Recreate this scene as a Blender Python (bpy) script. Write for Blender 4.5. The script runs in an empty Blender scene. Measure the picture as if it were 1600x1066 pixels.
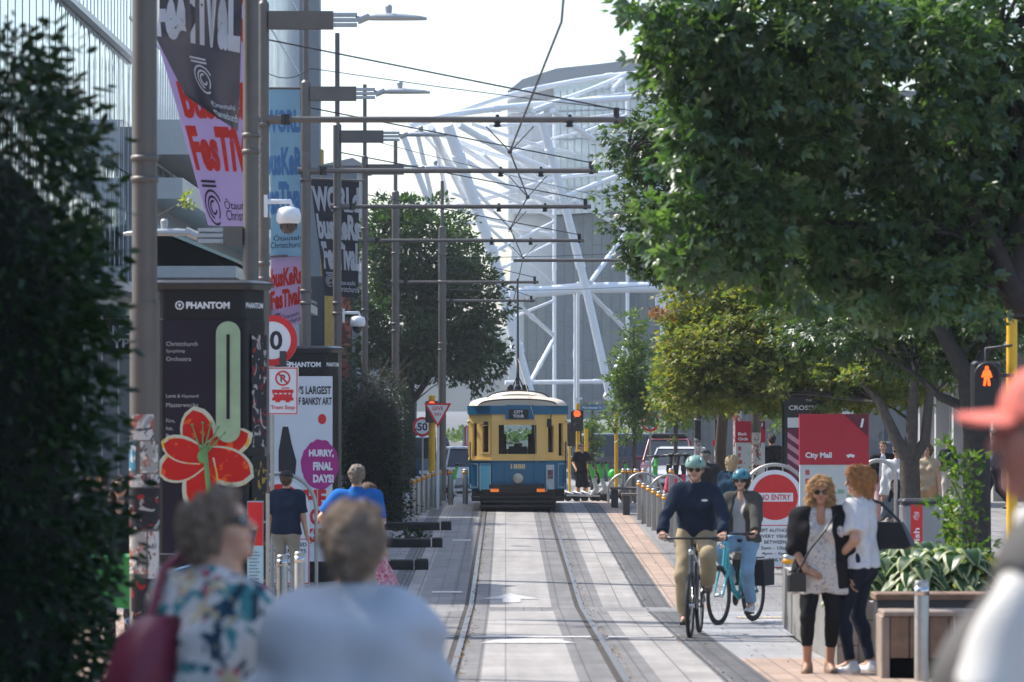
import bpy, math, random
import numpy as np
from mathutils import Vector, Matrix
R = math.radians
SC = bpy.context.scene
COL = SC.collection
# ------------------------------------------------------------------ camera, sky, sun
F, CX, CY, ZC = 6400.0, 790.0, 630.0, 2.65        # focal length in photo pixels, vanishing point, eye level (m)
cam_d = bpy.data.cameras.new('camera'); cam = bpy.data.objects.new('camera', cam_d); COL.objects.link(cam)
cam.location = (0, 0, ZC); cam.rotation_euler = (R(90), 0, 0)
cam_d.sensor_width = 36; cam_d.lens = F/1600*36
cam_d.shift_x = (800-CX)/1600; cam_d.shift_y = (CY-533)/1600
cam_d.clip_start = .5; cam_d.clip_end = 9000
cam_d.dof.use_dof = True; cam_d.dof.focus_distance = 84; cam_d.dof.aperture_fstop = 5.0; cam_d.dof.aperture_blades = 9
SC.camera = cam
SUN_EL, SUN_AZ = R(50), R(-62)                     # azimuth from +Y towards +X
W = bpy.data.worlds.new('World'); SC.world = W; W.use_nodes = True
nt = W.node_tree; bg = nt.nodes['Background']; sky = nt.nodes.new('ShaderNodeTexSky')
sky.sky_type = 'NISHITA'; sky.sun_disc = False; sky.sun_elevation = SUN_EL; sky.sun_rotation = SUN_AZ
sky.air_density = 1.0; sky.dust_density = 2.0; sky.ozone_density = 2.0
nt.links.new(sky.outputs[0], bg.inputs[0]); bg.inputs[1].default_value = .15
sd = bpy.data.lights.new('sun', 'SUN'); sd.energy = 3.4; sd.angle = R(.53); sd.color = (1, .95, .88)
sun = bpy.data.objects.new('sun', sd); COL.objects.link(sun)
to_sun = Vector((math.sin(SUN_AZ)*math.cos(SUN_EL), math.cos(SUN_AZ)*math.cos(SUN_EL), math.sin(SUN_EL)))
sun.rotation_euler = to_sun.to_track_quat('Z', 'Y').to_euler(); sun.location = (-20, 40, 60)
SC.view_settings.view_transform = 'Standard'; SC.view_settings.look = 'None'
SC.view_settings.exposure = 1.0; SC.view_settings.gamma = 1
SC.cycles.max_bounces = 8; SC.cycles.transparent_max_bounces = 8
# ------------------------------------------------------------------ helpers
GP = [(-80, 2.586), (53.3, 0), (86, .304), (90, .33), (95, .33), (110, 0), (130, -.45), (9000, -.45)]
def G(Y):                                          # height of the street along its length
    for (a, za), (b, zb) in zip(GP, GP[1:]):
        if Y <= b: return za+(zb-za)*(Y-a)/(b-a)
    return -.45
def S(Y): return F/Y
def PX(px, Y): return (px-CX)*Y/F
def PZ(py, Y): return ZC-(py-CY)*Y/F
def P(px, py, Y): return Vector((PX(px, Y), Y, PZ(py, Y)))
V = Vector
def tag(o, label=None, cat=None, group=None, kind=None):
    if label: o['label'] = label
    if cat: o['category'] = cat
    if group: o['group'] = group
    if kind: o['kind'] = kind
    return o
def thing(name, label, cat, loc=(0, 0, 0), rz=0, group=None):
    o = bpy.data.objects.new(name, None); COL.objects.link(o); o.location = loc; o.rotation_euler = (0, 0, rz)
    o.empty_display_size = .2
    return tag(o, label, cat, group)
KIDS = {}
def dup(root, loc, rz=0, label=None, group=None):
    def cp(o, par):
        c = o.copy(); COL.objects.link(c)
        if par is not None: c.parent = par; KIDS.setdefault(par.name, []).append(c)
        for ch in KIDS.get(o.name, []): cp(ch, c)
        return c
    r = cp(root, None); r.location = loc; r.rotation_euler = (0, 0, rz)
    if label: r['label'] = label
    if group: r['group'] = group
    return r

def nodes(m):
    m.use_nodes = True; t = m.node_tree; return t, t.nodes, t.links, t.nodes['Principled BSDF']
MATS = {}
def M(name, col, rough=.6, metal=0., var=.12, scale=6., bump=0., spec=.5, emit=0, coat=0, trans=0, bscale=None, detail=5):
    if name in MATS: return MATS[name]
    m = bpy.data.materials.new(name); MATS[name] = m; t, N, L, b = nodes(m)
    b.inputs['Roughness'].default_value = rough; b.inputs['Metallic'].default_value = metal
    b.inputs['Specular IOR Level'].default_value = spec; b.inputs['Coat Weight'].default_value = coat
    tc = N.new('ShaderNodeTexCoord'); nz = N.new('ShaderNodeTexNoise'); nz.inputs['Scale'].default_value = scale; nz.inputs['Detail'].default_value = detail
    L.new(tc.outputs['Object'], nz.inputs['Vector'])
    mp = N.new('ShaderNodeMapRange'); mp.inputs[1].default_value = .25; mp.inputs[2].default_value = .75; mp.inputs[3].default_value = 1-var; mp.inputs[4].default_value = 1+var
    L.new(nz.outputs[0], mp.inputs[0])
    mx = N.new('ShaderNodeMix'); mx.data_type = 'RGBA'; mx.blend_type = 'MULTIPLY'; mx.inputs[0].default_value = 1; mx.inputs[6].default_value = (*col, 1)
    L.new(mp.outputs[0], mx.inputs[7]); L.new(mx.outputs[2], b.inputs['Base Color'])
    if emit: b.inputs['Emission Color'].default_value = (*col, 1); b.inputs['Emission Strength'].default_value = emit
    if bump:
        n2 = N.new('ShaderNodeTexNoise'); n2.inputs['Scale'].default_value = bscale or scale*6; n2.inputs['Detail'].default_value = 6
        L.new(tc.outputs['Object'], n2.inputs['Vector']); bp = N.new('ShaderNodeBump'); bp.inputs['Strength'].default_value = bump; bp.inputs['Distance'].default_value = .02
        L.new(n2.outputs[0], bp.inputs['Height']); L.new(bp.outputs[0], b.inputs['Normal'])
    if trans:
        tr = N.new('ShaderNodeBsdfTranslucent'); L.new(mx.outputs[2], tr.inputs[0]); ms = N.new('ShaderNodeMixShader'); ms.inputs[0].default_value = trans
        L.new(b.outputs[0], ms.inputs[1]); L.new(tr.outputs[0], ms.inputs[2]); L.new(ms.outputs[0], N['Material Output'].inputs[0])
    return m
def M_brick(name, c1, c2, mortar, bw, bh, msize=.008, rot=0, rough=.8, stain=.25, off=.5, plane='XY'):
    if name in MATS: return MATS[name]
    m = bpy.data.materials.new(name); MATS[name] = m; t, N, L, b = nodes(m); b.inputs['Roughness'].default_value = rough
    tc = N.new('ShaderNodeTexCoord'); mp = N.new('ShaderNodeMapping'); mp.inputs['Rotation'].default_value = {'XY': (0, 0, rot), 'XZ': (R(90), 0, 0), 'YZ': (R(90), 0, R(90))}[plane]
    L.new(tc.outputs['Object'], mp.inputs[0])
    br = N.new('ShaderNodeTexBrick'); br.inputs['Color1'].default_value = (*c1, 1); br.inputs['Color2'].default_value = (*c2, 1); br.inputs['Mortar'].default_value = (*mortar, 1)
    br.inputs['Scale'].default_value = 1; br.inputs['Brick Width'].default_value = bw; br.inputs['Row Height'].default_value = bh; br.inputs['Mortar Size'].default_value = msize; br.offset = off
    L.new(mp.outputs[0], br.inputs[0])
    nz = N.new('ShaderNodeTexNoise'); nz.inputs['Scale'].default_value = .9; nz.inputs['Detail'].default_value = 8; nz.inputs['Roughness'].default_value = .7; L.new(tc.outputs['Object'], nz.inputs['Vector'])
    mr = N.new('ShaderNodeMapRange'); mr.inputs[1].default_value = .3; mr.inputs[2].default_value = .7; mr.inputs[3].default_value = 1-stain; mr.inputs[4].default_value = 1+stain*.6; L.new(nz.outputs[0], mr.inputs[0])
    mx = N.new('ShaderNodeMix'); mx.data_type = 'RGBA'; mx.blend_type = 'MULTIPLY'; mx.inputs[0].default_value = 1
    L.new(br.outputs[0], mx.inputs[6]); L.new(mr.outputs[0], mx.inputs[7])
    m2 = N.new('ShaderNodeMapping'); m2.inputs['Scale'].default_value = (3.2, .22, 3); L.new(tc.outputs['Object'], m2.inputs[0]); n2 = N.new('ShaderNodeTexNoise'); n2.inputs['Scale'].default_value = 1; n2.inputs['Detail'].default_value = 7; n2.inputs['Roughness'].default_value = .65; L.new(m2.outputs[0], n2.inputs['Vector'])
    r2 = N.new('ShaderNodeMapRange'); r2.inputs[1].default_value = .32; r2.inputs[2].default_value = .7; r2.inputs[3].default_value = 1-stain*.9; r2.inputs[4].default_value = 1.12; L.new(n2.outputs[0], r2.inputs[0])
    n4 = N.new('ShaderNodeTexVoronoi'); n4.inputs['Scale'].default_value = 5.5; L.new(tc.outputs['Object'], n4.inputs['Vector']); r4 = N.new('ShaderNodeMapRange'); r4.inputs[1].default_value = .05; r4.inputs[2].default_value = .10; r4.inputs[3].default_value = .62; r4.inputs[4].default_value = 1; L.new(n4.outputs['Distance'], r4.inputs[0])
    mm = N.new('ShaderNodeMath'); mm.operation = 'MULTIPLY'; L.new(r2.outputs[0], mm.inputs[0]); L.new(r4.outputs[0], mm.inputs[1])
    mz = N.new('ShaderNodeMix'); mz.data_type = 'RGBA'; mz.blend_type = 'MULTIPLY'; mz.inputs[0].default_value = 1; L.new(mx.outputs[2], mz.inputs[6]); L.new(mm.outputs[0], mz.inputs[7]); L.new(mz.outputs[2], b.inputs['Base Color'])
    n3 = N.new('ShaderNodeTexNoise'); n3.inputs['Scale'].default_value = 60; n3.inputs['Detail'].default_value = 4; L.new(tc.outputs['Object'], n3.inputs['Vector'])
    bp = N.new('ShaderNodeBump'); bp.inputs['Strength'].default_value = .35; bp.inputs['Distance'].default_value = .01; L.new(n3.outputs[0], bp.inputs['Height']); L.new(bp.outputs[0], b.inputs['Normal'])
    return m
def M_leaf(name, col, col2, trans=.45, rough=.35, spec=.5):
    if name in MATS: return MATS[name]
    m = bpy.data.materials.new(name); MATS[name] = m; t, N, L, b = nodes(m); b.inputs['Roughness'].default_value = rough; b.inputs['Specular IOR Level'].default_value = spec
    at = N.new('ShaderNodeAttribute'); at.attribute_name = 'tint'
    mx = N.new('ShaderNodeMix'); mx.data_type = 'RGBA'; mx.inputs[6].default_value = (*col, 1); mx.inputs[7].default_value = (*col2, 1); L.new(at.outputs['Fac'], mx.inputs[0])
    L.new(mx.outputs[2], b.inputs['Base Color'])
    tr = N.new('ShaderNodeBsdfTranslucent'); ga = N.new('ShaderNodeMix'); ga.data_type = 'RGBA'; ga.blend_type = 'MULTIPLY'; ga.inputs[0].default_value = 1; ga.inputs[7].default_value = (1.5, 1.6, .55, 1)
    L.new(mx.outputs[2], ga.inputs[6]); L.new(ga.outputs[2], tr.inputs[0])
    ms = N.new('ShaderNodeMixShader'); ms.inputs[0].default_value = trans; L.new(b.outputs[0], ms.inputs[1]); L.new(tr.outputs[0], ms.inputs[2]); L.new(ms.outputs[0], N['Material Output'].inputs[0])
    return m
def M_glass(name, col, rough=.06, wave=0., metal=.0, spec=.8, wscale=(3, .6, .15)):
    if name in MATS: return MATS[name]
    m = bpy.data.materials.new(name); MATS[name] = m; t, N, L, b = nodes(m)
    b.inputs['Base Color'].default_value = (*col, 1); b.inputs['Roughness'].default_value = rough; b.inputs['Metallic'].default_value = metal; b.inputs['Specular IOR Level'].default_value = spec
    if wave:
        tc = N.new('ShaderNodeTexCoord'); mp = N.new('ShaderNodeMapping'); mp.inputs['Scale'].default_value = wscale; nz = N.new('ShaderNodeTexNoise'); nz.inputs['Scale'].default_value = 1; nz.inputs['Detail'].default_value = 2
        L.new(tc.outputs['Object'], mp.inputs[0]); L.new(mp.outputs[0], nz.inputs['Vector']); bp = N.new('ShaderNodeBump'); bp.inputs['Strength'].default_value = wave; bp.inputs['Distance'].default_value = .3
        L.new(nz.outputs[0], bp.inputs['Height']); L.new(bp.outputs[0], b.inputs['Normal'])
    return m
def M_print(name, base, spots, scale=9., thr=.56, rough=.8, distort=1.5):
    """cloth or paper printed with blotches of several colours"""
    if name in MATS: return MATS[name]
    m = bpy.data.materials.new(name); MATS[name] = m; t, N, L, b = nodes(m); b.inputs['Roughness'].default_value = rough; b.inputs['Specular IOR Level'].default_value = .2
    tc = N.new('ShaderNodeTexCoord'); prev = None
    for i, c in enumerate(spots):
        mp = N.new('ShaderNodeMapping'); mp.inputs['Location'].default_value = (i*3.7, i*1.9, i*5.3); L.new(tc.outputs['Object'], mp.inputs[0])
        nz = N.new('ShaderNodeTexNoise'); nz.inputs['Scale'].default_value = scale; nz.inputs['Detail'].default_value = 2; nz.inputs['Distortion'].default_value = distort; L.new(mp.outputs[0], nz.inputs['Vector'])
        mr = N.new('ShaderNodeMapRange'); mr.inputs[1].default_value = thr; mr.inputs[2].default_value = thr+.02; L.new(nz.outputs[0], mr.inputs[0])
        mx = N.new('ShaderNodeMix'); mx.data_type = 'RGBA'; L.new(mr.outputs[0], mx.inputs[0]); mx.inputs[7].default_value = (*c, 1)
        if prev is None: mx.inputs[6].default_value = (*base, 1)
        else: L.new(prev.outputs[2], mx.inputs[6])
        prev = mx
    L.new(prev.outputs[2], b.inputs['Base Color'])
    return m

def frame_of(d):
    d = d.normalized(); a = V((0, 0, 1)) if abs(d.z) < .9 else V((1, 0, 0))
    u = d.cross(a).normalized(); return u, d.cross(u).normalized()
class MB:
    def __init__(s): s.v = []; s.f = []; s.m = []; s.mi = 0; s.sm = []
    def mat(s, i): s.mi = i; return s
    def _add(s, vs, fs, smooth=False):
        o = len(s.v); s.v += [tuple(v) for v in vs]
        for f in fs: s.f.append(tuple(i+o for i in f)); s.m.append(s.mi); s.sm.append(smooth)
        return s
    def box(s, x0, x1, y0, y1, z0, z1, rz=0, c=None):
        vs = [V((x, y, z)) for z in (z0, z1) for x, y in ((x0, y0), (x1, y0), (x1, y1), (x0, y1))]
        if rz:
            c = V(c) if c else V(((x0+x1)/2, (y0+y1)/2, 0)); r = Matrix.Rotation(rz, 3, 'Z'); vs = [r@(v-c)+c for v in vs]
        return s._add(vs, [(3, 2, 1, 0), (4, 5, 6, 7), (0, 1, 5, 4), (1, 2, 6, 5), (2, 3, 7, 6), (3, 0, 4, 7)])
    def bev(s, x0, x1, y0, y1, z0, z1, b=.02):
        """box with chamfered vertical and top edges"""
        def ring(i, z): return [(x0+i+b, y0+i, z), (x1-i-b, y0+i, z), (x1-i, y0+i+b, z), (x1-i, y1-i-b, z), (x1-i-b, y1-i, z), (x0+i+b, y1-i, z), (x0+i, y1-i-b, z), (x0+i, y0+i+b, z)]
        return s.loft([ring(0, z0), ring(0, z1-b), ring(b, z1)], cap=True)
    def loft(s, rings, cap=True, smooth=False, closed=True):
        n = len(rings[0]); vs = [p for r in rings for p in r]; fs = []
        for i in range(len(rings)-1):
            for j in range(n if closed else n-1):
                k = (j+1) % n; fs.append((i*n+j, i*n+k, (i+1)*n+k, (i+1)*n+j))
        s._add(vs, fs, smooth)
        if cap and closed: s._add(rings[0], [tuple(range(n-1, -1, -1))]); s._add(rings[-1], [tuple(range(n))])
        return s
    def tube(s, pts, r, n=10, cap=True, smooth=True):
        pts = [V(p) for p in pts]; rs = r if isinstance(r, (list, tuple)) else [r]*len(pts); rings = []; pu = None
        for i, p in enumerate(pts):
            d = (pts[min(i+1, len(pts)-1)]-pts[max(i-1, 0)])
            if d.length < 1e-9: d = V((0, 0, 1))
            d.normalize()
            if pu is None: u, w = frame_of(d)
            else:
                u = (pu-d*pu.dot(d)).normalized(); w = d.cross(u)
            pu = u; rings.append([p+(u*math.cos(2*math.pi*k/n)+w*math.sin(2*math.pi*k/n))*rs[i] for k in range(n)])
        return s.loft(rings, cap, smooth)
    def cyl(s, x, y, z0, z1, r, r2=None, n=16): return s.tube([(x, y, z0), (x, y, z1)], [r, r2 if r2 is not None else r], n)
    def lathe(s, prof, c=(0, 0, 0), n=20, axis='Z', smooth=True):
        c = V(c); rings = []
        for r, h in prof:
            ring = []
            for k in range(n):
                a = 2*math.pi*k/n; x, y = r*math.cos(a), r*math.sin(a)
                ring.append(c+(V((x, y, h)) if axis == 'Z' else V((x, h, y)) if axis == 'Y' else V((h, x, y))))
            if axis == 'Y': ring.reverse()
            rings.append(ring)
        return s.loft(rings, True, smooth)
    def prism(s, poly, y0, y1, plane='XZ'):
        """polygon extruded along the third axis"""
        def q(p, d): return {'XZ': (p[0], d, p[1]), 'YZ': (d, p[0], p[1]), 'XY': (p[0], p[1], d)}[plane]
        return s.loft([[q(p, y0) for p in poly], [q(p, y1) for p in poly]])
    def flat(s, pts): return s._add(pts, [tuple(range(len(pts)))])
    def torus(s, c, R1, r, axis='X', n=32, m=8, a0=0, a1=2*math.pi):
        c = V(c); full = abs(a1-a0-2*math.pi) < 1e-6; pts = []
        for k in range(n+1):
            a = a0+(a1-a0)*k/n; x, y = R1*math.cos(a), R1*math.sin(a); pts.append(c+(V((0, x, y)) if axis == 'X' else V((x, 0, y)) if axis == 'Y' else V((x, y, 0))))
        if full: pts[-1] = pts[0]
        rings = []
        for k, p in enumerate(pts):
            rd = (p-c).normalized(); ax = V((1, 0, 0)) if axis == 'X' else V((0, 1, 0)) if axis == 'Y' else V((0, 0, 1))
            rings.append([p+(rd*math.cos(2*math.pi*j/m)+ax*math.sin(2*math.pi*j/m))*r for j in range(m)])
        return s.loft(rings, not full, True)
    def ball(s, c, r, n=12, sc=(1, 1, 1)):
        c = V(c); m = n//2+1; rings = []
        for i in range(m+1):
            a = math.pi*(i/m)*.98+.01*math.pi; rings.append([c+V((r*sc[0]*math.sin(a)*math.cos(2*math.pi*k/n), r*sc[1]*math.sin(a)*math.sin(2*math.pi*k/n), -r*sc[2]*math.cos(a))) for k in range(n)])
        return s.loft(rings, True, True)
    def raw(s, vs, fs, smooth=False): return s._add(vs, fs, smooth)
    def text(s, body, fn, w=None, h=None, bold=0., size=1., align='C', squash=True):
        """lettering mapped by fn(u, v): fitted to width w and/or height h, centred (align C) or left (L)"""
        vs, fs = text_mesh(body, bold); x0, x1, y0, y1 = vs[:, 0].min(), vs[:, 0].max(), vs[:, 1].min(), vs[:, 1].max()
        sx = w/(x1-x0) if w else None; sy = h/(y1-y0) if h else None
        if sx is None: sx = sy or size
        if sy is None: sy = sx
        ox = (x0+x1)/2 if align == 'C' else x0
        return s._add([fn((x-ox)*sx, (y-(y0+y1)/2)*sy) for x, y in vs], fs)
    def build(s, name, mats, parent=None, loc=None, rz=0):
        me = bpy.data.meshes.new(name); me.from_pydata(s.v, [], s.f)
        for m in (mats if isinstance(mats, (list, tuple)) else [mats]): me.materials.append(m)
        me.polygons.foreach_set('material_index', s.m); me.polygons.foreach_set('use_smooth', s.sm); me.update()
        return link(name, me, parent, loc, rz)
def link(name, me, parent=None, loc=None, rz=0):
    o = bpy.data.objects.new(name, me); COL.objects.link(o)
    if parent is not None: o.parent = parent; KIDS.setdefault(parent.name, []).append(o)
    if loc is not None: o.location = loc
    if rz: o.rotation_euler = (0, 0, rz)
    return o
TXT = {}
def text_mesh(body, bold=0.):
    k = (body, bold)
    if k in TXT: return TXT[k]
    cu = bpy.data.curves.new('t', 'FONT'); cu.body = body; cu.size = 1; cu.offset = bold; cu.resolution_u = 3
    ob = bpy.data.objects.new('t', cu); me = ob.to_mesh()
    vs = np.array([v.co[:2] for v in me.vertices]); fs = [tuple(p.vertices) for p in me.polygons]
    ob.to_mesh_clear(); bpy.data.objects.remove(ob); bpy.data.curves.remove(cu)
    TXT[k] = (vs, fs); return TXT[k]
def onXZ(x, y, z): return lambda u, v: (x+u, y, z+v)          # on a face towards the camera
def grid_plane(nx, nz, fn):
    vs = [fn(i/nx, j/nz) for j in range(nz+1) for i in range(nx+1)]; n = nx+1
    return vs, [(j*n+i, j*n+i+1, (j+1)*n+i+1, (j+1)*n+i) for j in range(nz) for i in range(nx)]
# common materials
steel = M('brushed steel', (.42, .40, .37), .42, .75, .1, 12); polem = M('bronze grey pole paint', (.135, .122, .11), .5, .3, .1, 4)
lampm = M('pale grey lamp metal', (.42, .44, .45), .45, .3, .06); black = M('black plastic', (.012, .012, .014), .4, 0, .2); white = M('white paint', (.78, .79, .8), .45, 0, .05)
yellowp = M('yellow pole paint', (.75, .42, .02), .4, 0, .1); redp = M('red sign paint', (.62, .015, .02), .4, 0, .06); orange = M('orange reflective band', (.9, .36, .01), .4, 0, .08)
rubber = M('black rubber', (.018, .018, .018), .8, 0, .2); chrome = M('bright metal', (.6, .6, .6), .25, 1, .05); dkmetal = M('dark metal', (.05, .05, .055), .5, .4, .15)
signw = M('white sign face', (.72, .73, .74), .45, 0, .05); ink = M('black ink', (.015, .015, .018), .6, 0, .1)
# ------------------------------------------------------------------ ground, paving, rails
YS = sorted({a for a, _ in GP if -80 <= a <= 400} | {float(y) for y in range(-10, 180, 4)} | {87.0, 88.5, 89.0, 91.0, 92.0, 93.0, 96.0, 97.0, 99.0, 101.0, 51.5, 52.5, 54.0, 55.0})
def strip(name, x0, x1, mat, y0, y1, dz=.004, kind='structure', wob=None, nx=1):
    ys = [y0]+[y for y in YS if y0 < y < y1]+[y1]; b = MB(); vs = []; fs = []
    for y in ys:
        for i in range(nx+1): vs.append((x0+(x1-x0)*i/nx+(wob(y) if wob else 0), y, G(y)+dz))
    n = nx+1
    for j in range(len(ys)-1):
        for i in range(nx): fs.append((j*n+i, j*n+i+1, (j+1)*n+i+1, (j+1)*n+i))
    b.raw(vs, fs); o = b.build(name, mat); tag(o, kind=kind); return o
gm = MB()
ysg = [-60, 0, 53.3, 86, 90, 95, 110, 130, 400, 4500]
vs = []; fs = []
for y in ysg:
    for x in (-2500, -60, 60, 2500): vs.append((x, y, G(y)-.006))
for j in range(len(ysg)-1):
    for i in range(3): fs.append((j*4+i, j*4+i+1, (j+1)*4+i+1, (j+1)*4+i))
gm.raw(vs, fs); tag(gm.build('ground', M('asphalt', (.10, .10, .10), .9, 0, .3, .7, .4)), kind='structure')
pv_slab = M_brick('pale granite slabs', (.335, .312, .286), (.295, .276, .254), (.17, .162, .155), 1.9, .8, .008, R(90), stain=.22)
pv_slab2 = M_brick('pale stone pavers', (.335, .312, .286), (.27, .252, .234), (.12, .115, .11), 1.2, .3, .008, R(90), stain=.25)
pv_dark = M_brick('dark basalt setts', (.105, .102, .10), (.085, .083, .082), (.045, .045, .045), .3, .15, .010, R(90), stain=.3)
pv_grey = M_brick('mid grey stone pavers', (.235, .227, .218), (.195, .189, .183), (.09, .09, .088), .6, .3, .009, 0, stain=.25)
pv_lgrey = M_brick('blue grey flagstones', (.295, .295, .297), (.25, .25, .253), (.12, .12, .12), 1.2, .6, .009, 0, stain=.2)
pv_sand = M_brick('sandy clay pavers', (.40, .285, .215), (.32, .225, .165), (.17, .13, .105), .4, .2, .009, R(90), stain=.18)
pv_rail = M_brick('grey setts beside rail', (.185, .176, .168), (.16, .152, .146), (.095, .09, .086), .5, .23, .010, R(90), stain=.3)
drain = M_brick('slotted drain', (.16, .157, .155), (.09, .088, .086), (.035, .035, .035), .5, .06, .014, R(90), stain=.2)
railm = M('worn rail steel', (.17, .15, .13), .42, .6, .25, 20); groove = M('rail groove dirt', (.045, .036, .028), .9, 0, .5, 9, .5)
tc = .267
Y0, Y1, Yn = 4, 122, 53.0
def across(y0, y1, lay, name='pavement'):
    for x0, x1, m in lay: strip(name, x0, x1, m, y0, y1)
track = [(tc-1.64, tc-1.42, pv_slab2), (tc-1.42, tc-1.0, pv_grey), (tc-1.0, tc-.80, pv_rail), (tc-.66, tc-.47, pv_rail), (tc-.47, tc+.33, pv_slab), (tc+.33, tc+.63, pv_rail), (tc+.80, tc+1.0, pv_rail), (tc+1.0, tc+1.5, pv_slab2)]
across(Yn, Y1, [(-14, tc-1.9, pv_grey), (tc-1.9, tc-1.78, pv_dark), (tc-1.78, tc-1.64, drain)]+track+[(tc+1.5, tc+1.58, drain), (tc+1.58, tc+1.88, pv_dark), (tc+1.88, 2.62, pv_sand), (2.62, 16, pv_grey)])
across(51.3, Yn, [(-14, tc-.80, pv_grey), (tc-.66, tc+.63, pv_dark.copy() if False else pv_rail), (tc+.80, 16, pv_grey)])
across(Y0, 51.3, [(-14, -2.3, pv_sand), (-2.3, tc-1.9, pv_lgrey), (tc-1.9, tc-1.64, pv_slab2)]+track+[(tc+1.5, tc+1.58, drain), (tc+1.58, tc+1.88, pv_dark)])
across(37.6, 51.3, [(tc+1.88, 16, pv_lgrey)]); across(Y0, 37.6, [(tc+1.88, 16, pv_sand)])
for sx in (-.7175, .7175):
    x = tc+sx
    strip('tram_rail', x-.030, x+.030, railm, Y0, Y1, .012); strip('rail_groove', x-.0825, x-.030, groove, Y0, Y1, -.002); strip('rail_groove', x+.030, x+.0825, groove if sx < 0 else pv_rail, Y0, Y1, -.001)
strip('road', -60, 60, M('street asphalt', (.26, .26, .255), .9, 0, .2, 1.2, .4), Y1, 175, .004)
paintw = M('worn white road paint', (.44, .43, .41), .75, 0, .35, 14)
def marking(pts, y_c):
    b = MB(); b.flat([(x, y, G(y)+.011) for x, y in pts]); tag(b.build('road_marking', paintw), kind='structure')
for seg in ((-.92, -.545), (-.36, .89), (1.07, 1.72)): marking([(seg[0], 42.5), (seg[1], 42.5), (seg[1], 42.9), (seg[0], 42.9)], 42.7)
marking([(-.04, 54.1), (.20, 54.1), (.20, 54.9), (.46, 54.9), (.06, 56.2), (-.32, 54.9), (-.04, 54.9)], 55)
marking([(-.25, 41.0), (.7, 41.0), (.55, 41.9), (.2, 42.2), (-.1, 41.9)], 41)
marking([(-1.02, 56.4), (-.6, 56.4), (-.6, 56.8), (-1.02, 56.8)], 56); marking([(-.95, 73), (-.62, 73), (-.62, 73.6), (-.95, 73.6)], 73)
tact = M_brick('cream tactile paving', (.55, .47, .32), (.5, .42, .28), (.3, .26, .2), .06, .06, .012, 0, stain=.1, off=0)
strip('tactile_paving', 2.75, 4.6, tact, 48.6, 49.1, .012); strip('tactile_paving', -2.2, -1.75, tact, 50.2, 50.7, .012)
# far rise behind the street
hb = MB(); rnd = random.Random(3); pts = [(-420+i*14, 1500, -1+22*math.sin(i*.13+1)**2*.5+rnd.uniform(0, 3.)+5) for i in range(62)]
hb.loft([[(x, y, -2) for x, y, z in pts], [(x, y, z) for x, y, z in pts], [(x, y+260, z+18) for x, y, z in pts], [(x, y+700, -2) for x, y, z in pts]], cap=False, closed=False)
tag(hb.build('hills', M('wooded hillside', (.06, .085, .05), .95, 0, .5, .02, .3)), kind='structure')

# ------------------------------------------------------------------ buildings on the left
glassA = M_glass('rippled curtain glass', (.60, .68, .72), .05, .10, .9, wscale=(1, 1.3, .22)); glassB = M_glass('pale ribbed glass', (.80, .84, .86), .12, .06, .8, wscale=(1, 1.3, .22))
darkglass = M_glass('dark shop glass', (.012, .030, .036), .08, .02, 0); mull = M('pale aluminium', (.46, .47, .47), .4, .4, .05); clad = M('grey metal cladding', (.21, .23, .25), .55, .2, .06, 2)
concm = M('pale concrete', (.36, .35, .335), .85, 0, .12, 1.5, .2); darkwall = M('charcoal wall', (.045, .048, .052), .7, 0, .15, 2)
def windows(root, rects, X, face, pane=darkglass, fr=mull, t=.06):
    """framed windows on a wall in the plane x = X looking along face; rects are (y0, y1, z0, z1)"""
    for y0, y1, z0, z1 in rects:
        b = MB(); a, c = sorted((X, X+face*t))
        b.box(a, c, y0, y1, z0, z0+t).box(a, c, y0, y1, z1-t, z1).box(a, c, y0, y0+t, z0+t, z1-t).box(a, c, y1-t, y1, z0+t, z1-t)
        w = b.build('window', fr, root); p = MB(); a, c = sorted((X, X+face*t*.4)); p.box(a, c, y0+t, y1-t, z0+t, z1-t); p.build('pane', pane, w)
g = thing('glass_building', 'left building with rippled glass curtain wall and a sloping roof edge, behind the big hedge', 'building', (-8, 58, 0))
b = MB(); b.box(-14, -.12, 0, 30, 0, 9.85); b.build('wall', darkwall, g)
b = MB()
for i in range(30):
    for j, (z0, z1) in enumerate(((5.2, 7.5), (7.54, 9.9))): b.box(-.10, -.02, i+.004, i+.996, z0, z1)
b.build('curtain_wall', glassA, g)
b = MB()
for i in range(31): b.box(-.019, -.012, i-.02, i+.02, 5.21, 9.9)
b.build('mullion', mull, g)
b = MB(); b.box(-.3, .14, -.1, 30.1, 9.93, 10.05); b.build('roof_edge', mull, g)
b = MB(); b.box(-.1, .9, 6, 30, 4.75, 4.95).box(-.1, .5, 6, 30, 4.4, 4.74); b.build('canopy', mull, g)
windows(g, [(1+i*2.4, 3.2+i*2.4, .35, 4.2) for i in range(12)], -.11, 1)
b = MB()
b.box(-6, -1.0, .5, 5, 9.9, 12.2); b.build('roof_plant', clad, g)  # unseen box added on the roof to throw shade across the track
for i in range(9): b = MB(); b.box(.02, .3, .2+i*3.3, .55+i*3.3, 0, 4.38); b.build('column', concm, g)
g = thing('podium_building', 'left building with stacked pale canopy bands over dark teal windows, behind the purple banners', 'building', (-7.7, 88.2, 0))
b = MB(); b.box(-12, -.1, 0, 38, 0, 8.6); b.build('wall', clad, g)
b = MB()
for z0, z1, d in ((8.0, 8.75, .9), (7.05, 7.5, .75), (5.35, 5.6, 1.9)): b.box(-.1, d, -.1, 38.1, z0, z1)
b.build('canopy', mull, g)
b = MB(); b.loft([[(-.1, y, 6.6), (1.9, y, 5.75), (1.9, y, 5.68), (-.1, y, 6.5)] for y in (0, 38)]); b.build('glass_awning', M_glass('greenish awning glass', (.30, .40, .38), .15, .05, .3), g)
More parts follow.
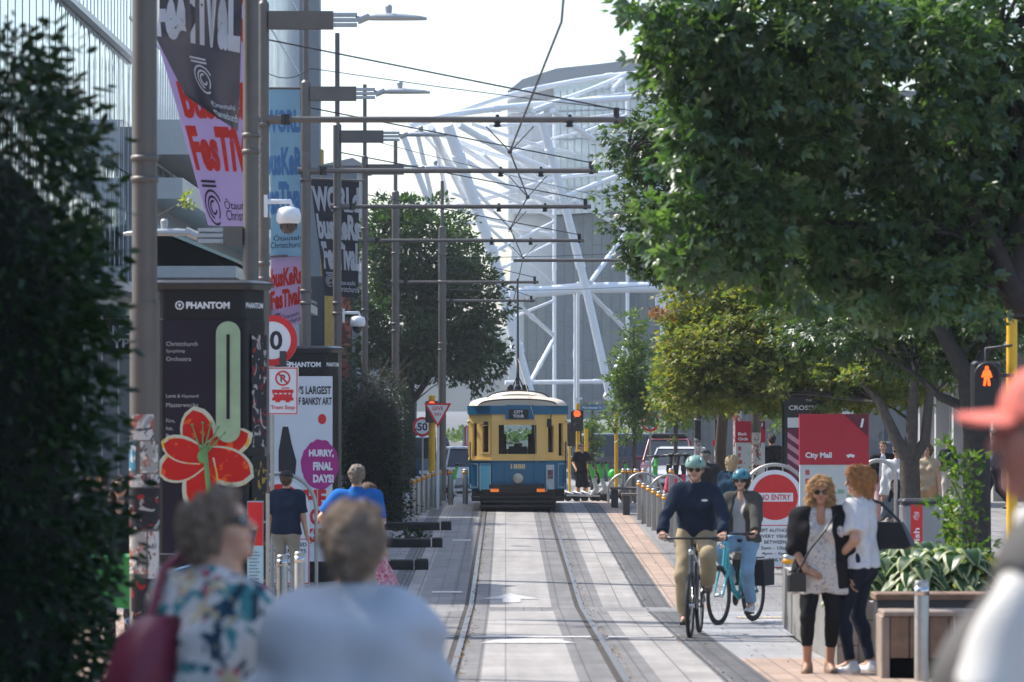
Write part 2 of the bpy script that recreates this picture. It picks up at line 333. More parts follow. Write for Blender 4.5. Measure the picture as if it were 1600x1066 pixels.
windows(g, [(.3+i*2.1, 2.2+i*2.1, 3.2, 5.3) for i in range(18)]+[(.3+i*2.1, 2.2+i*2.1, .3, 3.0) for i in range(18)]+[(.3+i*2.1, 2.2+i*2.1, 7.52, 7.98) for i in range(18)], -.09, 1)
g = thing('office_tower', 'tall white ribbed office tower with a grey end fin at the upper left', 'building', (-14, 125, 0))
for k, (y0, y1) in enumerate(((0, 28), (28, 58), (58, 90), (90, 124), (124, 155))):
    h = 2.65+630*(125+y1)/6400+1.2; b = MB(); b.box(-16, -.1, y0+.01, y1-.01, -.4, h); b.build('wall', concm, g); b = MB(); b.box(-.09, -.03, y0, y1-.02, 5, h-.3); b.build('curtain_wall', glassB, g)
    b = MB(); n = int((y1-y0)/1.2)
    for q in range(n): b.box(-.029, -.012, y0+.3+q*1.2, y0+.36+q*1.2, 5, h-.4)
    for z in range(5, int(h)-1, 4): b.box(-.029, .004, y0+.02, y1-.04, z, z+.12)
    b.build('mullion', M('white fins', (.62, .64, .65), .5, .1, .04), g)
b = MB(); b.box(-.6, 1.3, 155.02, 157, -.4, 32); b.build('end_fin', clad, g)
b = MB(); b.box(1.31, 1.5, 155.1, 156.9, -.4, 20); b.build('corner_strip', M('ochre panel', (.5, .30, .06), .6), g)
g = thing('flat_roof_house', 'small grey block with overhanging flat roof, beside the tower and above the black banner', 'building', (PX(535, 215), 215, 0))
b = MB(); b.box(-1.1, .75, 0, 9, -.45, 15.1); b.build('wall', clad, g)
b = MB(); b.loft([[(-1.3, -.4, 15.1), (.55, -.4, 15.5), (1.25, -.4, 15.1)], [(-1.3, 9.4, 15.1), (.55, 9.4, 15.5), (1.25, 9.4, 15.1)]]); b.build('roof', concm, g)
b = MB(); b.box(-.9, -.3, -.03, 0, 13.1, 14.4).box(-.1, .5, -.03, 0, 13.1, 14.4); b.build('window', darkglass, g)
g = thing('ochre_shop', 'low shop with ochre and rusty red panels behind the black banner', 'building', (PX(480, 178), 178, 0))
b = MB(); b.box(0, 1.9, 1.3, 12, -.45, 8.2); b.build('wall', darkwall, g)
b = MB(); b.box(.7, 1.3, 1.2, 1.29, 4.4, 7.4); b.build('ochre_panel', M('ochre panel', (.5, .30, .06), .6), g)
b = MB(); b.box(1.31, 1.85, 1.2, 1.29, 3.6, 7.5); b.build('red_panel', M_print('rusty brick panel', (.35, .09, .05), [(.10, .04, .03)], 2.5, .52), g)
g = thing('awning_shop', 'pale grey shop awning box behind the dark street tree', 'building', (PX(560, 165), 165, 0))
b = MB(); b.box(0, 1.7, .5, 30, -.45, 3.2); b.build('wall', darkwall, g)
b = MB(); b.box(-.1, 1.35, 0, 30, 3.5, 4.7).box(-.1, 1.9, .6, 30, 3.22, 3.48); b.build('awning', mull, g)
windows(g, [(2+i*3, 4.6+i*3, .2, 2.9) for i in range(6)], 1.71, 1)
g = thing('corner_shop', 'left shop block nearest the viewer beyond the left edge of the view', 'building', (-8, 4, 0))
b = MB(); b.box(-12, -.1, 0, 26, .3, 11.9+.6); b.build('wall', clad, g); b = MB(); b.box(-.1, 1.2, 0, 26, 4.6, 4.85); b.build('canopy', mull, g); windows(g, [(.4+i*2.5, 2.6+i*2.5, 1.1, 4.2) for i in range(10)]+[(.4+i*2.5, 2.6+i*2.5, 6, 8.5) for i in range(10)], -.09, 1)  # block added out of view so its shadow covers the foreground people
# projecting shop sign
s = thing('shop_sign', 'black projecting shop sign with white letters behind the hedge', 'sign', (PX(184, 80), 80, PZ(526, 80)))
b = MB(); b.bev(-.34, .3, -.05, .05, -.34, .34, .02); b.build('board', black, s)
b = MB(); b.text('ANZ', onXZ(-.02, -.056, .12), h=.19, w=.52, bold=.03).text('YP', onXZ(.06, -.056, -.13), h=.19, w=.36, bold=.03); b.build('lettering', signw, s)
b = MB(); b.tube([(-1.05, 0, .38), (.25, 0, .38)], .025); b.build('bracket', dkmetal, s)
# ------------------------------------------------------------------ buildings on the right
g = thing('shop_row', 'right shop building with pale columns and display windows behind the trees', 'building', (13.8, 58, 0))
b = MB(); b.box(.1, 12, 0, 95, -.5, 11); b.build('wall', clad, g)
for i in range(20): b = MB(); b.box(-.35, .09, i*5, i*5+.5, -.5, 10); b.build('column', concm, g)
b = MB(); b.box(-1.6, .09, -1, 95, 4.0, 4.35); b.build('canopy', mull, g)
paleglass = M_glass('shop glass', (.16, .19, .21), .07, .04, .2)
windows(g, [(.7+i*5, 4.8+i*5, .25, 3.7) for i in range(19)]+[(.7+i*5, 4.8+i*5, 5, 8) for i in range(19)], .09, -1, paleglass)
g = thing('concrete_building', 'pale ribbed concrete building right of the stadium above the trees', 'building', (PX(1040, 200), 200, 0))
b = MB(); b.loft([[(0, 0, -.45), (14, 0, -.45), (14, 0, 17.9), (1.1, 0, 17.9), (0, 0, 15.6)], [(.1, 5, -.45), (14, 5, -.45), (14, 5, 17.9), (1.2, 5, 17.9), (.1, 5, 15.6)]]); b.build('wall', M('grey ribbed concrete', (.24, .235, .225), .85, 0, .12, 1.5, .2), g)
b = MB()
for i in range(40): b.box(.15+i*.34, .25+i*.34, -.1, -.01, -.4, 15.3)
b.build('fin', MATS['grey ribbed concrete'], g)
b = MB()
for z in (3.2, 7.4, 11.4): b.loft([[(-.5, -.5, z), (6, -.5, z+1.9), (6, -.5, z+2.25), (-.5, -.5, z+.4)], [(-.5, -.12, z), (6, -.12, z+1.9), (6, -.12, z+2.25), (-.5, -.12, z+.4)]])
b.build('ramp_edge', white, g)
g = thing('blue_grey_shop', 'blue grey panelled kiosk wall between the map sign and the forked tree', 'building', (PX(1352, 92), 92, 0))
b = MB(); b.box(-.2, 1.0, 0, 4, -.4, 3.4); b.build('wall', M('slate blue panel', (.10, .14, .17), .5, 0, .1, 2), g)
b = MB(); b.box(-.3, 1.1, -.3, 4.2, 3.4, 3.6); b.build('roof', dkmetal, g)
b = MB(); b.box(.0, .42, -.04, -.005, .1, 3.0).box(.5, .9, -.04, -.005, .1, 3.0); b.build('window', paleglass, g)

# ------------------------------------------------------------------ the stadium
YT = 360.
def Z8(zx, zy, y=YT): return P(560+zx/2.05, 80+zy/2.05, y)
stad = thing('stadium', 'white tubular steel stadium with glazed upper hall and dark panelled base beyond the tram', 'stadium', (PX(870, YT), YT, G(YT)))
O = stad.location.copy()
wsteel = M('white structural steel', (.76, .79, .82), .4, 0, .05, .3)
def slab(name, pts, y0, y1, mat, tw=0):
    b = MB(); fr = [Z8(x, y, y0+tw*i)-O for i, (x, y) in enumerate(pts)]; bk = [p+V((0, y1-y0, 0)) for p in fr]; b.loft([fr, bk]); return b.build(name, mat, stad)
M_brick('stadium panels', (.155, .185, .205), (.20, .23, .21), (.12, .135, .15), 7.0, .85, .05, R(90), plane='XZ', stain=.1)
t_ = MATS['stadium panels'].node_tree; sx = t_.nodes.new('ShaderNodeSeparateXYZ'); cx = t_.nodes.new('ShaderNodeCombineXYZ'); t_.links.new(t_.nodes['Texture Coordinate'].outputs['Object'], sx.inputs[0]); t_.links.new(sx.outputs[2], cx.inputs[0]); t_.links.new(sx.outputs[0], cx.inputs[1]); t_.links.new(cx.outputs[0], t_.nodes['Brick Texture'].inputs[0])
glz = M_glass('stadium glazing', (.50, .57, .60), .1, .03, .35); frost = M_glass('frosted cladding', (.60, .64, .66), .35, 0, .1)
slab('roof', [(478, 136), (478, 128), (525, 90), (635, 55), (760, 42), (940, 20), (1060, 10), (1060, 62), (840, 70), (630, 102)], 371, 420, M('roof cladding', (.24, .265, .28), .6, 0, .05, .1))
slab('glazing', [(480, 520), (480, 150), (625, 112), (625, 520)], 374, 415, frost)
slab('glazing', [(626, 524), (626, 112), (860, 76), (860, 512)], 372, 415, glz)
slab('glazing', [(861, 510), (861, 76), (1060, 66), (1060, 500)], 374, 415, glz)
slab('cladding', [(480, 1180), (480, 800), (500, 522), (632, 522), (632, 1180)], 376, 415, frost)
slab('cladding', [(530, 1180), (530, 790), (633, 770), (633, 530), (862, 514), (862, 1180)], 373, 414, MATS['stadium panels'])
slab('cladding', [(863, 1180), (863, 512), (1060, 502), (1060, 1180)], 374.5, 415, MATS['stadium panels'])
b = MB()
for i in range(25):
    x = 490+i*22.5; b.tube([Z8(x, 150-(x-490)*.14, 371.6)-O, Z8(x, 518, 371.6)-O], .045, 4)
for y in (200, 290, 385, 460): b.tube([Z8(480, y, 373.6)-O, Z8(626, y-8, 371.5)-O, Z8(1060, y-22, 371.5)-O], .05, 4)
b.build('glazing_bar', mull, stad)
TB = [([(165, 240), (270, 207), (480, 178), (640, 165), (860, 150), (1040, 138)], 21, 352, 358), ([(250, 222), (400, 165), (560, 118), (840, 74)], 15, 356, 366), ([(480, 150), (620, 108), (840, 73), (1040, 66)], 18, 362, 367),
      ([(560, 190), (760, 118), (862, 72)], 15, 353, 364), ([(640, 165), (975, 120), (1040, 112)], 11, 358, 364), ([(862, 72), (815, 122)], 14, 366, 357), ([(285, 236), (360, 450), (440, 680), (500, 920), (556, 1130)], 36, 352, 360),
      ([(140, 262), (228, 492)], 20, 350, 352), ([(186, 250), (240, 492)], 15, 350, 356), ([(232, 245), (350, 485)], 22, 350, 362), ([(240, 250), (288, 492)], 15, 352, 366), ([(580, 198), (650, 450), (720, 720), (812, 1130)], 27, 353, 360),
      ([(320, 235), (480, 330), (640, 392)], 22, 352, 366), ([(620, 190), (720, 262), (860, 350)], 19, 354, 366), ([(300, 290), (470, 392), (640, 440)], 17, 356, 368), ([(345, 352), (480, 440), (640, 490)], 17, 356, 368), ([(250, 262), (420, 330), (600, 372)], 14, 360, 369),
      ([(300, 500), (520, 442), (640, 402), (860, 386)], 15, 362, 364), ([(660, 466), (850, 392)], 15, 360, 366), ([(690, 476), (858, 572)], 15, 360, 366), ([(855, 585), (742, 742)], 15, 366, 358), ([(480, 778), (620, 768), (720, 757), (1060, 757)], 36, 358, 361),
      ([(495, 798), (622, 908)], 15, 358, 368), ([(622, 930), (540, 1080)], 14, 368, 360), ([(628, 200), (628, 1180)], 13, 369, 370), ([(862, 110), (862, 1180)], 13, 369, 370), ([(695, 762), (695, 1180)], 13, 360, 361), ([(745, 778), (862, 898)], 15, 360, 368), ([(860, 925), (790, 1110)], 15, 368, 361),
      ([(310, 545), (620, 584)], 10, 358, 369), ([(300, 498), (480, 556), (624, 592)], 11, 356, 369), ([(420, 650), (624, 548)], 11, 358, 369), ([(450, 700), (624, 612)], 10, 359, 369), ([(370, 520), (500, 640), (624, 745)], 10, 356, 369), ([(320, 575), (470, 640)], 9, 357, 364),
      ([(470, 1062), (1060, 1056)], 15, 366, 369), ([(430, 505), (620, 465)], 9, 362, 369), ([(972, 100), (972, 1000)], 13, 369, 370), ([(975, 560), (862, 700)], 12, 366, 366), ([(400, 330), (600, 505)], 11, 358, 369), ([(200, 255), (330, 400), (430, 505)], 12, 352, 360), ([(360, 232), (560, 300), (700, 330)], 12, 356, 368), ([(420, 240), (640, 230), (840, 200)], 11, 358, 369), ([(480, 330), (620, 280), (700, 262)], 10, 366, 369), ([(330, 420), (480, 470), (624, 530)], 11, 356, 369), ([(300, 455), (420, 500), (520, 590)], 10, 355, 366), ([(440, 300), (560, 395), (640, 470)], 11, 360, 369), ([(720, 262), (860, 205)], 12, 366, 369), ([(860, 350), (975, 300)], 12, 366, 368), ([(500, 850), (624, 800)], 9, 362, 369)]
for pts, d, ya, yb in TB:
    n = len(pts); L = []
    for i in range(n-1):
        for t in np.linspace(0, 1, 7)[:-1]: L.append((pts[i][0]+(pts[i+1][0]-pts[i][0])*t, pts[i][1]+(pts[i+1][1]-pts[i][1])*t, i+t))
    L.append((*pts[-1], n-1))
    if n > 2:                                       # round the kinks of the long bent tubes
        A = np.array(L)
        for _ in range(6): A[1:-1] = .25*A[:-2]+.5*A[1:-1]+.25*A[2:]
        L = [tuple(a) for a in A]
    b = MB(); b.tube([Z8(x, y, ya+(yb-ya)*t/(n-1))-O for x, y, t in L], d/2.05/S(YT)/2, 10)
    if d > 12:
        W_ = [Z8(x, y, ya+(yb-ya)*t/(n-1))-O for x, y, t in L]
        for q in range(3, len(W_)-1, 8): dd = (W_[q+1]-W_[q]).normalized()*.35; b.tube([W_[q]-dd, W_[q]+dd], d/2.05/S(YT)/2*1.22, 10)
    b.build('steel_tube', wsteel, stad)
# ------------------------------------------------------------------ poles with lamp and tram wire arms
poster_mats = [M_print('torn white poster', (.55, .54, .52), [(.30, .30, .31), (.10, .10, .11), (.4, .12, .1)], 7, .57), M_print('red black poster', (.03, .03, .035), [(.30, .03, .03), (.40, .38, .36)], 6, .6), M_print('blue poster', (.06, .20, .30), [(.5, .52, .52), (.03, .04, .07)], 7, .6), M_print('grey poster', (.34, .33, .31), [(.10, .10, .11), (.45, .16, .1), (.6, .58, .55)], 8, .57)]
def posters(root, r, items):
    """paper wrapped round a pole: (angle from the camera side, arc, z0, z1, material)"""
    for a, arc, z0, z1, m in items:
        b = MB(); n = 8; vs = []
        for j in range(n+1):
            t = -math.pi/2+a-arc/2+arc*j/n
            for z in (z0, z1): vs.append(((r+.004)*math.cos(t), (r+.004)*math.sin(t), z))
        b.raw(vs, [(2*j, 2*j+2, 2*j+3, 2*j+1) for j in range(n)], True); b.build('poster', poster_mats[m], root)
def pole(label, px, Y, r, zt, r2=None, z2=None, name='street_pole', group='bronze tram and lamp poles'):
    t = thing(name, label, 'pole', (PX(px, Y), Y, G(Y)), 0, group)
    b = MB(); b.cyl(0, 0, 0, zt, r, n=18)
    if z2: b.tube([(0, 0, zt), (0, 0, zt+.04)], [r, r2], 16).cyl(0, 0, zt+.04, z2, r2, n=14)
    b.lathe([(r+.12, 0), (r+.12, .03), (r+.01, .05)], n=16); b.build('shaft', polem, t)
    for z in (zt*.55, zt*.55+.18, zt*.8): b = MB(); b.lathe([(r+.001, z), (r+.012, z), (r+.012, z+.05), (r+.001, z+.05)], n=16); b.build('clamp_band', polem, t)
    return t
def lamp(t, z, s=1, L=.85, r=.06):
    b = MB(); b.loft([[(s*x, -.07, z-.1), (s*x, .07, z-.1), (s*x, .07, z+.11), (s*x, -.07, z+.11)][::s] for x in (r, L)]); b.build('lamp_arm', polem, t)
    b = MB()
    for k in range(3): b.loft([[(s*x, -.06, z-.07+k*.06), (s*x, .06, z-.07+k*.06), (s*x, .06, z-.03+k*.06), (s*x, -.06, z-.03+k*.06)][::s] for x in (L, L+.28)])
    x = L+.28; b.tube([(s*x, 0, z), (s*(x+.14), 0, z+.06)], .05); b.build('arm_joint', lampm, t)
    h = MB(); x += .12
    h.loft([[(s*(x+u), w*c, z+.03+zz) for c, zz in ((-1, 0), (-.6, .055*q), (.6, .055*q), (1, 0), (.7, -.022), (-.7, -.022))][::s] for u, w, q in ((0, .05, .9), (.1, .10, 1), (.4, .11, .9), (.62, .08, .5), (.7, .03, .2))], smooth=True)
    l = h.build('lamp_head', lampm, t); b = MB(); b.cyl(s*(x+.25), 0, z+.075, z+.17, .035, .045); b.lathe([(.04, 0), (.03, .02), (.001, .025)], (s*(x+.25), 0, z+.17), 12); b.build('sensor_cap', lampm, l)
def tram_arm(t, z, L, hx):
    b = MB(); b.tube([(.05, 0, z), (L, 0, z)], .038, 10); b.tube([(-.12, 0, z), (.2, 0, z)], .055); b.build('wire_arm', polem, t)
    for x in hx: b = MB(); b.lathe([(.02, -.09), (.05, -.08), (.03, -.05), (.055, -.03), (.03, -.01), (.02, .06)], (x, 0, z), 10); b.build('insulator', black, t)
    b = MB(); b.cyl(.26, 0, z-.06, z+.06, .055); b.build('clamp', black, t); b = MB(); b.cyl(L-.1, 0, z-.05, z+.14, .035); b.build('stay_clamp', black, t)
    tp = V((0, 0, z+.95)); b = MB(); b.tube([tp, (L-.1, 0, z+.12)], .010, 5); b.build('stay_wire', dkmetal, t)
pA = pole('thick bronze pole papered with posters beside the big hedge', 226, 35, .108, 7.6, None, None)
b = MB(); b.cyl(0, 0, 0, 3.15, .128, n=18); b.build('sleeve', polem, pA)
posters(pA, .13, [(-.1, 1.6, 1.98, 2.2, 0), (-.9, .8, 1.72, 1.97, 2), (.45, 1.3, 1.70, 1.97, 3), (0, 2.6, 1.58, 1.69, 0), (0, 2.7, 1.22, 1.57, 1), (-.5, 1.4, .84, 1.2, 3), (.75, .9, .8, 1.2, 0), (.2, 2.2, .45, .8, 1)])
pB = pole('thick bronze pole right of the two big hanging flags', 392, 45, .088, 9.5, None, None); lamp(pB, 4.32, -1, .3, .09)
pC = pole('bronze pole behind the black poster pillar carrying the nearest wire arm', 412, 48.2, .064, 7.25, .04, 8.9); lamp(pC, 7.05, 1, .82); tram_arm(pC, PZ(187, 48.2)-G(48.2), 4.25, (2.75, 3.6))
pD = pole('bronze pole behind the pale blue banner', 478, 61, .075, 7.35, .042, 8.9); lamp(pD, 7.18, 1, .75); tram_arm(pD, PZ(267, 61)-G(61), 4.35, (2.9, 3.5))
pE = pole('bronze pole in front of the black banner', 527, 71, .073, 7.3, .042, 8.9); lamp(pE, 7.1, 1, .8); tram_arm(pE, PZ(323, 71)-G(71), 4.4, (2.8, 3.6))
pF = pole('bronze pole at the right edge of the black banner', 570, 84, .066, 7.4, .04, 8.9); lamp(pF, 7.15, 1, .8); tram_arm(pF, PZ(376, 84)-G(84), 4.5, (2.6, 3.4))
pG = pole('slim bronze pole in front of the dark street tree', 618, 103, .095, 7.8, .05, 9.1); tram_arm(pG, PZ(441, 103)-G(103), 3.6, (2.7,))
pH = pole('bronze pole standing behind the give way sign', 691, 115, .11, 7.7, .05, 9.0); tram_arm(pH, PZ(470, 115)-G(115), 2.6, (1.9,))
for i, (lab, px, Y, it) in enumerate((('bronze pole with a red heart poster near the white car', 1122, 80, [(0, 1.8, 1.55, 2.1, 1), (0, 2.2, 1.0, 1.5, 0)]), ('bronze pole left of the small red map sign', 1152, 75, [(0, 2.2, .7, 2.3, 0)]), ('bronze pole thick with torn bills in front of the small red map sign', 1181, 69.5, [(0, 2.5, .4, 1.2, 3), (.2, 2.4, 1.2, 2.0, 0)]))):
    p_ = pole(lab, px, Y, .082, 7.3, .045, 8.6, group='bronze poles on the right kerb'); posters(p_, .083, it)
    if i == 0:
        p = P(1122, 694, 80)-p_.location; b = MB(); hp = [(.16*math.sin(t)**3*.75, (13*math.cos(t)-5*math.cos(2*t)-2*math.cos(3*t)-math.cos(4*t))*.0095*.75) for t in np.linspace(0, 2*math.pi, 28)[:-1]]
        b.flat([(x, -.1-.0, z+p.z) for x, z in hp][::-1]); b.build('heart_print', redp, p_)
        b = MB(); b.tube([(-.0, 0, PZ(407, 80)-G(80)), (-4.0, 0, PZ(407, 80)-G(80))], .032, 8); b.build('wire_arm', polem, p_)
p_ = pole('black signal post with a red poster and amber hand light', 1090, 90, .075, 3.5, None, None, 'signal_post', 'bronze poles on the right kerb'); posters(p_, .077, [(0, 2.2, 1.5, 2.2, 1), (0, 2.2, .5, 1.45, 3)])
b = MB(); b.bev(-.16, .16, -.14, .1, 2.5, 3.35, .02); b.build('signal_box', black, p_)
b = MB(); b.box(.02, .1, -.15, -.141, 2.78, 3.0); b.build('amber_symbol', M('amber glow', (1, .18, .02), emit=1.6), p_)
# overhead line
def wire(name, label, pts, r=.012, sag=0):
    b = MB(); o = V(pts[0]); out = []
    for a, c in zip(pts, pts[1:]):
        a, c = V(a), V(c)
        for t in np.linspace(0, 1, 7)[:-1]: out.append(a.lerp(c, t)-V((0, 0, sag*4*t*(1-t)))-o)
    out.append(V(pts[-1])-o); b.tube(out, r, 5); w = b.build(name, dkmetal, None, o); tag(w, label, 'wire'); return w
cw = [(.42, 18, 5.9+.6), (.45, 33, 5.72), (.05, 48.2, PZ(237, 48.2)), (.33, 61, PZ(308, 61)), (.08, 71, PZ(357, 71)), (.36, 84, PZ(404, 84)), (.2, 103, PZ(470, 103)), (-.3, 122, PZ(500, 122))]
wire('contact_wire', 'overhead tram contact wire zigzagging above the track', cw, .011)
for (a, b_, t_, n_) in ((.0, -.11, pC, 48.2), (.33, .35, pD, 61), (.08, .05, pE, 71), (.36, .3, pF, 84)):
    i = [c[1] for c in cw].index(n_); c = V(cw[i]); z = {48.2: PZ(187, 48.2), 61: PZ(267, 61), 71: PZ(323, 71), 84: PZ(376, 84)}[n_]
    b = MB(); b.tube([V((c.x-.28, n_, z-.08))-t_.location, c-t_.location], .008, 5).tube([V((c.x+.28, n_, z-.08))-t_.location, c-t_.location], .008, 5); b.ball(c-t_.location, .03, 8); b.build('wire_hanger', dkmetal, t_)
wire('span_wire', 'thin span wire stretching right from the bronze pole by the flags', [(PX(412, 48.2), 48.3, PZ(110, 48.2)), (PX(480, 48.2), 49, PZ(107, 49)), (6.5, 60, PZ(215, 60))], .006, .1)
wire('span_wire', 'lower thin span wire running from the black banner pole to the right', [(PX(527, 71), 71.1, PZ(205, 71)), (5.5, 92, PZ(352, 92))], .006, .1)
wire('span_wire', 'faint span wire below the long arm across the stadium front', [(PX(618, 103), 103.2, PZ(400, 103)), (5.2, 103.2, PZ(385, 103))], .008, .12)
wire('span_wire', 'faint span wire lowest over the crossing', [(PX(691, 115), 115.2, PZ(452, 115)), (6.2, 130, PZ(440, 130))], .008, .12)
# ------------------------------------------------------------------ banners
def M_cloth(name, col):
    return M(name, col, .8, 0, .06, 3, trans=.35)
lil, blk, bluec = M_cloth('lilac cloth', (.50, .40, .62)), M_cloth('charcoal cloth', (.055, .052, .062)), M_cloth('pale blue cloth', (.32, .50, .60))
redl, whl, bluel = M_cloth('red print', (.62, .035, .02)), M_cloth('white print', (.66, .66, .68)), M_cloth('mid blue print', (.12, .27, .50))
inkl = M_cloth('dark print', (.02, .02, .03))
def spiral(b, fn, cx, cz, r):
    """council emblem: a bar, and nested open arcs"""
    for k, (a0, a1) in enumerate(((.4, 5.2), (-.9, 4.4), (1.2, 6.0))):
        rr = r*(1-.3*k); n = 16; w = r*.13; vs = []
        for i in range(n+1):
            a = a0+(a1-a0)*i/n; q = rr-(i/n)*r*.12
            vs += [fn(cx+(q-w/2)*math.cos(a), cz+(q-w/2)*math.sin(a)), fn(cx+(q+w/2)*math.cos(a), cz+(q+w/2)*math.sin(a))]
        b.raw(vs, [(2*i, 2*i+1, 2*i+3, 2*i+2) for i in range(n)])
    for dz in (1.15, 1.4): b.raw([fn(cx-r*.8, cz+r*dz), fn(cx+r*.8, cz+r*dz), fn(cx+r*.8, cz+r*(dz+.13)), fn(cx-r*.8, cz+r*(dz+.13))], [(0, 1, 2, 3)])
def banner(label, Y, quad, cloth, lines, wave=.06, foot=None, tears=0, name='street_banner'):
    """quad: photo corners tl, tr, br, bl; lines: (text, u centre, v centre, width, height, bold, material) in 0..1"""
    tl, tr, br, bl = [P(x, y, Y) for x, y in quad]; o = (tl+tr)/2
    t = thing(name, label, 'banner', o, 0, 'street festival banners')
    def fn(u, v, d=0):
        p = tl.lerp(tr, u).lerp(bl.lerp(br, u), v); f = (1-u)*v
        return p-o+V((wave*.25*math.sin(9*v+2)*f, wave*math.sin(5*u+7*v)*(.2+f)-d+tears*f*.5, 0))
    b = MB(); vs, fs = grid_plane(14, 30, lambda u, v: fn(u, v)); b.raw(vs, [f[::-1] for f in fs], True)
    vs, fs = grid_plane(14, 30, lambda u, v: fn(u, v, -.004)); b.raw(vs, fs, True); b.build('cloth', cloth, t)
    groups = {}
    for it in lines: groups.setdefault(it[6].name, []).append(it)
    for m, its in groups.items():
        b = MB()
        for s, u0, v0, w, h, bo, _ in its:
            g_ = lambda a, c: fn(u0+a, v0-c, .006)
            if s == '@': spiral(b, lambda a, c: fn(u0+a, v0-c*(tr-tl).length/(bl-tl).length, .006), 0, 0, w)
            else: b.text(s, g_, w, h, bo)
        b.build('lettering', MATS[m], t)
    b = MB(); b.tube([tl-o+V((0, .01, .02)), tr-o+V((.1, .01, .02))], .018, 8); b.build('banner_arm', polem, t)
    return t
banner('lilac flag with big red letters hanging behind the charcoal flag', 50, ((186, -150), (414, -150), (414, 357), (327, 352)), lil, [('WORLD', .5, .25, .9, .12, .05, redl), ('BUSKERS', .52, .40, .86, .10, .05, redl), ('busKeRs', .52, .61, .9, .115, .05, redl), ('FesTiVaL', .53, .76, .98, .14, .05, redl), ('@', .17, .945, .13, 0, 0, inkl), ('Ōtautahi', .58, .93, .46, .032, .0, inkl), ('Christchurch', .66, .965, .62, .032, .0, inkl)], .05)
# charcoal flag folded over itself in the wind
def flag_fn(u, v):
    A = [(242, -190), (240, 20), (244, 60), (290, 150), (345, 188)]; B_ = [(378, -190), (378, 20), (376, 90), (374, 160), (372, 205)]
    k = min(int(v*4), 3); f = v*4-k; a = V((A[k][0]+(A[k+1][0]-A[k][0])*f, A[k][1]+(A[k+1][1]-A[k][1])*f)); c = V((B_[k][0]+(B_[k+1][0]-B_[k][0])*f, B_[k][1]+(B_[k+1][1]-B_[k][1])*f)); q = a.lerp(c, u)
    y = 44.6+.07*math.sin(6*u+9*v)+.05*math.sin(14*u*v)-(v*.22*(1-u)); return P(q.x, q.y, y)
t = thing('street_banner', 'charcoal flag with bold white letters twisted by wind on the thick bronze pole', 'banner', P(310, -190, 44.8), 0, 'street festival banners'); o = t.location
b = MB(); vs, fs = grid_plane(24, 50, lambda u, v: flag_fn(u, v)-o); b.raw(vs, [f[::-1] for f in fs], True); b.build('cloth', blk, t)
b = MB(); g_ = lambda u0, v0: (lambda a, c: flag_fn(min(max(u0+a, 0), 1), min(max(v0-c, 0), .999))-o+V((0, -.012, 0)))
b.text('FesTiVaL', g_(.50, .30), .98, .36, .06).text('busKeRs', g_(.5, .05), .9, .07, .05); spiral(b, lambda a, c: g_(.45, .66)(a, c*.55), 0, 0, .13); b.text('Ōtautahi', g_(.66, .80), .5, .06, .02).text('Christchurch', g_(.62, .90), .7, .07, .03); b.build('lettering', whl, t)
b = MB(); b.tube([P(240, -191, 44.65)-o, P(386, -191, 44.9)-o], .02); b.build('banner_arm', polem, t)
banner('pale blue banner with blue letters on the pole right of the camera dome', 61.3, ((420, 140), (468, 140), (474, 400), (424, 402)), bluec, [('WORLd', .5, .19, 1.3, .14, .05, bluel), ('busKeRs', .5, .43, 1.3, .17, .05, bluel), ('FesTivaL', .45, .65, 1.4, .2, .05, bluel), ('Ōtautahi', .55, .885, .92, .035, 0, inkl), ('Christchurch', .5, .93, 1.0, .035, 0, inkl)], .05)
banner('pink banner with red letters hanging below the pale blue one', 61.3, ((423, 403), (472, 400), (471, 505), (425, 520)), M_cloth('pink cloth', (.55, .40, .55)), [('busKeRs', .5, .28, 1.0, .26, .05, redl), ('FesTivaL', .5, .58, 1.05, .26, .05, redl), ('@', .2, .84, .12, 0, 0, inkl), ('Ōtautahi', .62, .83, .6, .07, .0, inkl), ('Christchurch', .62, .92, .7, .07, .0, inkl)], .04)
banner('black banner with white letters between two poles in front of the street tree', 76, ((485, 281), (561, 284), (560, 466), (508, 462)), blk, [('WORLd', .5, .16, 1.0, .22, .05, whl), ('busKeRs', .52, .40, .98, .22, .05, whl), ('FesTivaL', .56, .65, 1.0, .24, .05, whl), ('@', .2, .87, .12, 0, 0, whl), ('Ōtautahi', .66, .87, .5, .05, 0.01, whl), ('Christchurch', .7, .93, .6, .05, .01, whl)], .05)
